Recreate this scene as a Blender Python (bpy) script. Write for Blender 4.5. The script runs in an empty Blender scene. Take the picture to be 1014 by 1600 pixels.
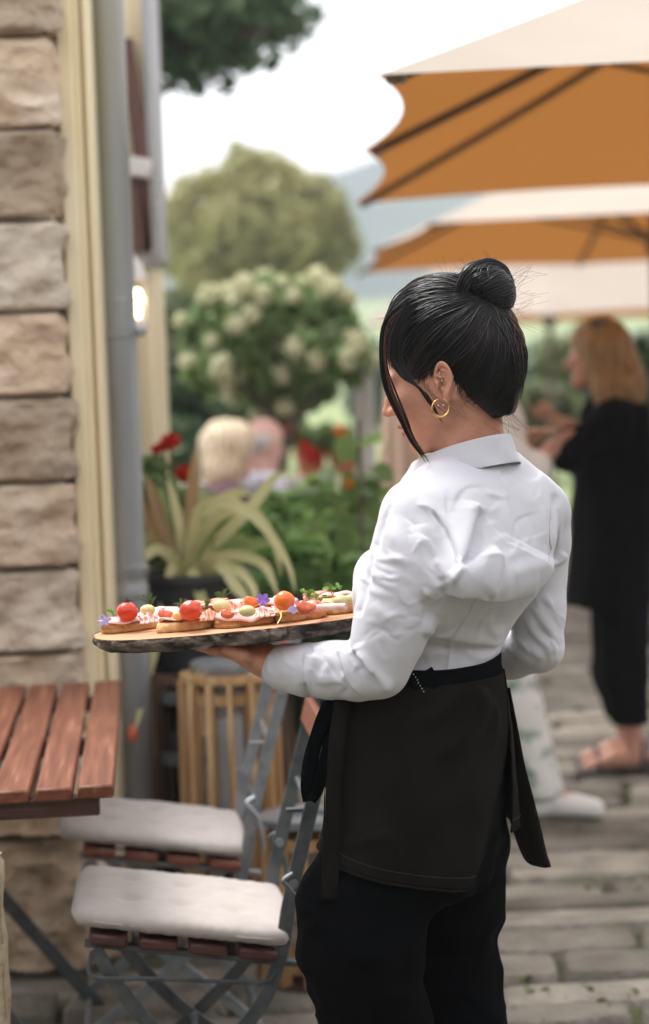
import bpy, math, random
import numpy as np
from mathutils import Vector, Matrix
R = math.radians
random.seed(7)
rng = np.random.default_rng(11)
scn = bpy.context.scene
COL = scn.collection

# ---------------------------------------------------------------- camera
CAM_H, FPX, CX, CY = 1.47, 3400.0, 507.0, 800.0
cam_d = bpy.data.cameras.new("camera")
cam_d.sensor_fit = 'HORIZONTAL'
cam_d.sensor_width = 24.0
cam_d.lens = FPX * 24.0 / 1014.0
cam_d.clip_start, cam_d.clip_end = 0.1, 2000
cam_d.dof.use_dof = True
cam_d.dof.focus_distance = 3.52
cam_d.dof.aperture_fstop = 2.7
cam = bpy.data.objects.new("camera", cam_d)
COL.objects.link(cam)
PITCH, ROLL = math.atan((800 - 588) / FPX), R(2.0)
cam.matrix_world = Matrix.Translation((0, 0, CAM_H)) @ Matrix.Rotation(R(90) - PITCH, 4, 'X') @ Matrix.Rotation(-ROLL, 4, 'Z')
scn.camera = cam

# ---------------------------------------------------------------- light: bright overcast sky, weak soft sun from the upper left
SUN_EL, SUN_AZ = R(62), R(-50)        # azimuth measured from +Y towards +X
world = bpy.data.worlds.new("World")
scn.world = world
world.use_nodes = True
wn, wl = world.node_tree.nodes, world.node_tree.links
bg = wn['Background']
sky = wn.new('ShaderNodeTexSky')
sky.sky_type = 'NISHITA'
sky.sun_disc = False
sky.sun_elevation = SUN_EL
sky.sun_rotation = SUN_AZ
sky.dust_density = 3.0
hs = wn.new('ShaderNodeHueSaturation')
hs.inputs['Saturation'].default_value = 0.32
wl.new(sky.outputs[0], hs.inputs['Color'])
cmix = wn.new('ShaderNodeMix'); cmix.data_type = 'RGBA'          # cloud layer over the clear sky
cn = wn.new('ShaderNodeTexNoise'); cn.inputs['Scale'].default_value = 2.2; cn.inputs['Detail'].default_value = 5
cr = wn.new('ShaderNodeMapRange'); cr.inputs[1].default_value = 0.3; cr.inputs[2].default_value = 0.7
cr.inputs[3].default_value = 0.72; cr.inputs[4].default_value = 0.96
wl.new(cn.outputs[0], cr.inputs[0]); wl.new(cr.outputs[0], cmix.inputs[0])
wl.new(hs.outputs[0], cmix.inputs[6]); cmix.inputs[7].default_value = (9.6, 9.45, 9.7, 1)
wl.new(cmix.outputs[2], bg.inputs[0])
bg.inputs[1].default_value = 0.11
sun_d = bpy.data.lights.new("sun", 'SUN')
sun_d.energy = 2.4
sun_d.angle = R(28)
sun_d.color = (1.0, 0.98, 0.95)
sun = bpy.data.objects.new("sun", sun_d)
COL.objects.link(sun)
sd = Vector((math.sin(SUN_AZ) * math.cos(SUN_EL), math.cos(SUN_AZ) * math.cos(SUN_EL), math.sin(SUN_EL)))
sun.rotation_euler = sd.to_track_quat('Z', 'Y').to_euler()

scn.view_settings.view_transform = 'Standard'
scn.view_settings.look = 'None'
scn.view_settings.exposure = 0.92
scn.view_settings.gamma = 1.0
scn.view_settings.use_curve_mapping = False
scn.cycles.use_denoising = True
scn.cycles.max_bounces = 8
scn.cycles.transparent_max_bounces = 16
scn.cycles.sample_clamp_indirect = 6

# ---------------------------------------------------------------- helpers
CM = np.array(cam.matrix_world)
CMI = np.linalg.inv(CM)

def ray(u, v):
    d = CM[:3, :3] @ np.array([(u - CX) / FPX, -(v - CY) / FPX, -1.0])
    return d
def P(u, v, Y):                      # the point seen at photo pixel (u, v) that lies Y metres ahead
    d = ray(u, v)
    return np.array([0, 0, CAM_H]) + d * (Y / d[1])
def PZ(u, v, z):                     # ... that lies at height z
    d = ray(u, v)
    return np.array([0, 0, CAM_H]) + d * ((z - CAM_H) / d[2])
def PPL(u, v, o, n):                 # ... that lies on the plane (o, n)
    d = ray(u, v); c = np.array([0, 0, CAM_H])
    return c + d * (np.dot(np.asarray(o) - c, n) / np.dot(d, n))
def proj(p):
    q = p @ CMI[:3, :3].T + CMI[:3, 3]
    return np.stack([CX + FPX * q[:, 0] / -q[:, 2], CY - FPX * q[:, 1] / -q[:, 2]], 1)

def mesh_np(name, v, f, smooth=True):
    """vertices (N,3); faces (M,4) or (M,3) array or list of tuples"""
    me = bpy.data.meshes.new(name)
    v = np.asarray(v, dtype=np.float32)
    if isinstance(f, np.ndarray):
        k = f.shape[1]
        me.vertices.add(len(v)); me.vertices.foreach_set('co', v.ravel())
        me.loops.add(f.size); me.loops.foreach_set('vertex_index', f.astype(np.int32).ravel())
        me.polygons.add(len(f))
        me.polygons.foreach_set('loop_start', np.arange(0, f.size, k, dtype=np.int32))
        me.update(calc_edges=True); me.validate()
    else:
        me.from_pydata([tuple(map(float, p)) for p in v], [], f)
        me.update()
    if smooth:
        me.polygons.foreach_set('use_smooth', np.ones(len(me.polygons), dtype=bool))
    return me

def obj(name, me, mat=None, parent=None, loc=None):
    if isinstance(me, MB):
        me = me.mesh(name)
    o = bpy.data.objects.new(name, me)
    COL.objects.link(o)
    if mat is not None and not me.materials:
        for m in (mat if isinstance(mat, (list, tuple)) else [mat]):
            me.materials.append(m)
    if parent is not None:
        o.parent = parent
    if loc is not None:
        o.location = loc
    return o

def empty(name, loc=(0, 0, 0), rot=(0, 0, 0)):
    o = bpy.data.objects.new(name, None)
    o.empty_display_size = 0.05
    COL.objects.link(o)
    o.location = loc; o.rotation_euler = rot
    return o

def tag(o, label=None, cat=None, group=None, kind=None):
    if label: o['label'] = label
    if cat: o['category'] = cat
    if group: o['group'] = group
    if kind: o['kind'] = kind
    return o

def copy_tree(o, parent=None):
    c = o.copy(); COL.objects.link(c)
    if parent is not None: c.parent = parent
    for ch in list(o.children): copy_tree(ch, c)
    return c

class MB:
    """collects shapes into one mesh"""
    def __init__(s): s.v, s.f, s.m = [], [], []
    def add(s, v, f, mi=0):
        b = len(s.v); s.v += [tuple(map(float, p)) for p in v]
        s.f += [tuple(b + i for i in q) for q in f]; s.m += [mi] * len(f)
        return s
    def box(s, c, d, rot=None, bev=0.0, mi=0):
        hx, hy, hz = d[0] / 2, d[1] / 2, d[2] / 2
        if bev <= 0:
            vs = [(x, y, z) for z in (-hz, hz) for y in (-hy, hy) for x in (-hx, hx)]
            fs = [(0, 2, 3, 1), (4, 5, 7, 6), (0, 1, 5, 4), (2, 6, 7, 3), (0, 4, 6, 2), (1, 3, 7, 5)]
        else:
            b = min(bev, hx * .98, hy * .98, hz * .98)
            vs, idx = [], {}
            for sx in (-1, 1):
                for sy in (-1, 1):
                    for sz in (-1, 1):
                        idx[(sx, sy, sz, 0)] = len(vs); vs.append((sx * hx, sy * (hy - b), sz * (hz - b)))
                        idx[(sx, sy, sz, 1)] = len(vs); vs.append((sx * (hx - b), sy * hy, sz * (hz - b)))
                        idx[(sx, sy, sz, 2)] = len(vs); vs.append((sx * (hx - b), sy * (hy - b), sz * hz))
            fs = []
            def q(*k): fs.append([idx[a] for a in k])
            for a in (-1, 1):
                q((a, -1, -1, 0), (a, 1, -1, 0), (a, 1, 1, 0), (a, -1, 1, 0))
                q((-1, a, -1, 1), (1, a, -1, 1), (1, a, 1, 1), (-1, a, 1, 1))
                q((-1, -1, a, 2), (1, -1, a, 2), (1, 1, a, 2), (-1, 1, a, 2))
                for c2 in (-1, 1):
                    q((a, c2, -1, 0), (a, c2, 1, 0), (a, c2, 1, 1), (a, c2, -1, 1))
                    q((a, -1, c2, 0), (a, 1, c2, 0), (a, 1, c2, 2), (a, -1, c2, 2))
                    q((-1, a, c2, 1), (1, a, c2, 1), (1, a, c2, 2), (-1, a, c2, 2))
                    for c3 in (-1, 1):
                        fs.append([idx[(a, c2, c3, 0)], idx[(a, c2, c3, 1)], idx[(a, c2, c3, 2)]])
            out = []
            for f in fs:
                p = [Vector(vs[i]) for i in f]
                n = (p[1] - p[0]).cross(p[2] - p[0]); cen = sum(p, Vector()) / len(p)
                out.append(tuple(f) if n.dot(cen) > 0 else tuple(reversed(f)))
            fs = out
        M = rot if rot is not None else Matrix.Identity(3)
        c = Vector(c)
        return s.add([M @ Vector(p) + c for p in vs], fs, mi)
    def bar(s, a, b, w, h, up=(0, 0, 1), bev=0.0, mi=0):
        a, b = Vector(a), Vector(b); d = b - a
        x = d.normalized(); y = Vector(up).cross(x)
        if y.length < 1e-4: y = Vector((0, 1, 0)).cross(x)
        y.normalize(); z = x.cross(y)
        M = Matrix((x, y, z)).transposed()
        return s.box((a + b) / 2, (d.length, w, h), M, bev, mi)
    def tube(s, pts, r, n=8, caps=True, mi=0, flat=1.0, up=None):
        v, f = tube_geo(pts, r, n, caps, flat, up)
        return s.add(v, f, mi)
    def lathe(s, prof, n=24, c=(0, 0, 0), M=None, mi=0):
        vs, fs = [], []
        for (r, z) in prof:
            for k in range(n):
                a = 2 * math.pi * k / n; vs.append(Vector((r * math.cos(a), r * math.sin(a), z)))
        for i in range(len(prof) - 1):
            for k in range(n):
                k2 = (k + 1) % n
                fs.append((i * n + k, i * n + k2, (i + 1) * n + k2, (i + 1) * n + k))
        if prof[0][0] > 1e-5: fs.append(tuple(reversed(range(n))))
        if prof[-1][0] > 1e-5: fs.append(tuple((len(prof) - 1) * n + k for k in range(n)))
        M = M or Matrix.Identity(3); c = Vector(c)
        return s.add([M @ p + c for p in vs], fs, mi)
    def mesh(s, name, smooth=True):
        me = bpy.data.meshes.new(name)
        me.from_pydata(s.v, [], s.f)
        if any(s.m): me.polygons.foreach_set('material_index', s.m)
        if smooth:
            me.polygons.foreach_set('use_smooth', np.ones(len(me.polygons), dtype=bool))
            me.set_sharp_from_angle(angle=R(38))
        me.update()
        return me

def tube_geo(pts, r, n=8, caps=True, flat=1.0, up=None):
    pts = [Vector(p) for p in pts]; m = len(pts)
    rs = list(r) if hasattr(r, '__len__') else [r] * m
    vs, fs = [], []
    y = None
    for i, p in enumerate(pts):
        t = (pts[min(i + 1, m - 1)] - pts[max(i - 1, 0)])
        t = t.normalized() if t.length > 1e-9 else Vector((0, 0, 1))
        if up is not None:
            y = Vector(up).cross(t).normalized()
        else:
            if y is None:
                y = t.orthogonal().normalized()
            y = (y - t * y.dot(t)).normalized()
        z = t.cross(y)
        for k in range(n):
            a = 2 * math.pi * k / n
            vs.append(p + y * (rs[i] * math.cos(a)) + z * (rs[i] * flat * math.sin(a)))
    for i in range(m - 1):
        for k in range(n):
            k2 = (k + 1) % n
            fs.append((i * n + k, i * n + k2, (i + 1) * n + k2, (i + 1) * n + k))
    if caps:
        fs.append(tuple(reversed(range(n)))); fs.append(tuple((m - 1) * n + k for k in range(n)))
    return vs, fs

def spline(pts, n):
    """Catmull-Rom through pts (any dimension), n samples"""
    p = np.asarray(pts, float); m = len(p)
    out = []
    for t in np.linspace(0, m - 1, n):
        i = min(int(t), m - 2); u = t - i
        p0 = p[i - 1] if i > 0 else 2 * p[0] - p[1]
        p3 = p[i + 2] if i + 2 < m else 2 * p[-1] - p[-2]
        a, b = p[i], p[i + 1]
        out.append(0.5 * (2 * a + (b - p0) * u + (2 * p0 - 5 * a + 4 * b - p3) * u * u + (3 * a - p0 - 3 * b + p3) * u ** 3))
    return np.array(out)

# value noise in numpy
def _hash(i, j, k, s):
    h = (i * 374761393 + j * 668265263 + k * 2147483647 + s * 1274126177) & 0xffffffff
    h = ((h ^ (h >> 13)) * 1274126177) & 0xffffffff
    return ((h ^ (h >> 16)) & 0xffff) / 65535.0 * 2 - 1
def vnoise(p, scale=1.0, seed=0, octaves=1):
    out = np.zeros(len(p)); amp, tot = 1.0, 0
    q = np.asarray(p, dtype=np.float64) * scale
    for o in range(octaves):
        b = np.floor(q).astype(np.int64); f = q - b; f = f * f * (3 - 2 * f)
        r = np.zeros(len(p))
        for dx in (0, 1):
            for dy in (0, 1):
                for dz in (0, 1):
                    w = (f[:, 0] if dx else 1 - f[:, 0]) * (f[:, 1] if dy else 1 - f[:, 1]) * (f[:, 2] if dz else 1 - f[:, 2])
                    r += w * _hash(b[:, 0] + dx, b[:, 1] + dy, b[:, 2] + dz, seed + o * 17)
        out += amp * r; tot += amp; amp *= .5; q = q * 2.03 + 5.1
    return out / tot

# ---------------------------------------------------------------- signed distance bodies -> one continuous mesh
def smin(a, b, k):
    h = np.clip(0.5 + 0.5 * (b - a) / k, 0, 1)
    return b + (a - b) * h - k * h * (1 - h)
def smax(a, b, k): return -smin(-a, -b, k)
def cone(p, a, b, r1, r2):
    a = np.asarray(a, np.float32); b = np.asarray(b, np.float32)
    d = b - a; t = np.clip(((p - a) @ d) / max(float(d @ d), 1e-9), 0, 1)
    return np.linalg.norm(p - a - t[:, None] * d, axis=1) - (r1 + (r2 - r1) * t)
def ell(p, c, r, M=None):
    q = p - np.asarray(c, np.float32)
    if M is not None: q = q @ np.asarray(M, np.float32)       # columns of M are the local axes
    r = np.asarray(r, np.float32)
    k0 = np.linalg.norm(q / r, axis=1); k1 = np.linalg.norm(q / (r * r), axis=1)
    return k0 * (k0 - 1) / np.maximum(k1, 1e-6)
def polycone(p, pts, rs, k=0.012):
    d = None
    for i in range(len(pts) - 1):
        e = cone(p, pts[i], pts[i + 1], rs[i], rs[i + 1])
        d = e if d is None else smin(d, e, k)
    return d

def sdf_mesh(f, lo, hi, h, B=12, slack=0.03):
    lo = np.asarray(lo, float); hi = np.asarray(hi, float)
    nb = np.maximum(np.ceil((hi - lo) / (h * B)).astype(int), 1)
    g = np.stack(np.meshgrid(*[np.arange(k) for k in nb], indexing='ij'), -1).reshape(-1, 3)
    cen = (lo + (g + .5) * B * h).astype(np.float32)
    d = f(cen)
    g = g[np.abs(d) < h * B * .9 + slack]
    N = nb * B + 1
    ax = np.arange(B + 1)
    off = np.stack(np.meshgrid(ax, ax, ax, indexing='ij'), -1).reshape(-1, 3)
    V, ID, Q = [], [], []
    cor = np.array([(x, y, z) for x in (0, 1) for y in (0, 1) for z in (0, 1)])
    edges = [(a, b) for a in range(8) for b in range(a + 1, 8) if np.abs(cor[a] - cor[b]).sum() == 1]
    def gid(c): return (c[:, 0] * N[1] + c[:, 1]) * N[2] + c[:, 2]
    for s in range(0, len(g), 48):
        gg = g[s:s + 48]; G = len(gg)
        gi = (gg[:, None, :] * B + off[None])
        val = f((lo + gi.reshape(-1, 3) * h).astype(np.float32)).reshape(G, B + 1, B + 1, B + 1)
        val = np.where(val == 0, 1e-9, val)
        sg = val < 0
        cnt = np.zeros((G, B, B, B), int)
        for c in cor: cnt += sg[:, c[0]:c[0] + B, c[1]:c[1] + B, c[2]:c[2] + B]
        w = np.argwhere((cnt > 0) & (cnt < 8))
        if not len(w): continue
        cv = np.stack([val[w[:, 0], w[:, 1] + c[0], w[:, 2] + c[1], w[:, 3] + c[2]] for c in cor], 1)
        acc = np.zeros((len(w), 3)); n = np.zeros(len(w))
        for a, b in edges:
            va, vb = cv[:, a], cv[:, b]; m = (va < 0) != (vb < 0)
            t = np.where(m, va / np.where(m, va - vb, 1), 0)
            acc += np.where(m[:, None], cor[a] + t[:, None] * (cor[b] - cor[a]), 0); n += m
        cell = gg[w[:, 0]] * B + w[:, 1:]
        V.append(lo + (cell + acc / n[:, None]) * h); ID.append(gid(cell))
        for axn in range(3):
            e = np.zeros(3, int); e[axn] = 1
            s0 = sg[:, :B, :B, :B]; s1 = sg[:, e[0]:e[0] + B, e[1]:e[1] + B, e[2]:e[2] + B]
            q = np.argwhere(s0 != s1)
            if not len(q): continue
            p0 = gg[q[:, 0]] * B + q[:, 1:]
            u = np.zeros(3, int); u[(axn + 1) % 3] = 1
            t_ = np.zeros(3, int); t_[(axn + 2) % 3] = 1
            quad = np.stack([gid(p0), gid(p0 - u), gid(p0 - u - t_), gid(p0 - t_)], 1)
            fl = ~s0[q[:, 0], q[:, 1], q[:, 2], q[:, 3]]
            quad[fl] = quad[fl][:, ::-1]
            Q.append(quad)
    V = np.concatenate(V); ID = np.concatenate(ID); Q = np.concatenate(Q)
    o = np.argsort(ID); ID, V = ID[o], V[o]
    ix = np.searchsorted(ID, Q); ix = np.clip(ix, 0, len(ID) - 1)
    ok = (ID[ix] == Q).all(1)
    return V, ix[ok]

def lap(V, F, it=2, w=0.5):
    n = len(V)
    for _ in range(it):
        acc = np.zeros((n, 3)); c = np.zeros(n)
        for a, b in ((0, 1), (1, 2), (2, 3), (3, 0)):
            np.add.at(acc, F[:, a], V[F[:, b]]); np.add.at(acc, F[:, b], V[F[:, a]])
            np.add.at(c, F[:, a], 1); np.add.at(c, F[:, b], 1)
        V = V + w * (acc / np.maximum(c, 1)[:, None] - V)
    return V
def vnormals(V, F):
    n = np.zeros_like(V)
    fn = np.cross(V[F[:, 2]] - V[F[:, 0]], V[F[:, 3]] - V[F[:, 1]])
    for k in range(4): np.add.at(n, F[:, k], fn)
    return n / np.maximum(np.linalg.norm(n, axis=1), 1e-12)[:, None]

# ---------------------------------------------------------------- materials
MATS = {}
def mat(name, c1, c2=None, rough=0.6, scale=8.0, bump=0.0, bscale=None, detail=5.0, stretch=(1, 1, 1), metal=0.0,
        spec=0.5, sheen=0.0, sss=0.0, c3=None, c3scale=3.0, c3amt=0.5, coat=0.0, ramp=(0.35, 0.65), bdist=0.01, rvar=0.0):
    m = bpy.data.materials.new(name); m.use_nodes = True
    nt = m.node_tree; N, L = nt.nodes, nt.links
    b = N['Principled BSDF']
    b.inputs['Roughness'].default_value = rough
    b.inputs['Metallic'].default_value = metal
    b.inputs['Specular IOR Level'].default_value = spec
    if sheen: b.inputs['Sheen Weight'].default_value = sheen
    if coat: b.inputs['Coat Weight'].default_value = coat; b.inputs['Coat Roughness'].default_value = .25
    if sss:
        b.inputs['Subsurface Weight'].default_value = sss
        b.inputs['Subsurface Radius'].default_value = (1.0, 0.35, 0.2)
        b.inputs['Subsurface Scale'].default_value = 0.008
    b.inputs['Base Color'].default_value = (*c1, 1)
    tc = N.new('ShaderNodeTexCoord'); mp = N.new('ShaderNodeMapping'); mp.inputs['Scale'].default_value = stretch
    L.new(tc.outputs['Object'], mp.inputs[0])
    col = None
    if c2 is not None:
        n = N.new('ShaderNodeTexNoise'); n.inputs['Scale'].default_value = scale; n.inputs['Detail'].default_value = detail
        L.new(mp.outputs[0], n.inputs['Vector'])
        r = N.new('ShaderNodeValToRGB')
        r.color_ramp.elements[0].position, r.color_ramp.elements[1].position = ramp
        r.color_ramp.elements[0].color = (*c1, 1); r.color_ramp.elements[1].color = (*c2, 1)
        L.new(n.outputs[0], r.inputs[0]); col = r.outputs[0]
        if rvar:
            rm = N.new('ShaderNodeMapRange'); rm.inputs[3].default_value = max(rough - rvar, .05); rm.inputs[4].default_value = min(rough + rvar, 1)
            L.new(n.outputs[0], rm.inputs[0]); L.new(rm.outputs[0], b.inputs['Roughness'])
    if c3 is not None:
        n3 = N.new('ShaderNodeTexNoise'); n3.inputs['Scale'].default_value = c3scale; n3.inputs['Detail'].default_value = 6
        L.new(mp.outputs[0], n3.inputs['Vector'])
        r3 = N.new('ShaderNodeMapRange'); r3.inputs[1].default_value = 1 - c3amt - .08; r3.inputs[2].default_value = 1 - c3amt + .08
        L.new(n3.outputs[0], r3.inputs[0])
        mx = N.new('ShaderNodeMix'); mx.data_type = 'RGBA'
        L.new(r3.outputs[0], mx.inputs[0])
        if col is not None: L.new(col, mx.inputs[6])
        else: mx.inputs[6].default_value = (*c1, 1)
        mx.inputs[7].default_value = (*c3, 1); col = mx.outputs[2]
    if col is not None: L.new(col, b.inputs['Base Color'])
    if bump:
        nb = N.new('ShaderNodeTexNoise'); nb.inputs['Scale'].default_value = bscale or scale * 4; nb.inputs['Detail'].default_value = 8
        L.new(mp.outputs[0], nb.inputs['Vector'])
        bp = N.new('ShaderNodeBump'); bp.inputs['Strength'].default_value = bump; bp.inputs['Distance'].default_value = bdist
        L.new(nb.outputs[0], bp.inputs['Height']); L.new(bp.outputs[0], b.inputs['Normal'])
    MATS[name] = m
    return m

def cloth_mat(name, front, back=None, trans=None, tamt=0.4, rough=0.9, noise=0.06):
    """woven sheet that lets some light through; may be another colour on its back"""
    m = bpy.data.materials.new(name); m.use_nodes = True
    N, L = m.node_tree.nodes, m.node_tree.links
    out = N['Material Output']; N.remove(N['Principled BSDF'])
    tc = N.new('ShaderNodeTexCoord')
    ns = N.new('ShaderNodeTexNoise'); ns.inputs['Scale'].default_value = 2.0; ns.inputs['Detail'].default_value = 6
    L.new(tc.outputs['Object'], ns.inputs['Vector'])
    mr = N.new('ShaderNodeMapRange'); mr.inputs[3].default_value = 1 - noise * 2; mr.inputs[4].default_value = 1 + noise * 2
    L.new(ns.outputs[0], mr.inputs[0])
    df = N.new('ShaderNodeBsdfDiffuse'); tr = N.new('ShaderNodeBsdfTranslucent'); mx = N.new('ShaderNodeMixShader')
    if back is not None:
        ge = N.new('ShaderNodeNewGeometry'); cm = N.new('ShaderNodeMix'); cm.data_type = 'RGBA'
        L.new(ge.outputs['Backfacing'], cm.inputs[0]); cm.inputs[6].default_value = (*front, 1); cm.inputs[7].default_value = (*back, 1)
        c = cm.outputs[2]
    else:
        rg = N.new('ShaderNodeRGB'); rg.outputs[0].default_value = (*front, 1); c = rg.outputs[0]
    mul = N.new('ShaderNodeVectorMath'); mul.operation = 'SCALE'
    L.new(c, mul.inputs[0]); L.new(mr.outputs[0], mul.inputs['Scale']); L.new(mul.outputs[0], df.inputs['Color'])
    tr.inputs['Color'].default_value = (*(trans or front), 1)
    mx.inputs[0].default_value = tamt
    L.new(df.outputs[0], mx.inputs[1]); L.new(tr.outputs[0], mx.inputs[2]); L.new(mx.outputs[0], out.inputs['Surface'])
    return m

def leaf_mat(name, c1, c2, tr=0.35, rough=0.5, scale=1.5, island=True):
    m = bpy.data.materials.new(name); m.use_nodes = True
    N, L = m.node_tree.nodes, m.node_tree.links
    b = N['Principled BSDF']; out = N['Material Output']
    ge = N.new('ShaderNodeNewGeometry'); rp = N.new('ShaderNodeValToRGB')
    tc = N.new('ShaderNodeTexCoord'); ns = N.new('ShaderNodeTexNoise'); ns.inputs['Scale'].default_value = scale
    L.new(tc.outputs['Object'], ns.inputs['Vector'])
    ad = N.new('ShaderNodeMath'); ad.operation = 'ADD'
    ml = N.new('ShaderNodeMath'); ml.operation = 'MULTIPLY'; ml.inputs[1].default_value = .5
    L.new(ge.outputs['Random Per Island'], ml.inputs[0]); L.new(ml.outputs[0], ad.inputs[0])
    m2 = N.new('ShaderNodeMath'); m2.operation = 'MULTIPLY'; m2.inputs[1].default_value = .5
    L.new(ns.outputs[0], m2.inputs[0]); L.new(m2.outputs[0], ad.inputs[1])
    L.new(ad.outputs[0], rp.inputs[0])
    rp.color_ramp.elements[0].position, rp.color_ramp.elements[1].position = .15, .85
    rp.color_ramp.elements[0].color = (*c1, 1); rp.color_ramp.elements[1].color = (*c2, 1)
    L.new(rp.outputs[0], b.inputs['Base Color']); b.inputs['Roughness'].default_value = rough
    t = N.new('ShaderNodeBsdfTranslucent'); mx = N.new('ShaderNodeMixShader'); mx.inputs[0].default_value = tr
    L.new(rp.outputs[0], t.inputs['Color'])
    L.new(b.outputs[0], mx.inputs[1]); L.new(t.outputs[0], mx.inputs[2]); L.new(mx.outputs[0], out.inputs['Surface'])
    return m

# leaves: many small bent leaf faces in one mesh
def leaves_mesh(name, centers, normals, size, jitter=0.4, aspect=0.55, seed=1, droop=0.0):
    r = np.random.default_rng(seed)
    n = len(centers)
    size = np.broadcast_to(np.asarray(size, float), (n,)) * r.uniform(1 - jitter, 1 + jitter, n)
    nn = normals + r.normal(0, .55, (n, 3)); nn /= np.linalg.norm(nn, axis=1)[:, None]
    t = r.normal(0, 1, (n, 3)); t[:, 2] -= droop; t -= nn * (t * nn).sum(1)[:, None]; t /= np.linalg.norm(t, axis=1)[:, None]
    s = np.cross(nn, t)
    prof = [(-.5, 0, 0), (-.15, .5, .06), (.2, .42, .05), (.5, 0, -.08), (.2, -.42, .05), (-.15, -.5, .06)]
    V = np.stack([centers + t * (a * size)[:, None] + s * (b * aspect * size)[:, None] + nn * (c * size)[:, None] for a, b, c in prof], 1)
    base = np.arange(n)[:, None] * 6
    F = np.concatenate([base + np.array([[0, 1, 2, 3]]), base + np.array([[0, 3, 4, 5]])])
    return mesh_np(name, V.reshape(-1, 3), F, smooth=False)
def blob_points(blobs, n, seed=1, shell=0.55):
    """points spread through a set of ellipsoids (cx,cy,cz,rx,ry,rz); more near the outside"""
    r = np.random.default_rng(seed)
    blobs = np.asarray(blobs, float); vol = blobs[:, 3] * blobs[:, 4] * blobs[:, 5]
    k = r.choice(len(blobs), n, p=vol / vol.sum())
    d = r.normal(0, 1, (n, 3)); d /= np.linalg.norm(d, axis=1)[:, None]
    rad = r.uniform(shell, 1.06, n) ** .7
    c = blobs[k, :3] + d * rad[:, None] * blobs[k, 3:]
    return c, d
# ================================================================ setting
def stone_mat(name, c1, c2, c3, scale=6, bump=.6):
    """per-stone colour shift + grain"""
    m = mat(name, c1, c2, rough=.9, scale=scale, bump=bump, bscale=scale * 5, bdist=.02, c3=c3, c3scale=scale * .5, c3amt=.42, spec=.25)
    N, L = m.node_tree.nodes, m.node_tree.links
    b = N['Principled BSDF']; src = b.inputs['Base Color'].links[0].from_socket
    ge = N.new('ShaderNodeNewGeometry'); hv = N.new('ShaderNodeHueSaturation')
    mr = N.new('ShaderNodeMapRange'); mr.inputs[3].default_value = .62; mr.inputs[4].default_value = 1.3
    L.new(ge.outputs['Random Per Island'], mr.inputs[0]); L.new(mr.outputs[0], hv.inputs['Value'])
    L.new(src, hv.inputs['Color']); L.new(hv.outputs[0], b.inputs['Base Color'])
    return m

m_paving = stone_mat('paving_stone', (.165, .145, .12), (.27, .245, .205), (.12, .115, .085), 9, 1.0)
m_soil = mat('mossy_soil', (.035, .04, .015), (.075, .07, .035), rough=1, scale=9, bump=.8, c3=(.045, .065, .018), c3scale=7, c3amt=.42)
m_sand = stone_mat('sandstone', (.54, .40, .275), (.66, .55, .43), (.40, .28, .18), 7, .9)
m_sand2 = stone_mat('pale_sandstone', (.54, .45, .35), (.64, .56, .46), (.42, .34, .26), 7, .7)
m_mortar = mat('mortar', (.14, .13, .115), (.2, .185, .165), rough=1, scale=20, bump=.4)
m_cream = mat('cream_paint', (.82, .70, .45), (.86, .77, .54), rough=.55, scale=3, stretch=(4, 4, .5), bump=.08, bscale=30)
m_white = mat('white_plaster', (.68, .65, .62), (.73, .70, .68), rough=.8, scale=3, bump=.1)
m_brown = mat('brown_wood', (.09, .04, .03), (.15, .075, .055), rough=.6, scale=6, stretch=(6, 6, .6), bump=.2)
m_zinc = mat('zinc', (.26, .27, .285), (.36, .37, .38), rough=.42, metal=.55, scale=4, stretch=(3, 3, .5), c3=(.30, .29, .22), c3scale=2, c3amt=.45)
m_greypaint = mat('grey_paint', (.30, .30, .31), (.37, .37, .38), rough=.6, scale=5)

# ground
gm = mesh_np('ground', [(-400, -20, -.03), (400, -20, -.03), (400, 700, -.03), (-400, 700, -.03)], [(0, 1, 2, 3)], False)
tag(obj('ground', gm, m_soil), kind='structure')

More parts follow.
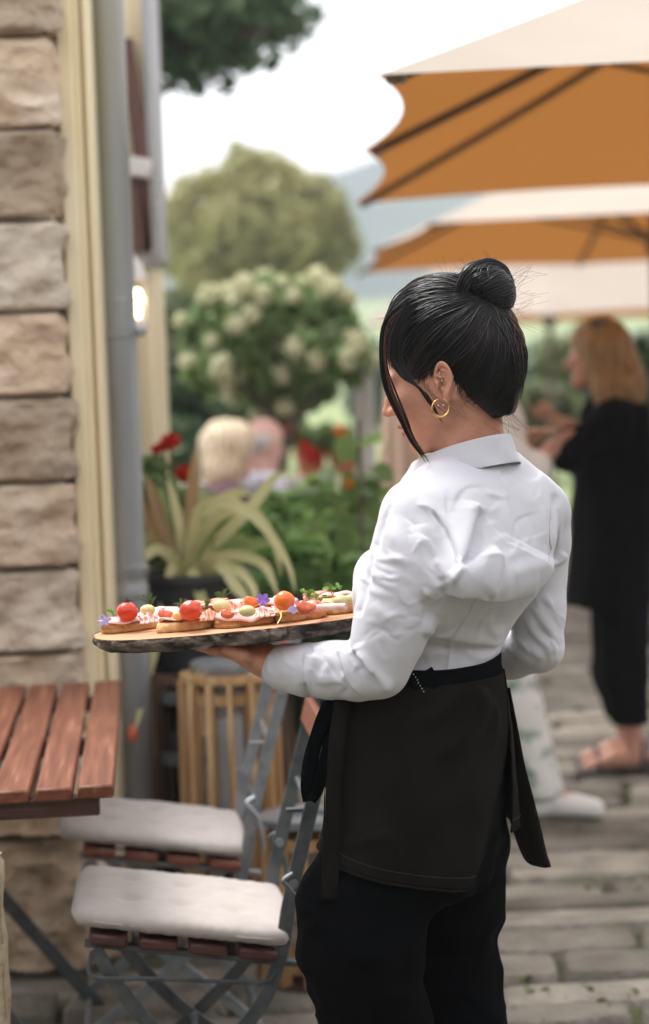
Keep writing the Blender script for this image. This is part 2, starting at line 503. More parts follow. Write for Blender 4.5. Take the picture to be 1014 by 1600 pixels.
def paving():
    r = np.random.default_rng(5)
    V, F = [], []
    y = 2.2
    ax_ = [-1, -.975, -.93, -.75, -.45, -.15, .15, .45, .75, .93, .975, 1]; ay_ = [-1, -.94, -.84, -.5, -.17, .17, .5, .84, .94, 1]
    nx, ny = len(ax_), len(ay_)
    gx, gy = np.meshgrid(ax_, ay_, indexing='ij')
    while y < 15:
        d = r.uniform(.15, .25)
        x = -3.4 + r.uniform(0, .5)
        while x < 5:
            w = r.uniform(.3, .85)
            if -3.4 < x < 5:
                hx, hy = w / 2 - r.uniform(.008, .018), d / 2 - r.uniform(.008, .022)
                e = 14.0
                # superellipse-rounded outline with a wobbling edge
                px, py = gx.copy(), gy.copy()
                k = np.maximum(np.abs(px), np.abs(py)); rr = (np.abs(px) ** e + np.abs(py) ** e) ** (1 / e)
                sc = np.where(rr > 0, k / np.maximum(rr, 1e-6), 1)
                px, py = px * sc, py * sc
                wx, wy = x + w / 2 + px * hx, y + d / 2 + py * hy
                pts = np.stack([wx.ravel(), wy.ravel(), np.full(wx.size, r.uniform(0, 9))], 1)
                wx = wx + .016 * vnoise(pts, 6, 1, 2).reshape(wx.shape); wy = wy + .015 * vnoise(pts, 6, 2, 2).reshape(wx.shape)
                z = .006 * (1 - k ** 10) + .0075 * vnoise(pts, 8, 3, 3).reshape(wx.shape) + r.normal(0, .006) - .045 * (k > .98)
                z = z + px * r.normal(0, .003) + py * r.normal(0, .003)
                b = len(V) and sum(len(a) for a in V)
                V.append(np.stack([wx.ravel(), wy.ravel(), z.ravel()], 1))
                i, j = np.meshgrid(np.arange(nx - 1), np.arange(ny - 1), indexing='ij'); i, j = i.ravel(), j.ravel()
                F.append(b + np.stack([i * ny + j, (i + 1) * ny + j, (i + 1) * ny + j + 1, i * ny + j + 1], 1))
            x += w
        y += d
    return mesh_np('paving', np.concatenate(V), np.concatenate(F))
tag(obj('paving', paving(), m_paving), kind='structure')

# low weeds and moss in the joints
def weeds():
    r = np.random.default_rng(8)
    c = np.stack([r.uniform(-.2, 2.6, 2600), 4.6 + r.uniform(0, 1, 2600) ** 1.4 * 8, r.uniform(-.012, .008, 2600)], 1)
    keep = vnoise(c * [1, 1, 0], 1.6, 4, 2) > .12
    c = c[keep]
    n = np.tile([0, 0, 1.0], (len(c), 1))
    return leaves_mesh('weeds', c, n, .022, .6, .6, 3)
m_weed = leaf_mat('weed_leaf', (.05, .08, .015), (.12, .17, .03))
tag(obj('weeds', weeds(), m_weed), kind='stuff')

# ---------------------------------------------------------------- house on the left
def rough_block(mb, x0, x1, z0, z1, yf, ret=.3, amp=.022, seed=0, mi=0):
    n, m = 64, 34
    L = (x1 - x0) + ret
    s = np.linspace(0, L, n); s[np.argmin(abs(s - (x1 - x0)))] = x1 - x0
    t = np.linspace(0, 1, m)
    S, T = np.meshgrid(s, t, indexing='ij')
    front = S <= x1 - x0 + 1e-9
    X = np.where(front, x0 + S, x1); Y = np.where(front, yf, yf + S - (x1 - x0)); Z = z0 + T * (z1 - z0)
    pts = np.stack([S.ravel(), Z.ravel(), np.full(S.size, seed * 3.7)], 1)
    h = amp * (.9 * vnoise(pts, 5, seed, 2) + 1.1 * (1 - 2 * np.abs(vnoise(pts, 9, seed + 3, 3))) + .35 * vnoise(pts, 34, seed + 5, 3)).reshape(S.shape) + .2 * amp
    edge = np.minimum.reduce([T * (z1 - z0), (1 - T) * (z1 - z0), np.abs(S - (x1 - x0)) + .004, S + .02, L - S + .02])
    edge = np.maximum(edge - .007 * np.clip(vnoise(pts, 28, seed + 9, 2).reshape(S.shape) + .15, 0, 1), 0)
    h = h * np.clip(edge / .010, 0, 1) ** .7 - .010 * np.clip(1 - edge / .006, 0, 1)
    Y = Y - np.where(front, h, 0); X = X + np.where(front, 0, h)
    f = []
    for i in range(n - 1):
        for j in range(m - 1):
            f.append((i * m + j, (i + 1) * m + j, (i + 1) * m + j + 1, i * m + j + 1))
    mb.add(np.stack([X.ravel(), Y.ravel(), Z.ravel()], 1), f, mi)

house = empty('house', (-1.2, 6.5, 0))
tag(house, 'house wall with rough sandstone corner pillar and cream painted door casing along the left edge', 'house')
HINV = Matrix.Translation((1.2, -6.5, 0))
def hpart(name, mb, m):
    me = mb.mesh(name) if isinstance(mb, MB) else mb
    me.transform(HINV)
    return obj(name, me, m, house)
YP = 5.42
xr = P(99, 700, YP)[0]
zs = [P(40, v, YP)[2] for v in (-95, 55, 200, 344, 487, 620, 755, 890, 1022, 1150)]
pil = MB()
for i in range(len(zs) - 1):
    rough_block(pil, xr - .62, xr, zs[i + 1] + .003, zs[i] - .003, YP, seed=i, mi=0 if i not in (3, 7) else 1)
zb = zs[-1]
for i, (a, b, dx) in enumerate(((0.0, .34, .02), (.34, zb, .0))):
    rough_block(pil, xr - .62, xr + dx + .015, a + .005, b - .005, YP - .02, amp=.05, seed=31 + i, mi=0)
hpart('stone_pillar', pil, [m_sand, m_sand2])
mo = MB(); mo.box((xr - .32, YP + .17, 1.28), (.62, .30, 2.5)); hpart('mortar', mo, m_mortar)
# door casing: stepped cream boards
XA, XB = P(101, 600, 5.5)[0], P(158, 600, 5.5)[0]
w = XB - XA
cas = MB()
for a, b, dy in ((0, .16, .03), (.16, .58, 0), (.58, .74, .02), (.74, .86, .045), (.86, 1.0, .02)):
    cas.box((XA + w * (a + b) / 2, 5.6 + dy, 1.35), (w * (b - a) - .0005, .18, 2.7), bev=.003)
hpart('door_casing', cas, m_cream)
# plaster wall running back behind the drainpipe
wb = MB()
a = np.array([XB - .01, 5.75]); d = np.array([-math.sin(R(4.7)), math.cos(R(4.7))])
b = a + d * 1.7
wb.add([(a[0], a[1], 0), (b[0], b[1], 0), (b[0], b[1], 2.8), (a[0], a[1], 2.8), (a[0] - .5, a[1], 0), (b[0] - .5, b[1], 0), (b[0] - .5, b[1], 2.8), (a[0] - .5, a[1], 2.8)],
       [(0, 1, 2, 3), (4, 0, 3, 7), (1, 5, 6, 2), (3, 2, 6, 7), (5, 4, 7, 6)])
hpart('plaster_wall', wb, m_white)
# brown beam end above the casing
bm_ = MB(); p0, p1 = P(112, -40, 5.62), P(128, 60, 5.62)
bm_.bar((p0[0] - .02, 5.70, p0[2] + .1), (p1[0] - .006, 5.70, p1[2] - .05), .05, .06, up=(0, 1, 0), bev=.004)
hpart('beam', bm_, m_brown)
# projecting bay further back
YB = 7.3
xa, xm, xb = P(196, 600, YB)[0], P(228, 600, YB)[0], P(244, 600, YB)[0]
ztop = P(240, 412, YB)[2]
bay = MB(); bay.box(((xa + xm) / 2 - .1, YB + .32, ztop / 2), (xm - xa + .2, .5, ztop)); hpart('bay_wall', bay, m_white)
cp = MB(); cp.box(((xm + xb) / 2, YB + .28, ztop / 2), (xb - xm, .58, ztop - .004), bev=.004)
cp.box((xm - .012, YB + .03, ztop / 2), (.02, .06, ztop - .01), bev=.003); hpart('corner_post', cp, m_cream)
ub = MB(); x0, x1 = P(178, 200, YB - .1)[0], P(232, 200, YB - .1)[0]
ub.box(((x0 + x1) / 2, YB + .2, ztop + .56), (x1 - x0, .5, 1.06)); hpart('bay_upper_wall', ub, m_cream)
gt = MB(); g0, g1 = P(228, 200, YB - .12)[0], P(240, 200, YB - .12)[0]
gt.box(((g0 + g1) / 2, YB + .12, ztop + .57), (g1 - g0, .48, 1.12), bev=.004)
gt.bar((g0 - .05, YB - .08, ztop + .02), (g1, YB - .08, ztop - .0), .05, .045, up=(0, 1, 0), bev=.004)
hpart('metal_edge', gt, m_greypaint)
sh = MB()
for (u0, v0, u1, v1, wd) in ((196, 60, 224, 250, .05), (206, 270, 222, 392, .075), (228, 268, 234, 390, .03)):
    p0, p1 = P(u0, v0, YB - .1), P(u1, v1, YB - .1)
    sh.bar(p0, p1, wd, .04, up=(0, 1, 0), bev=.003)
hpart('brown_shutter', sh, m_brown)
br = MB(); p0, p1 = P(197, 258, YB - .14), P(236, 264, YB - .14)
br.bar(p0, p1, .06, .06, up=(0, 1, 0), bev=.006); hpart('bracket', br, m_white)

# drainpipe
dp = empty('drainpipe', (P(190, 600, 5.72)[0], 5.72, 0))
tag(dp, 'grey zinc drainpipe running down the house wall beside the cream door casing', 'drainpipe')
q = MB(); q.lathe([(.046, -.02), (.046, 2.8)], 28); obj('pipe', q, m_zinc, dp)
q = MB()
zc = P(200, 905, 5.72)[2]
q.lathe([(.0465, zc - .05), (.052, zc - .045), (.052, zc - .02), (.049, zc - .012), (.049, zc + .008), (.053, zc + .015), (.053, zc + .035), (.0465, zc + .04)], 28)
obj('collar', q, m_zinc, dp)
q = MB(); zc = P(185, 520, 5.72)[2]
q.lathe([(.0465, zc - .012), (.0505, zc - .012), (.0505, zc + .012), (.0465, zc + .012)], 28)
q.box((.055, -.01, zc), (.03, .02, .02), bev=.003); q.tube([(.06, -.035, zc), (.06, .02, zc)], .006)
q.bar((0, .045, zc), (-.02, .16, zc), .012, .012)
obj('pipe_clamp', q, m_zinc, dp)
q = MB(); zc = P(185, 470, 5.72)[2]; q.lathe([(.0465, zc - .004), (.048, zc), (.0465, zc + .004)], 28); obj('pipe_joint', q, m_zinc, dp)

# lit wall lantern
lp = P(214, 470, 6.85)
wl_ = empty('wall_lantern', lp)
tag(wl_, 'small white wall lantern with a lit bulb mounted behind the drainpipe', 'lantern')
m_enamel = mat('white_enamel', (.75, .73, .72), rough=.3)
q = MB(); q.lathe([(.006, .13), (.02, .12), (.03, .085), (.036, .07), (.034, .066), (.012, .075)], 20); obj('cap', q, m_enamel, wl_)
q = MB(); q.lathe([(.02, -.055), (.03, -.06), (.033, -.085), (.02, -.1)], 20); obj('base', q, m_enamel, wl_)
q = MB()
for k in range(4):
    a = k * math.pi / 2 + .6
    q.tube([(.029 * math.cos(a), .029 * math.sin(a), -.06), (.031 * math.cos(a), .031 * math.sin(a), .07)], .0018, 5)
q.tube([(0, 0, .12), (-.02, .06, .16), (-.09, .2, .12)], .008, 6); obj('lantern_frame', q, m_enamel, wl_)
m_bulb = bpy.data.materials.new('lit_bulb'); m_bulb.use_nodes = True
b_ = m_bulb.node_tree.nodes['Principled BSDF']; b_.inputs['Emission Color'].default_value = (1, .72, .42, 1); b_.inputs['Emission Strength'].default_value = 9
q = MB(); q.lathe([(.001, .038), (.012, .033), (.019, .015), (.019, -.005), (.012, -.03), (.008, -.05)], 18); obj('bulb', q, m_bulb, wl_)

# sandstone plinth at the left edge, close to the camera
pl = P(3, 1500, 3.75)
mb = MB(); rough_block(mb, pl[0] - .3, pl[0], 0, P(4, 1338, 3.75)[2], 3.75, ret=.05, amp=.004, seed=77)
zt = P(4, 1338, 3.75)[2]
mb.add([(pl[0] - .3, 3.75, zt - .004), (pl[0], 3.75, zt - .004), (pl[0], 3.8, zt - .004), (pl[0] - .3, 3.8, zt - .004)], [(0, 1, 2, 3)])
m_plinth = mat('plinth_stone', (.36, .29, .19), (.50, .42, .29), rough=1, scale=60, bump=.9, bscale=140, detail=8, bdist=.004)
tag(obj('stone_plinth', mb, m_plinth), 'pale sandstone plinth standing under the front of the slatted table', 'plinth')
# ================================================================ parasols
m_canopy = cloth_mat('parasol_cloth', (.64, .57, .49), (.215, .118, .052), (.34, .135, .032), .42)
m_pole = mat('parasol_pole', (.13, .11, .085), (.17, .145, .11), rough=.5, scale=4)
m_rib = mat('parasol_rib', (.10, .075, .05), (.13, .10, .07), rough=.5, scale=4)
def parasol(label, cx, cy, hx, hy, zr, rise, yaw=0.0, bulge=.05, sag=.03):
    root = empty('parasol', (cx, cy, 0), (0, 0, yaw))
    tag(root, label, 'parasol', 'cream parasols over the terrace')
    tips = []
    for (a, b) in ((-1, -1), (0, -1), (1, -1), (1, 0), (1, 1), (0, 1), (-1, 1), (-1, 0)):
        k = 1 + (bulge if a * b == 0 else 0)
        tips.append(Vector((a * hx * k, b * hy * k, zr + (.02 if a * b == 0 else 0))))
    apex = Vector((0, 0, zr + rise))
    mb = MB(); n, m = 12, 10
    for s in range(8):
        A, B = tips[s], tips[(s + 1) % 8]
        vs = []
        for i in range(n + 1):
            t = i / n
            for j in range(m + 1):
                u = j / m
                e = A.lerp(B, u)
                e = e.lerp(apex, 4 * u * (1 - u) * .05); e.z -= 4 * u * (1 - u) * .032
                p = apex.lerp(e, t); p.z -= sag * math.sin(math.pi * t) * 1.2
                vs.append(p)
        fs = [(i * (m + 1) + j, (i + 1) * (m + 1) + j, (i + 1) * (m + 1) + j + 1, i * (m + 1) + j + 1) for i in range(n) for j in range(m)]
        mb.add(vs, fs)
    obj('canopy', mb.mesh('canopy'), m_canopy, root)
    hubz = zr + .02
    for s in range(8):
        q = MB(); t = tips[s]
        pts = []
        for i in range(9):
            k = i / 8; p = apex.lerp(t, k * .985); p.z -= sag * math.sin(math.pi * k) * 1.2 + .022; pts.append(p)
        q.tube(pts, .016, 6); rib = obj('rib', q, m_rib, root)
        q = MB(); mid = apex.lerp(t, .5); mid.z -= .05 + sag
        q.tube([(0, 0, hubz), mid], .012, 6); obj('strut', q, m_rib, rib)
        q = MB(); q.box(t.lerp(apex, .03) + Vector((0, 0, -.03)), (.03, .03, .03), bev=.008); obj('rib_cap', q, m_zinc, rib)
    q = MB(); q.lathe([(.028, 0), (.028, zr + rise - .02)], 16); obj('pole', q, m_pole, root)
    q = MB(); q.lathe([(.03, hubz - .09), (.055, hubz - .05), (.06, hubz + .03), (.03, hubz + .06)], 16); obj('hub', q, m_pole, root)
    q = MB(); q.lathe([(.32, 0), (.32, .05), (.28, .07), (.05, .08), (.045, .3), (.03, .3)], 24); obj('base', q, m_zinc, root)
    return root
def fit_parasol(label, un, vn, uf, vf, zr, rise, halfx, bulge=.05):
    a, b = PZ(un, vn, zr), PZ(uf, vf, zr)
    cy = (a[1] + b[1]) / 2; hy = (b[1] - a[1]) / 2
    x0 = (a[0] + b[0]) / 2
    yaw = math.atan2(-(b[0] - a[0]), b[1] - a[1])
    return parasol(label, x0 + halfx, cy, halfx, hy, zr, rise, yaw, bulge)
fit_parasol('large cream parasol nearest the camera, its orange underside at the top right', 590, 116, 553, 318, 2.2, 1.0, 1.95, .0)
fit_parasol('middle cream parasol with its pole and hub showing below the near parasol', 668, 350, 551, 428, 2.2, .85, 1.65)
fit_parasol('farthest cream parasol, a pale band behind the heads of the women', 566, 506, 600, 516, 1.9, 1.35, 1.6)

# ================================================================ trees and shrubs
m_bark = mat('tree_bark', (.05, .038, .028), (.10, .08, .06), rough=1, scale=8, stretch=(3, 3, .6), bump=.8)
m_lf_dark = leaf_mat('dark_leaf', (.028, .068, .028), (.105, .175, .06), .42)
m_lf_olive = leaf_mat('olive_leaf', (.26, .27, .09), (.50, .47, .22), .55)
m_lf_mid = leaf_mat('mid_leaf', (.09, .165, .045), (.28, .39, .13), .5)
m_lf_pale = leaf_mat('pale_leaf', (.14, .18, .08), (.26, .30, .14), .4)
m_lf_blue = leaf_mat('bluish_leaf', (.05, .09, .06), (.12, .18, .12), .35)
m_bloom = leaf_mat('cream_petal', (.60, .60, .36), (.76, .74, .52), .4)

def limbs(mb, base, top, r, targets, seed=0):
    rr = random.Random(seed)
    mid = [Vector(base).lerp(Vector(top), k) + Vector((rr.uniform(-.03, .03), rr.uniform(-.03, .03), 0)) * (1 if 0 < k < 1 else 0) for k in (0, .3, .6, 1)]
    mb.tube(mid, [r, r * .85, r * .75, r * .6], 10)
    for t in targets:
        s = Vector(base).lerp(Vector(top), rr.uniform(.75, 1)); t = Vector(t)
        mb.tube([s, s.lerp(t, .5) + Vector((0, 0, .08 * (t - s).length)), t], [r * .45, r * .28, r * .1], 6)
def tree(name, label, cat, base, top, r, blobs, n, size, m, seed, group=None, shell=.45, aspect=.55):
    root = empty(name, base); tag(root, label, cat, group)
    b0 = Vector(base)
    q = MB(); limbs(q, (0, 0, 0), Vector(top) - b0, r, [Vector(b[:3]) - b0 for b in blobs], seed); obj('trunk', q, m_bark, root)
    bl = [(b[0] - b0.x, b[1] - b0.y, b[2] - b0.z, *b[3:]) for b in blobs]
    c, d = blob_points(bl, n, seed, shell)
    keep = vnoise(c, 2.2 / max(np.mean([b[3] for b in blobs]), .1), seed, 2) > -.16
    obj('crown', leaves_mesh('crown', c[keep], d[keep] + [0, 0, .3], size, .4, aspect, seed), m, root)
    return root
def W(u, v, Y): return P(u, v, Y)
def blobs_px(lst, Y, dy=.6):
    """(u, v, radius in px) -> ellipsoids around depth Y"""
    out = []; rr = random.Random(3)
    for u, v, r in lst:
        y = Y + rr.uniform(-dy, dy); p = P(u, v, y); k = r / FPX * y
        out.append((p[0], p[1], p[2], k * 1.1, k * 1.1, k))
    return out
Y = 13.0
bl = blobs_px([(270, 30, 110), (340, 20, 95), (400, 30, 70), (300, 90, 60), (345, 115, 38), (430, -20, 80), (460, 40, 36), (200, 0, 120), (150, -60, 160), (380, 90, 34), (490, 15, 26)], Y, .8)
b0 = P(120, 900, Y)
tree('overhanging_tree', 'dark green tree hanging over the house roof at the top of the picture', 'tree', (b0[0], Y, 0), P(150, 60, Y), .16, bl, 8500, .11, m_lf_dark, 3, shell=.1)
Y = 30.0
bl = blobs_px([(405, 290, 62), (340, 330, 75), (300, 380, 60), (470, 340, 72), (515, 380, 48), (400, 370, 85), (330, 430, 50), (455, 420, 60), (280, 330, 30), (380, 245, 26), (440, 270, 25)], Y, 1.0)
b0 = P(400, 700, Y)
tree('olive_tree', 'yellow green bushy tree against the white sky behind the hydrangea', 'tree', (b0[0], Y, -.1), P(400, 420, Y), .2, bl, 11000, .17, m_lf_olive, 5, shell=.45)
# hydrangea grown as a small standard tree
Y = 10.6
bl = blobs_px([(350, 520, 62), (430, 500, 70), (500, 530, 62), (400, 570, 60), (470, 590, 56), (540, 560, 42), (330, 575, 40), (420, 620, 34), (500, 470, 40), (380, 470, 36)], Y, .25)
b0 = P(440, 700, Y)
hyd = tree('hydrangea', 'round hydrangea with cream flower heads standing behind the seated couple', 'shrub', (b0[0], Y, 0), P(440, 640, Y), .03, bl, 9000, .06, m_lf_mid, 9, shell=.4, aspect=.7)
fc, fd = [], []
rr = np.random.default_rng(4)
heads = []
for b in bl:
    for k in range(11):
        d = rr.normal(0, 1, 3); d[1] -= .5; d[2] += .35; d /= np.linalg.norm(d)
        p = np.array(b[:3]) + d * np.array(b[3:]) * 1.0
        if min([np.linalg.norm(p - h) for h in heads] + [9]) > .085: heads.append(p)
fm = []
for s in range(3):
    c, d = blob_points([(0, 0, 0, .048, .048, .046)], 150, 40 + s, .8)
    fm.append(leaves_mesh('flower_head', c, d * 2, .022, .3, .9, s)); fm[-1].materials.append(m_bloom)
for i, h in enumerate(heads[:95]):
    o = obj('flower_head', fm[i % 3], None, hyd); o.location = h - np.array(hyd.location); s = rr.uniform(.75, 1.2); o.scale = (s, s, s * rr.uniform(.9, 1.3)); o.rotation_euler = (rr.uniform(-.6, .6), rr.uniform(-.6, .6), rr.uniform(0, 6))

# background shrubs, hedge and hill
def shrub(label, lst, Y, n, size, m, seed, dy=.4, name='shrub', group=None):
    bl = blobs_px(lst, Y, dy)
    u = np.mean([a[0] for a in lst]); b0 = P(u, 900, Y)
    return tree(name, label, 'shrub', (b0[0], Y, -.02), (b0[0], Y, max(.3, min(b[2] for b in bl))), .03, bl, n, size, m, seed, group)
shrub('dark green shrub low between the house corner and the hydrangea', [(280, 600, 40), (300, 640, 40), (270, 660, 40), (340, 660, 46), (395, 665, 40), (440, 650, 34), (290, 700, 50)], 12.5, 3000, .08, m_lf_dark, 21)
shrub('pale green shrub at the corner of the house under the olive tree', [(275, 480, 30), (285, 560, 26), (270, 540, 30), (262, 500, 22)], 17, 1600, .10, m_lf_pale, 22)
shrub('bluish green hedge far behind the women under the parasols', [(600, 620, 60), (690, 600, 70), (780, 610, 60), (860, 590, 60), (930, 600, 60), (1000, 590, 70), (560, 560, 40), (640, 560, 40)], 26, 6500, .16, m_lf_blue, 23, 1.2, 'hedge')
shrub('pale meadow shrub in the gap beside the blonde woman', [(850, 640, 45), (890, 660, 40), (830, 690, 40), (870, 560, 35), (920, 530, 30), (780, 650, 40)], 22, 3500, .14, m_lf_pale, 24, .8)
shrub('deep green shrub at the right edge behind the blonde woman', [(1010, 560, 30), (1025, 640, 40), (1020, 720, 45), (1010, 800, 40), (1025, 880, 40)], 11.5, 2600, .07, m_lf_dark, 25)

m_hill = mat('hill_forest', (.05, .075, .065), (.09, .12, .10), rough=1, scale=.05, bump=.5, bscale=.3, bdist=2)
def hill():
    n, m = 60, 14
    X, T = np.meshgrid(np.linspace(-190, 220, n), np.linspace(0, 1, m), indexing='ij')
    top = 26 + 9 * np.sin(X * .012 + .9) + 3 * np.sin(X * .05)
    pts = np.stack([X.ravel(), T.ravel() * 90, np.zeros(X.size)], 1)
    Z = top * T ** .8 + 2.0 * vnoise(pts, .09, 3, 3).reshape(X.shape) * T - 1
    Yy = 240 + 90 * T
    i, j = np.meshgrid(np.arange(n - 1), np.arange(m - 1), indexing='ij'); i, j = i.ravel(), j.ravel()
    return mesh_np('hill', np.stack([X.ravel(), Yy.ravel(), Z.ravel()], 1), np.stack([i * m + j, (i + 1) * m + j, (i + 1) * m + j + 1, i * m + j + 1], 1))
tag(obj('hill', hill(), m_hill), kind='structure')
m_meadow = mat('meadow_grass', (.15, .20, .07), (.24, .28, .12), rough=1, scale=1.2, bump=.3)
tag(obj('meadow', mesh_np('meadow', [(-60, 19, -.02), (80, 19, -.02), (80, 120, 2.2), (-60, 120, 2.2), (80, 250, 10), (-60, 250, 10)], [(0, 1, 2, 3), (3, 2, 4, 5)], False), m_meadow), kind='structure')
# ================================================================ unseen wing, parasol and hedge, added to shade the back of the waitress
wx0 = xr - .45
q = MB(); q.box((wx0 - 4.2, 0.2, 1.7), (3.6, 9.6, 3.4)); o = obj('shade_wing', q, m_white); tag(o, 'added unseen house wing beside the camera, there to shade the waitress', 'shade blocker')  # invented block out of view, holds sky light off her back
parasol('added unseen parasol above the camera to shade the back of the waitress', 2.35, -.7, 1.95, 1.95, 2.25, 1.0)  # extra canopy out of view, added to dim the light from behind
c, d = blob_points([(-3, -7, 1.6, 2.2, 1.2, 2.6), (0, -6.5, 2.2, 2.4, 1.2, 2.9), (3, -6, 2.2, 2.4, 1.2, 2.9), (6, -5, 2.0, 2.2, 1.4, 2.8), (7.5, -2, 2.0, 1.4, 2.2, 2.8), (8, 1.5, 2.0, 1.4, 2.2, 2.8)], 16000, 77, .5)
o = obj('hedge', leaves_mesh('hedge', c, d, .2, .4, .7, 7), m_lf_dark); tag(o, 'added unseen hedge behind the camera to cut the light on the waitress', 'hedge')  # invented leaf screen out of view, blocks low sky light from behind
# ================================================================ slatted table
m_redwood = mat('red_brown_wood', (.125, .036, .016), (.195, .066, .030), rough=.5, scale=5, stretch=(14, .7, 14), c3=(.30, .165, .10), c3scale=5, c3amt=.31, bump=.35, bscale=14, coat=.06, spec=.35, rvar=.16, bdist=.003)
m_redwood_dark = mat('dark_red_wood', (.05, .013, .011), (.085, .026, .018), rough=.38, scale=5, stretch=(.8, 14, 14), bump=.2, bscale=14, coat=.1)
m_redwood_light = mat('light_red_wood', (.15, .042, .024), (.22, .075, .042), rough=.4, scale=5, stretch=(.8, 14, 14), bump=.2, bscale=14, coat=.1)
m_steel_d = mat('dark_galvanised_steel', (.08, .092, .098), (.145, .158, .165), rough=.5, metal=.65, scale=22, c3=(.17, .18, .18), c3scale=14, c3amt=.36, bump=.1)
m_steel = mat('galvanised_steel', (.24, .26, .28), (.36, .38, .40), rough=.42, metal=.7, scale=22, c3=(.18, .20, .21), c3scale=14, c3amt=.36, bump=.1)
ZT = .74
na, fa = PZ(180, 1228, ZT), PZ(190, 1064, ZT)
tdir = np.array([fa[0] - na[0], fa[1] - na[1]]); TL = np.linalg.norm(tdir); tdir /= TL
TYAW = math.atan2(-tdir[0], tdir[1])
table = empty('garden_table', (na[0], na[1], 0), (0, 0, TYAW))          # local x to the right, y away, origin at the near right corner
tag(table, 'weathered red brown slatted wooden garden table beside the stone pillar', 'table')
rr = random.Random(2)
pitch = .0775
for k in range(9):
    q = MB(); x = -pitch * k - .034
    q.box((x, TL / 2 + rr.uniform(-.004, .004), ZT - .0125 + rr.uniform(-.0015, .0015)), (.067 if k else .066, TL, .025), Matrix.Rotation(rr.uniform(-.002, .002), 3, 'Z'), bev=.004)
    o = obj('slat', q, m_redwood, table)
q = MB()
for y in (.05, TL - .07, TL * .5):
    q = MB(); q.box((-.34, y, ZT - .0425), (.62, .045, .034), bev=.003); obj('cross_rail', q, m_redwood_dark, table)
for y in (.35, TL - .3):
    for s in (-1, 1):
        q = MB(); q.bar((-.60 if s > 0 else -.50, y + s * .012, ZT - .062), (-.07 if s > 0 else -.66, y + s * .012, .0), .032, .008, up=(0, 1, 0), bev=.002)
        obj('leg', q, m_steel_d, table)

# ================================================================ folding chairs (front towards -x)
m_cushion = mat('cushion_linen', (.41, .365, .335), (.45, .405, .37), rough=.95, scale=30, bump=.35, bscale=420, sheen=.25, bdist=.002)
SP = math.atan2(.062, .40)              # the seat slopes down to the back
def folding_chair(label, loc, yaw, slat_m, steel_m):
    root = empty('folding_chair', loc, (0, 0, yaw)); tag(root, label, 'folding chair', 'folding chairs along the table')
    def sz(x): return .462 - math.tan(SP) * x          # top of the seat slats at local x (0 = front edge)
    RY = Matrix.Rotation(SP, 3, 'Y')
    n = 4
    for k in range(n):
        x = .045 + k * .092
        q = MB(); q.box((x, .20, sz(x) - .011), (.072, .40, .022), RY, bev=.005); obj('seat_slat', q, slat_m, root)
    for y in (.05, .35):
        q = MB(); q.bar((0.0, y, sz(0) - .031), (.40, y, sz(.40) - .031), .022, .012, bev=.002); obj('seat_rail', q, steel_m, root)
    for y in (.028, .372):
        # rear bar: backrest top -> seat back -> curves forward to the front foot
        yo = y + (-.012 if y < .2 else .012)
        pts = spline([(.50, 0, .915), (.445, 0, .72), (.385, 0, .50), (.365, 0, .40), (.325, 0, .305), (.24, 0, .215), (.12, 0, .115), (.0, 0, .03), (-.03, 0, .0)], 34)
        q = MB(); ribbon(q, [(p[0], yo, p[2]) for p in pts], .027, .006); obj('back_bar', q, steel_m, root)
        # front bar: seat front -> curves to the rear foot
        yi = y
        pts = spline([(.02, 0, sz(.02) - .035), (.07, 0, .335), (.15, 0, .235), (.25, 0, .145), (.33, 0, .08), (.40, 0, .0)], 26)
        q = MB(); ribbon(q, [(p[0], yi, p[2]) for p in pts], .026, .006); obj('leg_bar', q, steel_m, root)
        q = MB()
        pv = (.205, (yo + yi) / 2, .185)
        for a_, b_, c_, d_ in ((pv[0], yo, yi, pv[2]), (.392, yo, yo, .53), (.46, yo, yo, .78)):
            q = MB(); q.tube([(a_, min(b_, c_) - .012, d_), (a_, max(b_, c_) + .012, d_)], .009, 10); obj('rivet', q, m_steel, root)
        # wire hook that locks the seat
        so = -1 if y < .2 else 1
        hook = spline([(.392, yo + so * .004, .548), (.374, yo + so * .012, .538), (.384, yo + so * .014, .522), (.398, yo + so * .013, .50), (.405, yo + so * .012, .462), (.408, yo + so * .010, .432)], 20)
        q = MB(); q.tube(hook, .0052, 8); obj('seat_hook', q, steel_m, root)
    wire = spline([(.012, .012, sz(0) - .045), (.008, .012, .385), (.03, .012, .372), (.12, .012, .366), (.28, .012, .35), (.335, .012, .348), (.352, .012, .36), (.352, .012, sz(.35) - .03)], 30)
    for y_ in (.012, .388):
        q = MB(); q.tube([(p[0], y_, p[2]) for p in wire], .0045, 6); obj('seat_wire', q, steel_m, root)
    for a_, d_ in ((.205, .185), (.385, .02), (.0, .03)):
        q = MB(); q.tube([(a_, .015, d_), (a_, .385, d_)], .006, 8); obj('cross_rod', q, steel_m, root)
    for z, x in ((.885, .495), (.80, .47)):
        q = MB(); q.box((x - .012, .20, z), (.018, .37, .055), Matrix.Rotation(R(15), 3, 'Y'), bev=.005); obj('back_slat', q, m_redwood_light, root)
    q = MB(); q.bar((.385, .03, .665), (.42, .03, .665), .02, .006); q.tube([(.432, .03, .66), (.432, .37, .66)], .006, 8); obj('back_rod', q, steel_m, root)
    return root
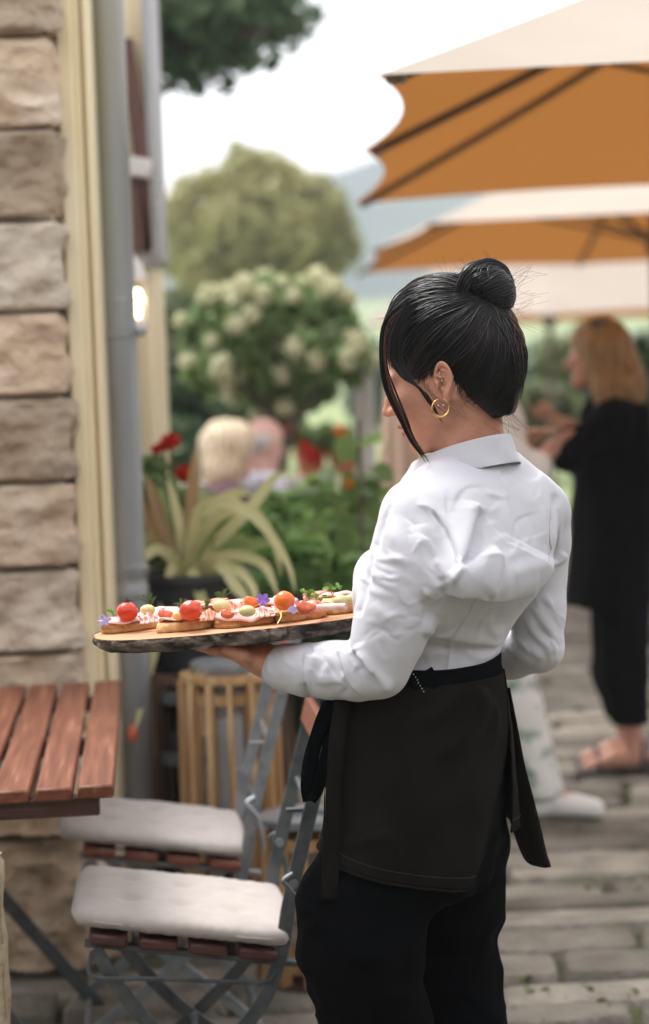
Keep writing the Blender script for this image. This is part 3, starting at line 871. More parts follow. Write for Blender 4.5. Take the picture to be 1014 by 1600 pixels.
def ribbon(mb, pts, w, t):
    """flat steel strip bent in the x-z plane: w wide in the plane, t thick across it"""
    pts = [Vector(p) for p in pts]; m = len(pts); vs = []
    for i, p in enumerate(pts):
        d = (pts[min(i + 1, m - 1)] - pts[max(i - 1, 0)]).normalized()
        n = Vector((d.z, 0, -d.x))
        b = .0012
        for a, c in ((-w / 2, -t / 2 + b), (-w / 2 + b, -t / 2), (w / 2 - b, -t / 2), (w / 2, -t / 2 + b), (w / 2, t / 2 - b), (w / 2 - b, t / 2), (-w / 2 + b, t / 2), (-w / 2, t / 2 - b)):
            vs.append(p + n * a + Vector((0, c, 0)))
    fs = [(i * 8 + k, i * 8 + (k + 1) % 8, (i + 1) * 8 + (k + 1) % 8, (i + 1) * 8 + k) for i in range(m - 1) for k in range(8)]
    fs += [tuple(range(8)), tuple((m - 1) * 8 + k for k in reversed(range(8)))]
    mb.add(vs, fs)

def cushion(name, label, loc, yaw, sx, sy, th, seed):
    n, m = 64, 56
    U, Vv = np.meshgrid(np.linspace(-1, 1, n), np.linspace(-1, 1, m), indexing='ij')
    def side(sgn):
        e = np.maximum(np.abs(U) ** 2.5, np.abs(Vv) ** 2.5)
        k = np.clip((1 - np.abs(U)) * 9, 0, 1) * np.clip((1 - np.abs(Vv)) * 9, 0, 1)
        prof = np.clip(1 - np.maximum(np.abs(U), np.abs(Vv)) ** 7, 0, 1) ** .5
        z = sgn * th / 2 * prof
        # square quilting tufts
        for cx in (-.5, 0, .5):
            for cy in (-.4, .4):
                d = np.hypot((U - cx) * sx / 2, (Vv - cy) * sy / 2)
                z -= sgn * .013 * np.exp(-(d / .022) ** 2)
        pts = np.stack([U.ravel() * sx * 4, Vv.ravel() * sy * 4, np.full(U.size, seed + sgn)], 1)
        z += sgn * .004 * vnoise(pts, 2.3, seed, 3).reshape(U.shape) * prof
        ang = np.arctan2(Vv, U)
        pk = .0022 * np.sin(ang * 46 + 3 * np.sin(ang * 5)) * np.exp(-((1 - np.maximum(np.abs(U), np.abs(Vv))) / .10) ** 2) * (1 - np.maximum(np.abs(U), np.abs(Vv)) ** 30)
        return z + sgn * pk
    corner = 1 - .035 * (np.abs(U) ** 4) * (1 - np.abs(Vv) ** 4)
    rnd = 1 - .05 * (np.abs(U * Vv)) ** 6
    pull = 1 + .0
    X = U * sx / 2 * (1 - .03 * (1 - np.abs(U) ** 2) * 0) * rnd * (1 - .02 * np.cos(Vv * math.pi / 2) * 0); Yv = Vv * sy / 2 * rnd * (1 - .03 * np.cos(U * math.pi / 2) * -.3)
    vt = np.stack([X, Yv, side(1)], -1).reshape(-1, 3); vb = np.stack([X, Yv, side(-1) * .8], -1).reshape(-1, 3)
    i, j = np.meshgrid(np.arange(n - 1), np.arange(m - 1), indexing='ij'); i, j = i.ravel(), j.ravel()
    f = np.stack([i * m + j, (i + 1) * m + j, (i + 1) * m + j + 1, i * m + j + 1], 1)
    V = np.concatenate([vt, vb]); F = np.concatenate([f, f[:, ::-1] + n * m])
    me = mesh_np(name, V, F)
    import bmesh
    bm = bmesh.new(); bm.from_mesh(me); bmesh.ops.remove_doubles(bm, verts=bm.verts, dist=.0004); bm.to_mesh(me); bm.free()
    o = obj(name, me, m_cushion); tag(o, label, 'cushion', 'seat cushions on the folding chairs')
    o.location = loc; o.rotation_euler = (0, SP, yaw)
    # stitched seam along the edge
    q = MB(); pts = []
    for k in range(120):
        a = 2 * math.pi * k / 120; c, s = math.cos(a), math.sin(a); e = 9
        r_ = (abs(c) ** e + abs(s) ** e) ** (-1 / e)
        pts.append((c * r_ * sx / 2 * .995, s * r_ * sy / 2 * .995, .0004 * math.sin(k * 3)))
    q.tube(pts + [pts[0]], .0022, 6, caps=False); obj('seam', q, m_cushion, o)
    return o
CHY = R(5)
def place_chair(lab, clab, u0, v0, z0, slat_m, steel_m, seed, cu, csx):
    p = PZ(u0, v0, z0)                       # front near corner of the seat slats
    ch = folding_chair(lab, (p[0], p[1], 0), CHY, slat_m, steel_m)
    c, s = math.cos(CHY), math.sin(CHY)
    lx, ly = cu, .20
    cushion('seat_cushion', clab, (p[0] + lx * c - ly * s, p[1] + lx * s + ly * c, .462 - math.tan(SP) * lx + .023), CHY + R(-1), csx, .41, .050, seed)
    return ch
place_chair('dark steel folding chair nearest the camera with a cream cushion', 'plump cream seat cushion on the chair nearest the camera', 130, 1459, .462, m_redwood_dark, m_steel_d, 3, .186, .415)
place_chair('light steel folding chair behind the first with lighter red seat slats', 'cream seat cushion on the second chair, half under the table', 122, 1323, .462, m_redwood_light, m_steel, 8, .165, .42)

# ================================================================ planters by the wall
m_bamboo = mat('honey_wood', (.32, .17, .065), (.50, .31, .14), rough=.5, scale=5, stretch=(9, 9, .8), c3=(.56, .40, .22), c3scale=4, c3amt=.4, bump=.2)
m_oldwood = mat('old_barrel_wood', (.055, .03, .018), (.12, .065, .035), rough=.8, scale=5, stretch=(9, 9, .7), bump=.6)
m_black = mat('black_plastic', (.018, .019, .02), (.03, .03, .032), rough=.5, scale=5)
m_glass = bpy.data.materials.new('lantern_glass'); m_glass.use_nodes = True
g_ = m_glass.node_tree.nodes['Principled BSDF']; g_.inputs['Transmission Weight'].default_value = .9; g_.inputs['Roughness'].default_value = .08; g_.inputs['Base Color'].default_value = (.9, .92, .93, 1)
def slat_lantern(label, u, vtop, Y, r, zb=0.0, n=14, top_m=None, tilt=0.0):
    p = P(u, vtop, Y); h = p[2] - zb
    root = empty('slatted_lantern', (p[0], Y, zb), (0, 0, .3)); tag(root, label, 'lantern', 'slatted wooden lanterns by the wall')
    for k in range(n):
        a = 2 * math.pi * k / n; r0, r1 = r * 1.08, r
        q = MB(); q.bar((r0 * math.cos(a), r0 * math.sin(a), .02), (r1 * math.cos(a), r1 * math.sin(a), h - .018),   .039, .014, up=(math.cos(a + math.pi / 2), math.sin(a + math.pi / 2), 0), bev=.003)
        obj('slat', q, m_bamboo, root)
    ri = r - .02
    for z in (.06, h * .46, h - .06):
        q = MB(); q.lathe([(ri, z - .014), (ri + .013, z - .014), (ri + .013, z + .014), (ri, z + .014)], 28); obj('hoop', q, m_bamboo, root)
    q = MB(); q.lathe([(ri - .01, h - .018), (r + .012, h - .018), (r + .012, h), (ri - .03, h), (ri - .03, h - .012)], 32); obj('top_ring', q, top_m or m_bamboo, root)
    q = MB(); q.lathe([(r * 1.02, 0), (r * 1.08, .004), (r * 1.08, .02), (.01, .02)], 28); obj('base', q, m_oldwood, root)
    return root, h
lan, h = slat_lantern('tall honey coloured slatted wooden lantern with a glass top, under the serving board', 356, 1050, 5.55, .112)
q = MB(); q.lathe([(.085, h * .5), (.088, h + .004), (.092, h + .03), (.090, h + .03), (.083, h * .5)], 28); obj('glass', q, m_glass, lan)
q = MB(); q.lathe([(.0875, h + .006), (.096, h + .008), (.097, h + .026), (.088, h + .026)], 28); obj('metal_rim', q, m_steel, lan)
q = MB(); q.lathe([(.001, h * .5), (.035, h * .5), (.035, h * .5 + .25), (.001, h * .5 + .26)], 18); obj('candle', q, m_enamel, lan)
lan2, h2 = slat_lantern('lower slatted lantern with a grey metal rim between the chair backs', 478, 1272, 5.2, .105, n=13, top_m=m_steel)

# old wooden barrel that carries the black pot
pb = P(270, 1040, 5.95)
barrel = empty('wooden_barrel', (pb[0] + .06, 5.95, 0)); tag(barrel, 'old dark brown wooden barrel under the black flower pot', 'barrel')
hb = pb[2]
def br_(z): return .205 + .03 * math.sin(math.pi * z / hb) + .0 * z
for k in range(16):
    a = 2 * math.pi * k / 16; q = MB()
    pts = [Vector((br_(z) * math.cos(a), br_(z) * math.sin(a), z)) for z in np.linspace(0, hb, 7)]
    for i in range(6): q.bar(pts[i], pts[i + 1], .084, .02, up=(-math.sin(a), math.cos(a), 0))
    obj('stave', q, m_oldwood, barrel)
for z in (.08, hb * .33, hb * .68, hb - .06):
    q = MB(); q.lathe([(br_(z) + .012, z - .016), (br_(z) + .016, z - .016), (br_(z) + .016, z + .016), (br_(z) + .012, z + .016)], 32); obj('hoop', q, m_steel_d, barrel)
q = MB(); q.lathe([(.001, hb - .012), (.2, hb - .012), (.2, hb - .03), (.001, hb - .03)], 24); obj('lid', q, m_oldwood, barrel)

# strap-leaf plant in a black pot
m_strap = leaf_mat('strap_leaf', (.44, .42, .17), (.64, .60, .32), .4, .45, 6)
m_strapg = leaf_mat('strap_leaf_green', (.14, .22, .05), (.32, .38, .12), .4, .45, 6)
m_straprust = leaf_mat('strap_leaf_rust', (.22, .10, .03), (.34, .24, .08), .35, .45, 6)
YPOT = 5.95
pot = empty('potted_plant', (barrel.location.x + .0, YPOT, hb)); tag(pot, 'black pot of arching yellow green strap leaves on the wooden barrel', 'potted plant')
zt = P(300, 893, YPOT)[2] - hb
q = MB(); q.lathe([(.11, 0), (.15, zt * .9), (.165, zt * .92), (.165, zt), (.15, zt), (.145, zt - .03), (.001, zt - .03)], 32); obj('pot', q, m_black, pot)
def strap(mb, pts, w, tip=.15):
    pts = spline(pts, 18); m = len(pts); vs = []
    for i, p in enumerate(pts):
        t = pts[min(i + 1, m - 1)] - pts[max(i - 1, 0)]; t = t / np.linalg.norm(t)
        s = np.cross(t, [0.25, -1.0, .25]); s /= np.linalg.norm(s); nn = np.cross(s, t)
        k = i / (m - 1); ww = w * (min(1, .55 + k * 2.5)) * (1 - max(0, (k - .55) / .45) ** 1.6 * (1 - tip * .3))
        vs += [p - s * ww, p - nn * ww * .28, p + s * ww]
    mb.add(vs, [(i * 3 + a, i * 3 + a + 1, (i + 1) * 3 + a + 1, (i + 1) * 3 + a) for i in range(m - 1) for a in (0, 1)])
def leaf_px(lst, w, m, base=(290, 905)):
    for k, (pl_, dy) in enumerate(lst):
        q = MB(); n = len(pl_)
        pts = [P(u, v, YPOT + dy * (i / (n - 1)) ** 1.2) - np.array(pot.location) for i, (u, v) in enumerate(pl_)]
        strap(q, pts, w * rr.uniform(.85, 1.15)); obj('leaf', q, m, pot)
leaf_px([([(290, 905), (300, 850), (310, 800), (335, 785), (375, 790), (420, 830), (452, 885), (462, 925)], -.25),
         ([(292, 905), (325, 875), (370, 868), (410, 880), (425, 905), (436, 935)], -.2),
         ([(295, 905), (330, 885), (372, 890), (398, 925), (388, 955)], -.3),
         ([(288, 905), (268, 870), (245, 858), (228, 870), (222, 885)], -.2),
         ([(285, 905), (272, 880), (262, 920), (250, 980), (232, 1050), (218, 1115), (208, 1150)], -.35),
         ([(288, 905), (300, 890), (318, 945), (338, 990)], -.3),
         ([(292, 905), (340, 880), (375, 925), (385, 940)], -.32),
         ([(300, 880), (350, 835), (395, 790), (425, 750), (452, 735)], .15),
         ([(288, 900), (282, 830), (272, 780), (262, 745)], .1),
         ([(290, 905), (312, 840), (350, 800), (395, 800), (430, 850), (440, 900)], -.1),
         ([(286, 905), (255, 850), (236, 838), (220, 860), (214, 900)], .1),
         ([(294, 905), (350, 900), (380, 930), (395, 960)], -.25),
         ([(292, 905), (330, 800), (372, 770), (400, 775)], .2)], .0155, m_strap)
leaf_px([([(292, 900), (330, 850), (365, 838), (395, 845)], .1), ([(290, 900), (315, 840), (330, 815), (332, 860)], .0), ([(286, 900), (262, 840), (255, 790), (252, 760)], .1),
         ([(292, 900), (345, 870), (400, 850), (430, 852)], .2), ([(288, 900), (300, 830), (318, 780), (310, 760)], .25)], .018, m_strapg)
leaf_px([([(286, 900), (250, 850), (228, 800), (218, 770)], .0), ([(286, 900), (258, 830), (240, 775), (230, 745)], .1), ([(288, 900), (298, 800), (304, 740), (306, 700)], .2)], .017, m_straprust)
q = MB(); tp = P(208, 1150, YPOT - .36) - np.array(pot.location); q.lathe([(.001, .03), (.013, .018), (.016, 0), (.01, -.014), (.001, -.018)], 12, tp)
m_bud = mat('red_bud', (.42, .07, .03), (.55, .16, .08), rough=.5, scale=20); obj('bud', q, m_bud, pot)

# red geraniums behind it
m_red = leaf_mat('red_petal', (.55, .012, .006), (.75, .05, .02), .35)
def geranium(label, flowers, Y, seed, foliage, n=900, size=.05, group=None, base_v=905, m_f=None):
    b0 = P(np.mean([f[0] for f in flowers]), base_v, Y); root = empty('geranium', b0); tag(root, label, 'geranium', group)
    q = MB()
    for (u, v, r) in flowers:
        p = P(u, v, Y) - b0; q.tube(spline([(0, 0, 0), (p[0] * .3, .02, p[2] * .5), p], 8), .004, 6)
    obj('stem', q, m_lf_mid if False else m_weed, root)
    bl = [tuple(np.array(b) - np.array([*b0, 0, 0, 0])) for b in blobs_px(foliage, Y, .08)]
    c, d = blob_points(bl, n, seed, .2); obj('foliage', leaves_mesh('foliage', c, d + [0, -.3, .5], size, .4, .95, seed), m_lf_mid, root)
    for (u, v, r) in flowers:
        p = P(u, v, Y) - b0; k = r / FPX * Y
        c, d = blob_points([(p[0], p[1], p[2], k, k, k * .75)], 90, seed + 5, .5); obj('flower_head', leaves_mesh('flower_head', c, d, k * .75, .3, .9, seed), m_f or m_red, root)
    return root
geranium('tall red geranium in bloom just right of the drainpipe', [(268, 690, 15), (246, 702, 9), (290, 741, 15), (257, 697, 10)], 6.45, 3, [(250, 770, 32), (240, 730, 22), (300, 790, 30), (270, 820, 40), (245, 850, 34)])

m_fresh = leaf_mat('fresh_leaf', (.10, .23, .05), (.34, .50, .17), .5)
# leafy bed in front of the stone wall
shrub('leafy green shrub in the bed between the strap plant and the waitress', [(420, 800, 32), (455, 830, 42), (500, 850, 48), (540, 880, 46), (470, 900, 52), (400, 880, 50), (530, 930, 60), (340, 800, 30), (380, 820, 34), (560, 800, 26), (360, 900, 50), (420, 960, 60), (470, 790, 26), (300, 840, 40), (330, 870, 40)], 7.4, 5200, .062, m_fresh, 31, .35)
shrub('dark leaved shrub low behind the wooden lanterns', [(440, 1010, 60), (500, 1060, 60), (540, 1000, 50), (330, 980, 50), (450, 1120, 60), (250, 950, 34), (400, 1060, 50)], 7.0, 3600, .055, m_lf_dark, 33, .3)
shrub('light green foliage directly behind the strap leaf plant', [(245, 800, 30), (300, 812, 34), (350, 835, 40), (400, 836, 36), (440, 860, 42), (480, 884, 44), (420, 905, 44), (505, 925, 48), (548, 905, 36), (360, 880, 40)], 6.6, 3600, .07, m_fresh, 35, .2)
shrub('fresh green shrub between the garden wall and the climbing plant', [(500, 770, 24), (470, 806, 28), (530, 812, 30), (585, 842, 30), (560, 880, 34), (600, 900, 30)], 8.6, 1800, .075, m_fresh, 37, .2)
# staked plant with broad leaves and an orange flower
YS = 6.9
b0 = P(574, 1080, YS)
st = empty('staked_plant', (b0[0], YS, 0)); tag(st, 'broad leaved climbing plant on a thin pole with one orange flower', 'plant')
q = MB(); q.tube([(0, 0, 0), (.0, 0, P(566, 655, YS)[2])], .008, 8); obj('pole', q, m_pole, st)
lv = [(548, 760), (590, 745), (585, 790), (558, 720), (600, 705), (545, 820), (592, 840), (560, 860), (530, 800), (575, 690), (535, 745), (600, 770), (520, 860), (555, 900), (590, 890), (500, 790), (512, 740), (490, 835), (540, 700), (598, 735), (570, 815), (535, 850), (600, 805), (505, 880), (575, 760), (480, 770), (525, 780), (560, 775)]
c = np.array([P(u, v, YS + rr.uniform(-.15, .15)) for u, v in lv]) - np.array(st.location)
obj('foliage', leaves_mesh('foliage', c, np.tile([0, -.35, .8], (len(c), 1)), .105, .3, .75, 5), m_lf_mid, st)
m_orange = leaf_mat('orange_petal', (.75, .22, .01), (.85, .35, .02), .3)
c, d = blob_points([(*(P(546, 756, YS) - np.array(st.location)), .016, .016, .014)], 40, 3, .5); obj('flower_head', leaves_mesh('flower_head', c, d, .022, .2, .9, 1), m_orange, st)

# low garden wall of pale stones behind the bed
YW = 11.6
gw = MB(); r_ = np.random.default_rng(12)
z = 0.0; zi = 0
ztop = P(520, 742, YW)[2]
x0, x1 = P(300, 742, YW)[0], P(640, 742, YW)[0]
while z < ztop - .05:
    hh = min(r_.uniform(.10, .17), ztop - z); x = x0 + r_.uniform(-.1, 0)
    while x < x1:
        wd = r_.uniform(.16, .38)
        gw.box((x + wd / 2, YW + r_.uniform(-.012, .012), z + hh / 2), (wd - .014, .3, hh - .012), Matrix.Rotation(r_.uniform(-.02, .02), 3, 'Y'), bev=.025); x += wd
    z += hh
m_palewall = stone_mat('pale_wall_stone', (.40, .34, .28), (.52, .46, .40), (.32, .28, .22), 5, .6)
gwo = obj('garden_wall', gw, m_palewall); tag(gwo, 'low wall of pale stones behind the leafy bed, flower pots on top', 'wall')
m_terra = mat('terracotta', (.34, .10, .05), (.42, .15, .08), rough=.8, scale=9)
for k, (u, lab, fl, mf) in enumerate(((487, 'terracotta pot of red flowers on the garden wall left of the waitress', [(486, 708, 12), (478, 698, 9), (455, 672, 10), (492, 716, 10)], None),
                                 (537, 'terracotta pot of orange pink flowers on the garden wall close to the waitress', [(530, 672, 9), (545, 690, 9)], m_orange))):
    p = P(u, 742, YW); rt = empty('flower_pot', (p[0], YW, ztop)); tag(rt, lab, 'flower pot', 'flower pots on the garden wall')
    q = MB(); q.lathe([(.06, 0), (.085, .11), (.095, .11), (.095, .14), (.08, .14), (.001, .12)], 20); obj('pot', q, m_terra, rt)
    b = np.array(rt.location)
    bl = [tuple(np.array(t) - np.array([*b, 0, 0, 0])) for t in blobs_px([(u, 690, 24), (u - 22, 680, 20), (u + 20, 690, 20)], YW, .05)]
    c, d = blob_points(bl, 500, 50 + k, .3); obj('foliage', leaves_mesh('foliage', c, d, .05, .4, .8, k), m_lf_mid, rt)
    for (fu, fv, fr) in fl:
        pp = P(fu, fv, YW - .1) - b; kk = fr / FPX * YW; c, d = blob_points([(*pp, kk, kk, kk)], 60, 7, .5)
        obj('flower_head', leaves_mesh('flower_head', c, d, kk * .8, .3, .9, k), mf or m_red, rt)
# grey post and a folded beige parasol behind the waitress
q = MB(); p = P(572, 760, 10.8); q.box((p[0], 10.8, P(572, 585, 10.8)[2] / 2), (.10, .10, P(572, 585, 10.8)[2]), bev=.01)
m_post = mat('pale_post', (.42, .40, .36), (.52, .50, .46), rough=.8, scale=6); q.lathe([(.06, 0), (.075, .02), (.05, .05), (.001, .07)], 12, (p[0], 10.8, P(572, 585, 10.8)[2])); tag(obj('post', q, m_post), 'pale grey garden post beside the hydrangea', 'post')
p = P(625, 700, 9.6); fp = empty('folded_parasol', (p[0], 9.6, 0)); tag(fp, 'folded peach beige parasol standing in front of the face of the waitress', 'parasol')
zt = P(625, 575, 9.6)[2]
m_peach = cloth_mat('peach_cloth', (.62, .46, .36), None, None, .15)
q = MB(); vs, fs = [], []; n = 32
for i, (z, r) in enumerate(((zt, .015), (zt - .05, .045), (zt - .3, .075), (zt - .55, .095), (zt - .8, .10), (zt - .95, .07))):
    for k in range(n):
        a = 2 * math.pi * k / n; rr_ = r * (1 + .16 * math.cos(a * 8)); vs.append((rr_ * math.cos(a), rr_ * math.sin(a), z))
fs = [(i * n + k, i * n + (k + 1) % n, (i + 1) * n + (k + 1) % n, (i + 1) * n + k) for i in range(5) for k in range(n)]
q.add(vs, fs); obj('canopy', q, m_peach, fp)
q = MB(); q.lathe([(.02, 0), (.02, zt + .03)], 12); q.lathe([(.25, 0), (.25, .05), (.03, .08)], 20); obj('pole', q, m_pole, fp)
# ================================================================ waitress
Y0 = 3.58
S0 = FPX / Y0
def D(u, v, dy=0.0): return P(u, v, Y0 + dy)
TH = R(48)
BF = np.array([-math.sin(TH), math.cos(TH), 0.0])       # where the body faces
BL = np.array([-math.cos(TH), -math.sin(TH), 0.0])      # her left
class Rings:
    """elliptic cross-sections stacked in height: (photo row, left, right, depth/width ratio)"""
    def __init__(s, rows, dy=0.0):
        a = []
        for v, uL, uR, q, *e in rows:
            c = P((uL + uR) / 2, v, Y0 + dy + (e[0] if e else 0)); hw = (uR - uL) / 2 / S0
            A = hw / math.sqrt(math.cos(TH) ** 2 + (math.sin(TH) * q) ** 2)
            a.append((c[2], c[0], c[1], A, A * q))
        a.sort(); a = np.array(a); s.z0, s.z1 = a[0, 0], a[-1, 0]
        zz = np.linspace(s.z0, s.z1, 160)
        dense = spline(a, 400); o = np.argsort(dense[:, 0]); dense = dense[o]
        s.t = np.stack([zz] + [np.interp(zz, dense[:, 0], dense[:, k]) for k in range(1, 5)], 1)
    def at(s, z):
        return [np.interp(z, s.t[:, 0], s.t[:, k]) for k in range(1, 5)]
    def sdf(s, p, grow=0.0, cap=0.012):
        cx, cy, A, B = s.at(p[:, 2]); A = A + grow; B = B + grow
        dx, dy = p[:, 0] - cx, p[:, 1] - cy
        x = dx * BL[0] + dy * BL[1]; y = dx * BF[0] + dy * BF[1]
        k0 = np.hypot(x / A, y / B); k1 = np.hypot(x / A ** 2, y / B ** 2)
        d = k0 * (k0 - 1) / np.maximum(k1, 1e-6)
        d = np.where(k0 < 1e-3, -np.minimum(A, B), d)
        return smax(d, np.maximum(s.z0 - p[:, 2], p[:, 2] - s.z1), cap)
    def point(s, z, phi, grow=0.0):
        cx, cy, A, B = s.at(z)
        r = BL * (A + grow) * math.cos(phi) + BF * (B + grow) * math.sin(phi)
        return np.array([cx + r[0], cy + r[1], z])
    def find(s, z, u, grow=0.0):
        """angle on the camera side whose point is seen in photo column u"""
        ph = np.linspace(-math.pi * 1.25, math.pi * .25, 400)
        pts = np.array([s.point(z, a, grow) for a in ph]); uu = proj(pts)[:, 0]
        near = np.array([(BL * math.cos(a) / 1 + BF * math.sin(a))[1] < 0.12 for a in ph])
        e = np.abs(uu - u) + np.where(near, 0, 1e4)
        return ph[np.argmin(e)]

TORSO = Rings([(716, 672, 806, .85), (735, 650, 826, .72), (760, 628, 858, .58, -.005), (800, 612, 874, .58, -.018), (850, 582, 874, .66, -.03), (900, 552, 862, .74, -.035), (940, 550, 840, .76, -.015),
               (975, 554, 814, .72, .015), (1010, 558, 793, .70, .022), (1045, 556, 779, .74, .006), (1072, 550, 778, .74)])
HIPS = Rings([(1040, 558, 777, .74), (1065, 553, 780, .74), (1110, 532, 786, .74), (1170, 520, 792, .74), (1230, 517, 795, .74), (1300, 517, 797, .74), (1400, 520, 786, .74)])
aL = [D(640, 812, -.115), D(642, 852, -.125), D(638, 890, -.135), D(629, 925, -.14), D(615, 965, -.145), D(602, 1008, -.15), D(592, 1045, -.15)]
rL = [.050, .058, .062, .0605, .060, .052, .046]
fL = [D(592, 1045, -.15), D(560, 1048, -.13), D(520, 1047, -.105), D(480, 1047, -.08), D(450, 1044, -.06), D(414, 1036, -.035)]
fr = [.046, .047, .0455, .042, .037, .031]
aR = [D(846, 806, .11), D(843, 850, .12), D(838, 900, .125), D(838, 950, .12), D(842, 1012, .115)]
rR = [.050, .049, .048, .047, .041]
fR = [D(842, 1012, .115), D(800, 1024, .16), D(745, 1030, .21), D(672, 1026, .235)]
frR = [.041, .040, .036, .031]
# head frame
PS, PT = R(69), R(17)
HC = D(696, 560, .0)
hF = np.array([-math.sin(PS) * math.cos(PT), math.cos(PS) * math.cos(PT), -math.sin(PT)])
hS = np.array([-math.cos(PS), -math.sin(PS), 0.0])
hT = np.cross(hF, hS) * -1
if hT[2] < 0: hT = -hT
HM = np.stack([hF, hS, hT], 1)
def H(f, s, t): return HC + HM @ np.array([f, s, t])

# serving board plane
BO = D(396, 969, .03)
bx = np.array([math.cos(R(3.4)), 0, math.sin(R(3.4))]); by0 = np.array([0.0, 1.0, 0.0])
bn = np.cross(bx, by0); bx_yaw = R(5)
bX = bx * math.cos(bx_yaw) + by0 * math.sin(bx_yaw); bY = np.cross(bn, bX)
BT = .023
def board_z(p, off=0.0):           # height of the board's top plane above/below p, plus off
    return BO[2] - ((p[0] - BO[0]) * bn[0] + (p[1] - BO[1]) * bn[1]) / bn[2] + off

def hand_sdf(p, wrist, knuck, side, up, flen, spread, curl, thumb):
    """palm + five separate bent fingers. side: unit vector towards the thumb, up: palm normal"""
    d0 = knuck - wrist; Lp = np.linalg.norm(d0); d0 = d0 / Lp
    side = side - d0 * np.dot(side, d0); side /= np.linalg.norm(side); up = np.cross(d0, side) * np.sign(np.dot(np.cross(d0, side), up))
    M = np.stack([d0, side, up], 1)
    d = ell(p, wrist + d0 * Lp * .58, (Lp * .56, .041, .0165), M)
    d = smin(d, cone(p, wrist - d0 * .05, wrist + d0 * .02, .025, .025), .02)
    d = smin(d, ell(p, wrist + d0 * Lp * .35 + side * .022 - up * .002, (Lp * .36, .019, .018), M), .012)
    for k in range(4):
        o = (1.5 - k)
        base = knuck + side * o * .0195 - d0 * abs(o) * .004
        dr = d0 + side * o * spread; dr /= np.linalg.norm(dr)
        L = flen * (.92, 1.04, .98, .78)[k]
        a1 = base + dr * L * .45
        c2 = dr * math.cos(curl) + up * math.sin(curl); a2 = a1 + c2 * L * .31
        c3 = dr * math.cos(curl * 1.8) + up * math.sin(curl * 1.8); a3 = a2 + c3 * L * .24
        f = polycone(p, [base - dr * .02, a1, a2, a3], [.0098, .0088, .0080, .0066], .004)
        d = smin(d, f, .005)
    t0 = wrist + d0 * Lp * .30 + side * .030
    t1 = t0 + thumb * .034; tb = thumb * .8 + d0 * .5; tb /= np.linalg.norm(tb); t2 = t1 + tb * .03
    d = smin(d, polycone(p, [t0 - thumb * .01, t1, t2], [.0125, .0105, .0082], .006), .009)
    return d

wL = D(436, 1036, -.05); kL = D(371, 1013, .0); kL[2] = board_z(kL, -BT - .022)
sideL = np.cross(kL - wL, [0, 0, 1.0]); sideL /= np.linalg.norm(sideL)
if sideL[1] > 0: sideL = -sideL            # thumb of the left palm-up hand points to the camera side
wR = D(655, 1022, .235); kR = D(585, 1004, .17); kR[2] = board_z(kR, -BT - .022)
sideR = np.array([0, 1.0, 0])

def head_sdf(p):
    q = (p - HC.astype(np.float32)) @ HM.astype(np.float32)
    q0 = q; q = q * np.array((1, 1, 1), np.float32); q[:, 0] = np.where(q[:, 0] > 0, q[:, 0] / 1.10, q[:, 0])
    d = ell(q, (-.008, 0, .012), (.098, .077, .098))
    d = smin(d, ell(q, (.035, 0, -.055), (.058, .056, .076)), .03)
    m = q.copy(); m[:, 1] = np.abs(m[:, 1])
    d = smin(d, cone(m, (-.008, .056, -.062), (.066, .014, -.118), .020, .014), .025)
    d = smin(d, ell(q, (.078, 0, -.122), (.018, .020, .014)), .018)
    d = smin(d, ell(m, (.062, .040, -.048), (.030, .024, .024)), .02)       # cheeks
    d = smin(d, ell(m, (.080, .030, -.006), (.016, .026, .010)), .015)      # brow
    d = smax(d, -ell(m, (.102, .032, -.024), (.018, .018, .012)), .012)     # eye sockets
    d = smin(d, ell(m, (.080, .031, -.024), (.014, .016, .011)), .004)      # lids
    n = polycone(q, [(.088, 0, -.014), (.102, 0, -.034), (.112, 0, -.050)], [.0075, .0085, .0098], .006)
    n = smin(n, ell(m, (.099, .011, -.054), (.011, .0075, .008)), .006)
    d = smin(d, n, .010)
    d = smin(d, ell(q, (.090, 0, -.081), (.0145, .022, .0065)), .005)       # upper lip
    d = smin(d, ell(q, (.087, 0, -.095), (.0145, .019, .0070)), .005)       # lower lip
    d = smax(d, -ell(q, (.104, 0, -.088), (.010, .024, .0018)), .004)
    return d

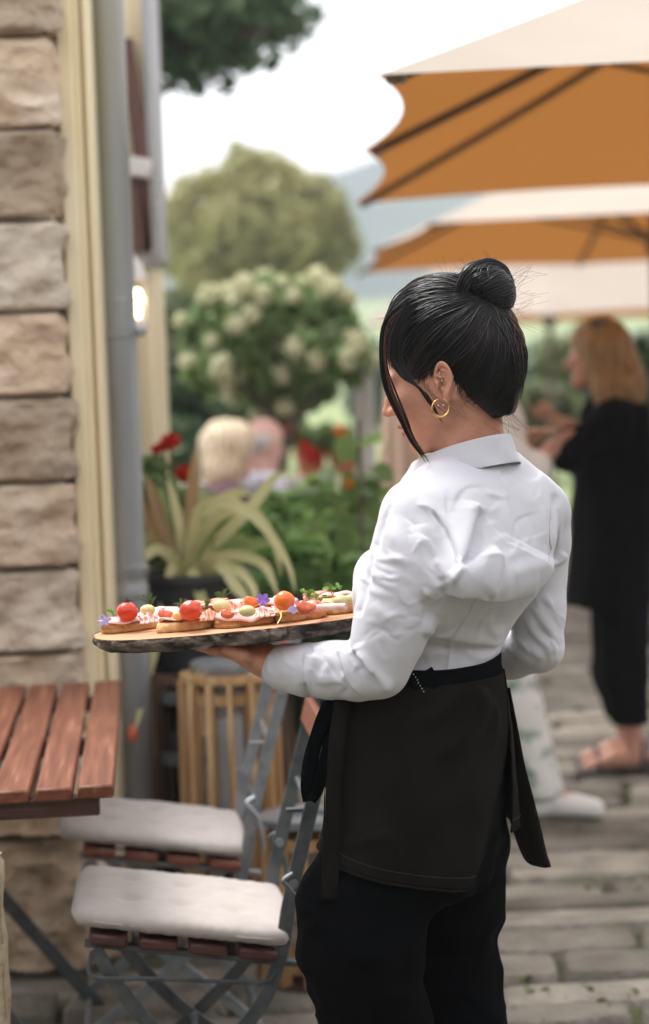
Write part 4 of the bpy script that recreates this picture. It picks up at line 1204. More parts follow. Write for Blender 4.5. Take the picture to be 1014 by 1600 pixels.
def ear_sdf(p):
    q = (p - HC.astype(np.float32)) @ HM.astype(np.float32)
    m = q.copy(); m[:, 1] = np.abs(m[:, 1])
    e = m - np.array((-.010, .0745, -.041), np.float32)
    ca, sa = math.cos(R(12)), math.sin(R(12))
    ef = e[:, 0] * ca + e[:, 2] * sa; et = -e[:, 0] * sa + e[:, 2] * ca; es = e[:, 1] + .42 * e[:, 0]
    k = 1 - .30 * np.clip(-et / .028, 0, 1); ef = ef / k
    E = np.stack([ef, es, et], 1)
    ear = ell(E, (0, .002, .002), (.0172, .0062, .0285))
    rad = np.hypot(ef / .0160, (et - .003) / .0265); ang = np.arctan2((et - .003) / .0265, ef / .0160)
    lift = .0085
    rim = np.sqrt(((rad - .95) * .019) ** 2 + (es - lift) ** 2) - .0031
    rim = np.where(np.abs(ang + 1.1) < .55, .02, rim)
    ear = smin(ear, rim, .0035)
    r2 = np.hypot((ef + .001) / .0098, (et - .001) / .0175)                # antihelix fold
    anti = np.sqrt(((r2 - .95) * .012) ** 2 + (es - .0075) ** 2) - .0024
    anti = np.where((ef < .004) & (et < .018), anti, .02)
    ear = smin(ear, anti, .003)
    ear = smax(ear, -ell(E, (.0035, .0105, -.004), (.0072, .0085, .0105)), .0025)
    ear = smax(ear, -ell(E, (.005, .0095, .0115), (.0055, .005, .0065)), .002)
    ear = smin(ear, ell(E, (-.001, .006, -.0265), (.0098, .0048, .0088)), .004)
    ear = smin(ear, ell(E, (.0125, .008, -.003), (.0035, .005, .0055)), .0025)
    ear = smin(ear, cone(E, np.array((.004, .0088, .006)), np.array((.014, .0085, .012)), .0019, .002), .002)
    return ear
NECK = [D(742, 735, .0), D(735, 690, .0), H(-.028, 0, -.07)]
def leg_pts(w):
    if w: return [D(616, 1200, -.05), D(603, 1320, -.06), D(566, 1420, -.07), D(563, 1490, -.07), D(588, 1600, -.04), D(602, 1940, .0)]
    return [D(702, 1200, .07), D(704, 1320, .09), D(705, 1410, .10), D(712, 1510, .12), D(718, 1600, .12), D(716, 1880, .12)]
def body_sdf(p):
    d = np.full(len(p), 9.0, np.float32)
    hi = p[:, 2] > 1.30
    if hi.any():
        ph = p[hi]; e = head_sdf(ph)
        e = smin(e, polycone(ph, NECK, [.058, .050, .048], .02), .02)
        d[hi] = e
    t = TORSO.sdf(p, -.034)
    d = smin(d, t, .03)
    d = smin(d, polycone(p, aL, [r - .016 for r in rL], .02), .02); d = smin(d, polycone(p, fL, [.036, .036, .034, .031, .027, .024], .015), .015)
    d = smin(d, polycone(p, aR, [r - .014 for r in rR], .02), .02); d = smin(d, polycone(p, fR, [.031, .031, .028, .024], .015), .015)
    near = (np.abs(p[:, 2] - 1.03) < .2)
    if near.any():
        pn = p[near]
        hl = hand_sdf(pn, wL, kL, sideL, np.array([0, 0, 1.0]), .083, .13, .05, np.array([-.55, -.72, .38]) / 1.0)
        hr = hand_sdf(pn, wR, kR, sideR, np.array([0, 0, 1.0]), .080, .10, .05, np.array([-.5, .8, .25]))
        d[near] = smin(smin(d[near], hl, .012), hr, .012)
    lo = p[:, 2] < 1.1
    if lo.any():
        pl_ = p[lo]; e = HIPS.sdf(pl_, -.05, .05)
        for w in (0, 1):
            L = leg_pts(w); e = smin(e, polycone(pl_, L, [.060, .060, .060, .055, .048, .036], .03), .03)
            a = L[-1]; toe = a + BF * .15; e = smin(e, cone(pl_, (a[0] + BF[0] * -.03, a[1] + BF[1] * -.03, .045), (toe[0], toe[1], .03), .04, .028), .03)
        d[lo] = smin(d[lo], e, .03)
    return d
m_skin = mat('skin', (.50, .235, .15), (.57, .285, .19), rough=.48, scale=40, sss=.12, bump=.05, bscale=300, bdist=.001, c3=(.54, .22, .145), c3scale=9, c3amt=.35, spec=.4)
wai = empty('person', (D(655, 1200)[0], Y0, 0)); tag(wai, 'waitress in white shirt and dark apron carrying the serving board, hair in a bun', 'person')
WOFF = np.array(wai.location)
def wpart(name, V, F, m, smooth=True):
    return obj(name, mesh_np(name, np.asarray(V) - WOFF, F, smooth), m, wai)
def wmb(name, mb, m, parent=None):
    me = mb.mesh(name); me.transform(Matrix.Translation(-Vector(WOFF))); return obj(name, me, m, parent or wai)
V, F = sdf_mesh(body_sdf, (-.32, 3.1, -.02), (.52, 4.1, 1.72), .0032)
V = lap(V, F, 1, .5)
wpart('body', V, F, m_skin)
for s_ in (1, -1):
    c_ = HC + HM @ np.array([-.010, s_ * .080, -.041])
    V, F = sdf_mesh(ear_sdf, c_ - .045, c_ + .045, .0011, slack=.008); wpart('ear', lap(V, F, 2, .5), F, m_skin)

# ---------------------------------------------------------------- shirt
def shirt_sdf(p):
    d = TORSO.sdf(p, 0, .02)
    d = smin(d, cone(p, D(702, 758, -.03), D(645, 798, -.10), .045, .050), .03)
    d = smin(d, cone(p, D(742, 760, .0), D(738, 732, .0), .062, .050), .03)
    d = smin(d, cone(p, D(788, 746, .03), D(842, 794, .10), .044, .050), .03)
    d = smin(d, ell(p, D(598, 905, .02), (.05, .06, .055)), .03)             # bust
    aLs = polycone(p, aL, rL, .02); fLs = polycone(p, fL, fr, .012)
    aRs = polycone(p, aR, rR, .02); fRs = polycone(p, fR, frR, .012)
    sl = smin(aLs, fLs, .012); sr = smin(aRs, fRs, .012)
    d = smin(d, sl, .012); d = smin(d, sr, .012)
    ax = fL[-1] - fL[-2]; ax /= np.linalg.norm(ax)
    e = D(426, 1039, -.043)
    pe = ((p - e.astype(np.float32)) @ (ax * .93 + np.array([0, 0, .28])).astype(np.float32))
    d = smax(d, pe, .003)
    d = smax(d, -cone(p, e - ax * .07, e + ax * .05, .030, .030), .003)
    return d
V, F = sdf_mesh(shirt_sdf, (-.14, 3.2, .90), (.50, 4.0, 1.44), .0029)
V = lap(V, F, 3, .5)
Nn = vnormals(V, F)
UV = proj(V)
face = np.clip((-(Nn @ np.array([0.0, .97, -.1]))) * 1.6 + .1, 0, 1)
depthY = V[:, 1]
def seg_dist(pl):
    pl = spline(pl, 24) if len(pl) > 2 else np.asarray(pl, float)
    best = np.full(len(UV), 1e9); sgn = np.zeros(len(UV)); tt = np.zeros(len(UV)); L = len(pl) - 1
    for i in range(L):
        a, b = pl[i], pl[i + 1]; d = b - a; l2 = d @ d
        t = np.clip(((UV - a) @ d) / l2, 0, 1); r = UV - a - t[:, None] * d; dd = np.hypot(r[:, 0], r[:, 1])
        m = dd < best
        best = np.where(m, dd, best); sgn = np.where(m, np.sign(d[0] * r[:, 1] - d[1] * r[:, 0]), sgn); tt = np.where(m, (i + t) / L, tt)
    return best, sgn, tt
disp = np.zeros(len(V)); FS = 1.2
def fold(pl, amp, w1, w2=None, taper=(.15, .15), ymax=9, ymin=0):
    """ridge (or groove, amp < 0, in mm) along a drawn line; w1 / w2: widths in px on its right / left side (screen, y down)"""
    global disp
    w2 = (w2 or w1) * .85; w1 = w1 * .85
    d, s, t = seg_dist(pl)
    k = np.ones(len(t))
    if taper[0] > 0: k *= np.clip(t / taper[0], 0, 1) ** .7
    if taper[1] > 0: k *= np.clip((1 - t) / taper[1], 0, 1) ** .7
    g = np.where(s > 0, np.exp(-(d / w1) ** 2), np.exp(-(d / w2) ** 2))
    disp = disp + amp * FS * .001 * g * k * face * ((depthY < ymax) & (depthY > ymin))
Z6 = lambda pts: [(x / 2.741 + 540, y / 2.741 + 660) for x, y in pts]
# overhang of the upper back above the hollow of the waist
fold(Z6([(425, 725), (520, 722), (600, 735), (700, 728), (790, 700), (850, 640), (882, 580)]), 17, 7, 80, (.1, .12))
fold(Z6([(425, 760), (520, 752), (620, 768), (720, 760), (800, 730)]), -9, 38, 8, (.15, .2))
# big diagonal folds from the shoulder blade to the left armpit
fold(Z6([(565, 345), (545, 430), (510, 540), (470, 625), (425, 690)]), 9, 26, 5, (.12, .1))
fold(Z6([(575, 370), (570, 450), (540, 560), (490, 640)]), -7, 12, 16, (.1, .2))
fold(Z6([(640, 545), (600, 560), (550, 590), (480, 640), (425, 690)]), 10, 5, 30, (.12, .1))
fold(Z6([(640, 560), (635, 600), (610, 680), (590, 720)]), 6, 20, 6, (.2, .2))
fold(Z6([(680, 335), (695, 410), (715, 480), (720, 540)]), 5, 16, 7, (.25, .3))
fold(Z6([(590, 300), (640, 315), (690, 330)]), 2.5, 5, 8, (.3, .3))
fold(Z6([(740, 260), (790, 330), (830, 420), (850, 520)]), 3.5, 16, 14, (.3, .3))
fold(Z6([(800, 240), (850, 330), (870, 420)]), 3, 12, 12, (.3, .3))
fold(Z6([(640, 610), (700, 570), (780, 540), (850, 530)]), 2.5, 9, 14, (.3, .3))
fold(Z6([(620, 680), (700, 640), (790, 615), (860, 590)]), 2.5, 9, 14, (.3, .3))
# lower back: seam, tuck folds
fold(Z6([(575, 725), (530, 800), (480, 880), (445, 930), (440, 1000), (432, 1070)]), 2.6, 4, 9, (.05, .0))
fold(Z6([(320, 885), (380, 905), (450, 915), (520, 930), (600, 945), (680, 935)]), 7, 8, 26, (.1, .1))
fold(Z6([(330, 930), (420, 945), (520, 965), (640, 960)]), -5, 20, 10, (.1, .15))
fold(Z6([(500, 935), (530, 985), (590, 1000), (650, 970)]), 4, 10, 16, (.25, .2))
fold(Z6([(300, 1010), (380, 985), (440, 1000)]), 3.5, 12, 10, (.3, .2))
fold(Z6([(560, 1050), (600, 1010), (660, 960)]), 3, 8, 12, (.3, .2))
fold(Z6([(600, 880), (650, 900), (690, 890)]), 3, 8, 10, (.3, .3))
# armhole seam of the left sleeve and gathers under it
fold(Z6([(300, 350), (370, 375), (430, 450), (465, 530), (478, 600), (440, 650), (415, 690)]), 2.6, 3, 12, (.1, .1))
fold(Z6([(372, 385), (425, 455), (455, 540), (468, 600)]), -2.2, 4, 4, (.1, .1))
fold(Z6([(300, 440), (320, 540), (350, 640), (395, 730)]), 7, 12, 22, (.25, .1))
fold(Z6([(330, 520), (360, 590), (400, 640), (415, 690)]), -5, 12, 12, (.2, .15))
fold(Z6([(370, 590), (400, 620), (420, 670)]), 5, 7, 10, (.3, .1))
fold(Z6([(330, 742), (350, 735), (385, 745), (412, 730)]), 6, 5, 12, (.2, .1))
fold(Z6([(335, 760), (355, 800), (350, 850)]), -4, 9, 9, (.2, .3))
fold(Z6([(170, 440), (210, 500), (240, 600), (250, 700)]), 3, 16, 16, (.3, .3))
for k, (y0, y1) in enumerate(((590, 640), (625, 670), (655, 700), (560, 590))):
    fold(Z6([(100, y0), (140, y0 + 25), (200, y1), (250, y1 + 2)]), 2.4, 6, 7, (.2, .3))
fold(Z6([(90, 700), (160, 735), (240, 740), (330, 735)]), 2.2, 10, 12, (.3, .3))
fold(Z6([(120, 770), (170, 830), (240, 860)]), 2.0, 12, 10, (.3, .3))
# crease between bust and sleeve, placket seam at the front
fold(Z6([(190, 350), (150, 450), (115, 560), (90, 660), (70, 740), (45, 830)]), -7, 5, 7, (.2, .05))
fold(Z6([(95, 460), (70, 560), (35, 620), (75, 680)]), 2.0, 3, 6, (.1, .1))
fold(Z6([(35, 625), (60, 660), (90, 690)]), 2.0, 3, 5, (.1, .1))
# elbow creases, lower left sleeve
Z4 = lambda pts: [(x / 3.621 + 380, y / 3.621 + 960) for x, y in pts]
fold(Z4([(640, 170), (665, 225), (710, 300), (770, 380), (830, 435)]), 7, 7, 12, (.1, .1))
fold(Z4([(630, 200), (640, 260), (700, 330), (780, 420)]), -6, 7, 7, (.15, .15))
fold(Z4([(545, 190), (555, 260), (580, 330), (620, 400), (700, 470)]), 6, 5, 12, (.1, .2))
fold(Z4([(535, 210), (540, 280), (565, 350)]), -4, 6, 6, (.2, .2))
fold(Z4([(600, 200), (620, 260), (650, 310)]), 4, 6, 7, (.2, .2))
fold(Z4([(660, 215), (700, 260), (720, 320), (735, 335)]), 4.5, 5, 7, (.2, .2))
fold(Z4([(470, 215), (480, 270), (470, 330)]), 3.0, 7, 7, (.3, .3))
fold(Z4([(395, 215), (405, 270), (395, 330)]), 2.6, 6, 7, (.3, .3))
fold(Z4([(440, 190), (455, 260), (450, 310)]), -2.5, 6, 6, (.3, .3))
fold(Z4([(230, 220), (225, 290), (245, 360)]), 1.8, 10, 10, (.3, .3))
fold(Z4([(360, 220), (342, 300), (345, 370), (370, 440), (440, 500)]), 3.2, 3, 20, (.05, .0))
fold(Z4([(356, 385), (375, 440), (420, 490)]), -5, 9, 3, (.1, .1))
fold(Z4([(400, 385), (500, 378), (580, 385)]), 2.5, 5, 14, (.3, .3))
fold(Z4([(150, 215), (142, 290), (150, 345)]), 1.2, 4, 4, (.1, .1))
fold(Z4([(860, 180), (930, 120), (985, 60)]), 1.5, 14, 16, (.3, .3))
# right sleeve (further from the camera)
fold(Z6([(893, 305), (890, 400), (886, 500), (880, 590)]), -8, 6, 6, (.15, .1))
fold(Z6([(905, 330), (905, 430), (895, 540)]), 5, 9, 7, (.2, .2))
fold(Z6([(875, 610), (920, 590), (940, 560)]), 5, 6, 10, (.2, .2))
for a, b, c_, am in (((760, 830), (820, 920), (890, 990), 5), ((800, 790), (860, 880), (920, 950), 4), ((720, 890), (770, 960), (850, 1020), 5), ((690, 950), (740, 1000), (800, 1030), 4.5), ((840, 740), (890, 800), (930, 880), 3.5)):
    fold(Z6([a, b, c_]), am, 6, 13, (.25, .25), ymin=Y0 + .02)
# many small creases of worn cotton
cr = np.random.default_rng(17)
def creases(n, ur, vr, ang, dang, ln, amp, ymn=0, ymx=9):
    for _ in range(n):
        u, v = cr.uniform(*ur), cr.uniform(*vr); a = R(ang + cr.normal(0, dang)); L = cr.uniform(*ln); b = cr.normal(0, .18) * L
        p = [(u - math.cos(a) * L / 2, v - math.sin(a) * L / 2), (u - math.sin(a) * b, v + math.cos(a) * b), (u + math.cos(a) * L / 2, v + math.sin(a) * L / 2)]
        w = cr.uniform(2.2, 4.5); fold(p, cr.choice([-1, 1, 1]) * cr.uniform(*amp), w, w * cr.uniform(1.5, 4), (.35, .35), ymx, ymn)
creases(26, (700, 850), (740, 920), 120, 25, (25, 70), (.8, 2.0))
creases(12, (640, 780), (940, 1040), 165, 20, (25, 70), (.8, 2.0))
creases(22, (575, 690), (840, 1010), 12, 16, (25, 60), (.8, 2.0), 0, Y0 - .06)
creases(16, (560, 690), (800, 900), 75, 18, (30, 70), (.7, 1.6), 0, Y0 - .04)
creases(20, (440, 600), (1010, 1085), 72, 16, (18, 48), (.8, 2.2), 0, Y0 + .02)
creases(14, (800, 880), (880, 1040), 50, 16, (25, 60), (.8, 2.2), Y0 + .03)
# fine irregular wrinkling of the cotton
fine = vnoise(V * [1, 1, .55], 22, 3, 2) * .0011 + np.maximum(vnoise(V * [1.3, 1.3, .5], 40, 9, 2), 0) * .0008
V = V + Nn * (disp + fine)[:, None]
m_shirt = mat('white_cotton', (.56, .56, .60), (.59, .59, .63), rough=.85, scale=8, bump=.18, bscale=900, sheen=.15, bdist=.001, spec=.25)
shirt = wpart('shirt', V, F, m_shirt)
m_seam = mat('shirt_seam', (.50, .50, .545), (.56, .56, .60), rough=.9, scale=400)
SUV = proj(V)
def surf(pts, n, lift=.0006):
    out = []
    for u, v in spline(pts, n):
        d = np.hypot(SUV[:, 0] - u, SUV[:, 1] - v); near = np.where(d < 7)[0]
        if not len(near): continue
        y = V[near, 1].min(); near = near[V[near, 1] < y + .02]
        w = np.exp(-(d[near] / 2.5) ** 2) + 1e-6
        p = (V[near] * w[:, None]).sum(0) / w.sum(); nn = (Nn[near] * w[:, None]).sum(0); out.append(p + nn / np.linalg.norm(nn) * lift)
    out = np.array(out)
    for _ in range(2): out[1:-1] = (out[:-2] + 2 * out[1:-1] + out[2:]) / 4
    return out
def seam(pts, n=44, r=.0008):
    q = MB(); q.tube(surf(pts, n), r, 6); me = q.mesh('seam'); me.transform(Matrix.Translation(-Vector(WOFF))); obj('seam', me, m_seam, shirt)
seam(Z6([(372, 372), (430, 450), (465, 530), (478, 600)]))
seam(Z6([(366, 380), (423, 456), (458, 535), (470, 602)]), r=.0005)
seam(Z6([(575, 735), (530, 805), (480, 885), (447, 935), (441, 1000), (433, 1062)]))
seam(Z4([(362, 222), (343, 300), (345, 370), (368, 440), (420, 492)]))
seam(Z4([(352, 225), (334, 300), (336, 372), (360, 444), (408, 494)]), r=.0005)
seam(Z6([(893, 310), (890, 400), (886, 500), (880, 585)]))


# collar: a stand and a fall folded over it
CN = Rings([(716, 672, 806, .85), (740, 650, 826, .72)])
def collar():
    c = D(733, 716, .0)
    n, m = 72, 12
    out = []
    for i in range(n):
        a = -math.pi / 2 + (i / (n - 1) - .5) * 2 * R(158)
        rad = BL * math.cos(a); fr_ = BF * math.sin(a)
        sn = math.sin(a)
        def ring(rl, rf, dz, lean=.26):
            rf = rf * (1 + .62 * max(sn, 0) ** 1.5)
            return c + BL * rl * math.cos(a) + BF * rf * sn + np.array([0, 0, dz - lean * rf * sn])
        col = []
        end = max(0, (abs(i / (n - 1) - .5) * 2 - .75) / .25)
        prof = [(.052, .064, -.012), (.053, .066, .006), (.0545, .068, .019), (.057, .071, .0225), (.061, .075, .020), (.065, .078, .009), (.070, .082, -.006), (.0745, .087, -.021), (.077, .090, -.030), (.0755, .0885, -.031), (.068, .080, -.014), (.060, .073, .006)]
        for k, (rl, rf, dz) in enumerate(prof):
            w = .0016 * math.sin(a * 7 + k) * (k in (6, 7, 8, 9))
            col.append(ring(rl + w, rf + w + end * .012 * (k in (6, 7, 8, 9)), dz - .012 * end * (k in (7, 8, 9))))
        out.append(col)
    V_ = np.array(out).reshape(-1, 3)
    k = len(prof)
    F_ = [(i * k + j, (i + 1) * k + j, (i + 1) * k + (j + 1) % k, i * k + (j + 1) % k) for i in range(n - 1) for j in range(k)]
    F_ += [tuple(range(k)), tuple((n - 1) * k + j for j in reversed(range(k)))]
    me = mesh_np('collar', V_ - WOFF, F_)
    o = obj('collar', me, m_shirt, wai)
    s = o.modifiers.new('s', 'SUBSURF'); s.levels = s.render_levels = 2
collar()

# ---------------------------------------------------------------- trousers
m_black_cloth = mat('black_cloth', (.0022, .0026, .003), (.0034, .0038, .0042), rough=1, scale=4, bump=.15, bscale=600, bdist=.001, spec=.04)
def trouser_sdf(p):
    e = HIPS.sdf(p, -.004, .05)
    for w in (0, 1):
        L = leg_pts(w); rs = [.092, .084, .098, .094, .084, .085] if w else [.100, .092, .084, .074, .076, .085]
        e = smin(e, polycone(p, L, rs, .03), .035 if w else .02)
    e = smax(e, .05 - p[:, 2], .005)
    return e
V, F = sdf_mesh(trouser_sdf, (-.2, 3.2, .02), (.42, 4.0, 1.08), .006)
V = lap(V, F, 2)
N2 = vnormals(V, F)
V = V + N2 * (.008 * vnoise(V * [1, 1, .28], 13, 5, 2) - .005 + .007 * (1 - 2 * np.abs(vnoise(V * [1, 1, 1.5], 12, 6, 2))))[:, None]
wpart('trousers', V, F, m_black_cloth)
# shoes
m_shoe = mat('black_leather', (.012, .012, .012), rough=.4)
for w in (0, 1):
    a = leg_pts(w)[-1]
    def shoe(p, a=a): 
        t = a + BF * .16
        return smax(smin(cone(p, (a[0] - BF[0] * .04, a[1] - BF[1] * .04, .045), (a[0], a[1], .05), .05, .05), cone(p, (a[0], a[1], .05), (t[0], t[1], .034), .046, .032), .03), -p[:, 2], .005)
    lo = np.minimum(a, a + BF * .16) - .1; hi = np.maximum(a, a + BF * .16) + .1; lo[2], hi[2] = -.02, .14
    V, F = sdf_mesh(shoe, lo, hi, .006); wpart('shoe', V, F, m_shoe)

# ---------------------------------------------------------------- apron
m_apron = mat('dark_brown_twill', (.0085, .0072, .006), (.0125, .0108, .0092), rough=1, scale=14, bump=.3, bscale=700, bdist=.001, spec=.08, c3=(.026, .022, .018), c3scale=30, c3amt=.25)
zW = D(700, 1062, -.1)[2]
def apron():
    n, m = 110, 46
    hem_l = [(520, 1330), (560, 1346), (600, 1361), (650, 1378), (700, 1386), (728, 1387)]
    ph0w = HIPS.find(zW, 779, .006)                   # right hand edge at the waist
    zh = D(728, 1387, -.1)[2]; ph0h = HIPS.find(zh, 728, .012)
    zl = D(520, 1330, -.1)[2]; phl = HIPS.find(zl, 516, .012)
    Vv = []
    for i in range(n):
        s = i / (n - 1)
        for j in range(m):
            t = j / (m - 1)
            # the slanting free edge: stays near the waist column first, then runs in to the hem
            k = max(0, (t - .08) / .92)
            e0 = ph0w + (ph0h - ph0w) * k ** 1.15
            e1 = e0 * 0 + phl + R(215) - 0 * t
            a = e0 + (e1 - e0) * s ** 1.0
            # hem height by direction
            b = np.clip((a - ph0h) / (phl - ph0h), 0, 1.4)
            zb = zh + (zl - zh) * b ** 1.3 if b < 1 else zl
            z = zW - .006 + (zb - zW + .006) * t
            g = .0125 + .002 * t ** 2 + .004 * math.sin(a * 5 + 2 * t) * t + .003 * math.sin(a * 11 - 3 * t) * t * t
            Vv.append(HIPS.point(z, a, g))
    Vv = np.array(Vv)
    Vv = Vv
    return Vv, np.array([(i * m + j, i * m + j + 1, (i + 1) * m + j + 1, (i + 1) * m + j) for i in range(n - 1) for j in range(m - 1)]), n, m
AV, AF, an, am = apron()
nrm = vnormals(AV, AF); cen = np.array([HIPS.at(z)[:2] for z in AV[:, 2]])
if ((AV[:, :2] - cen) * nrm[:, :2]).sum() < 0: nrm = -nrm; AF = AF[:, ::-1]
UVa = proj(AV); da = np.zeros(len(AV))
UVs, faces_, Vs_ = UV, face, depthY
UV, face, depthY, disp = UVa, np.clip(-nrm[:, 1] * 1.5 + .2, 0, 1), AV[:, 1], np.zeros(len(AV))
FS = 2.4
Z7 = lambda pts: [(x / 2.414 + 450, y / 2.414 + 1030) for x, y in pts]
fold(Z7([(700, 100), (690, 180), (640, 290), (560, 380)]), 6, 9, 16, (.1, .3))
fold(Z7([(725, 110), (735, 200), (700, 300), (640, 400)]), 4.5, 12, 9, (.1, .3))
fold(Z7([(640, 110), (560, 200), (470, 260)]), 4, 12, 14, (.1, .3))
fold(Z7([(760, 150), (770, 260), (740, 380)]), 4, 8, 9, (.1, .3))
fold(Z7([(480, 120), (400, 220), (330, 330)]), 3, 16, 16, (.1, .3))
fold(Z7([(380, 655), (300, 680), (200, 710)]), 2.5, 4, 10, (.1, .2))
fold(Z7([(390, 660), (420, 720), (430, 800)]), 2, 9, 12, (.2, .3))
fold(Z7([(380, 420), (385, 540), (385, 640)]), 1.5, 5, 7, (.2, .2))
for _ in range(8):
    e_ = trouser_sdf(AV.astype(np.float32)); rd = AV[:, :2] - cen; rd = rd / np.linalg.norm(rd, axis=1)[:, None]
    AV[:, :2] += rd * np.maximum(.007 - e_, 0)[:, None] * .8
AV = AV + nrm * (disp + .0022 * vnoise(AV, 18, 2, 3))[:, None]
def sheet(name, Vv, Ff, m, th=.0016):
    o = wpart(name, Vv, Ff, m); s = o.modifiers.new('th', 'SOLIDIFY'); s.thickness = th; s.offset = 0; return o
apr = sheet('apron', AV, AF, m_apron, .002)
# turned hem and edge seams
q = MB(); g = AV.reshape(an, am, 3); ng = nrm.reshape(an, am, 3)
q.tube([g[i, -1] + ng[i, -1] * .001 for i in range(an)], .0022, 6); obj('hem', q.mesh('hem'), m_apron, apr).data.transform(Matrix.Translation(-Vector(WOFF)))
q = MB(); q.tube([g[0, j] + ng[0, j] * .001 for j in range(am)], .0020, 6); obj('edge_seam', q.mesh('edge_seam'), m_apron, apr).data.transform(Matrix.Translation(-Vector(WOFF)))
m_thread = mat('stitch_thread', (.05, .045, .04), rough=.9)
q = MB()
for i in range(0, an - 1):
    for k in (0, 1):
        a0 = g[i, -4] * (1 - k * .5) + g[i + 1, -4] * (k * .5); a1 = g[i, -4] * (.65 - k * .5) + g[i + 1, -4] * (.35 + k * .5)
        q.tube([a0 + ng[i, -4] * .0018, a1 + ng[i, -4] * .0018], .0006, 4)
o = obj('hem_stitching', q, m_thread, apr); o.data.transform(Matrix.Translation(-Vector(WOFF))); o['kind'] = 'stuff'
# waistband
n = 120; prof = [(.003, .021), (.0095, .020), (.0105, .008), (.0100, -.004), (.0090, -.014), (.004, -.017)]
Vb = []
for i in range(n):
    a = 2 * math.pi * i / n
    for (gr, dz) in prof: Vb.append(HIPS.point(zW + dz + .004 * math.sin(a * 2 + 1), a, gr + .0012 * math.sin(a * 9 + dz * 200)))
k = len(prof)
Fb = np.array([(i * k + j, ((i + 1) % n) * k + j, ((i + 1) % n) * k + j + 1, i * k + j + 1) for i in range(n) for j in range(k - 1)])
wpart('waistband', Vb, Fb, m_black_cloth)
def ribbon_px(name, pts, wid, m, wdir=None, th=.0016, parent=None):
    """cloth strip through (u, v, dy) points, wid metres wide"""
    p3 = spline([P(u, v, Y0 + dy) for u, v, dy in pts], 40); Vv, Ff = [], []
    for i, p in enumerate(p3):
        t = p3[min(i + 1, 39)] - p3[max(i - 1, 0)]; t /= np.linalg.norm(t)
        w = np.array(wdir if wdir is not None else (1, .25, 0)); w = w - t * (w @ t); w /= np.linalg.norm(w)
        nn = np.cross(t, w)
        for kk in (-1, -.4, .4, 1): Vv.append(p + w * wid / 2 * kk + nn * .0012 * (abs(kk) < .9) + nn * .001 * math.sin(i * .5 + kk))
    Ff = np.array([(i * 4 + a, i * 4 + a + 1, (i + 1) * 4 + a + 1, (i + 1) * 4 + a) for i in range(39) for a in range(3)])
    return sheet(name, Vv, Ff, m, th)
ribbon_px('apron_tie', [(535, 1092, -.12), (527, 1150, -.145), (521, 1230, -.15), (518, 1320, -.155), (514, 1408, -.16)], .027, m_apron)
ribbon_px('apron_tie', [(534, 1092, -.10), (512, 1112, -.12), (492, 1165, -.125), (482, 1220, -.125), (486, 1252, -.125)], .026, m_black_cloth, (1, .4, .25))
ribbon_px('apron_tie', [(486, 1252, -.125), (500, 1225, -.12), (513, 1170, -.115), (530, 1105, -.10)], .022, m_black_cloth, (1, .5, .2))
# free end of the apron hanging at her right side
def tail():
    rows = [(1075, 776, 796), (1110, 776, 803), (1150, 782, 811), (1200, 785, 821), (1250, 789, 834), (1300, 802, 846), (1335, 815, 854), (1350, 826, 859), (1356, 848, 860)]
    dense = spline(rows, 30); Vv = []
    for i, (v, a, b) in enumerate(dense):
        for kk in range(9):
            s = kk / 8; u = a + (b - a) * s
            dy = .045 + .03 * s + .018 * math.sin(s * math.pi * 1.2 + i * .06) + .02 * (i / 29)
            Vv.append(P(u, v, Y0 + dy))
    return Vv, np.array([(i * 9 + k2, i * 9 + k2 + 1, (i + 1) * 9 + k2 + 1, (i + 1) * 9 + k2) for i in range(29) for k2 in range(8)])
tv, tf = tail(); sheet('apron_tail', tv, tf, m_apron, .002)
# black fabric tab at the right and dotted label at the back
q = MB(); c = D(790, 1101, .03); q.box(c, (.024, .006, .028), Matrix.Rotation(R(-8), 3, 'Y'), bev=.002); wmb('tab', q, m_black_cloth)
lz = D(663, 1066, -.12)
ph = HIPS.find(lz[2], 663, .013); lp_ = HIPS.point(lz[2], ph, .0135); lt = HIPS.point(lz[2], ph + .01, .0135) - lp_; lt /= np.linalg.norm(lt); ln = np.array([lt[1], -lt[0], 0]); ln *= -np.sign(ln[1])
M3 = Matrix((Vector(lt), Vector(ln), Vector((0, 0, 1)))).transposed()
q = MB(); q.box(lp_, (.046, .003, .034), M3 @ Matrix.Rotation(R(28), 3, 'Y'), bev=.001); lab_o = wmb('label', q, m_black_cloth)
q = MB()
for k in range(7):
    w = D(646 + k * 2.5, 1052 + k * 4.4, -.12); a = HIPS.find(w[2], 646 + k * 2.5, .018); c = HIPS.point(w[2], a, .0165)
    q.box(c, (.0019, .0019, .0019), bev=.0007)
o = wmb('printed_dots', q, m_enamel, lab_o); o['kind'] = 'stuff'
# ---------------------------------------------------------------- hair
m_hair = bpy.data.materials.new('black_hair'); m_hair.use_nodes = True
hb_ = m_hair.node_tree.nodes['Principled BSDF']
hb_.inputs['Base Color'].default_value = (.003, .0027, .003, 1); hb_.inputs['Roughness'].default_value = .28; hb_.inputs['Specular IOR Level'].default_value = .38
m_hairb = bpy.data.materials.new('brown_hair'); m_hairb.use_nodes = True
hb_ = m_hairb.node_tree.nodes['Principled BSDF']
hb_.inputs['Base Color'].default_value = (.10, .035, .016, 1); hb_.inputs['Roughness'].default_value = .4
m_hairb2 = bpy.data.materials.new('dark_brown_hair'); m_hairb2.use_nodes = True
hb_ = m_hairb2.node_tree.nodes['Principled BSDF']
hb_.inputs['Base Color'].default_value = (.03, .014, .009, 1); hb_.inputs['Roughness'].default_value = .32
def to_head(p): return (p - HC.astype(np.float32)) @ HM.astype(np.float32)
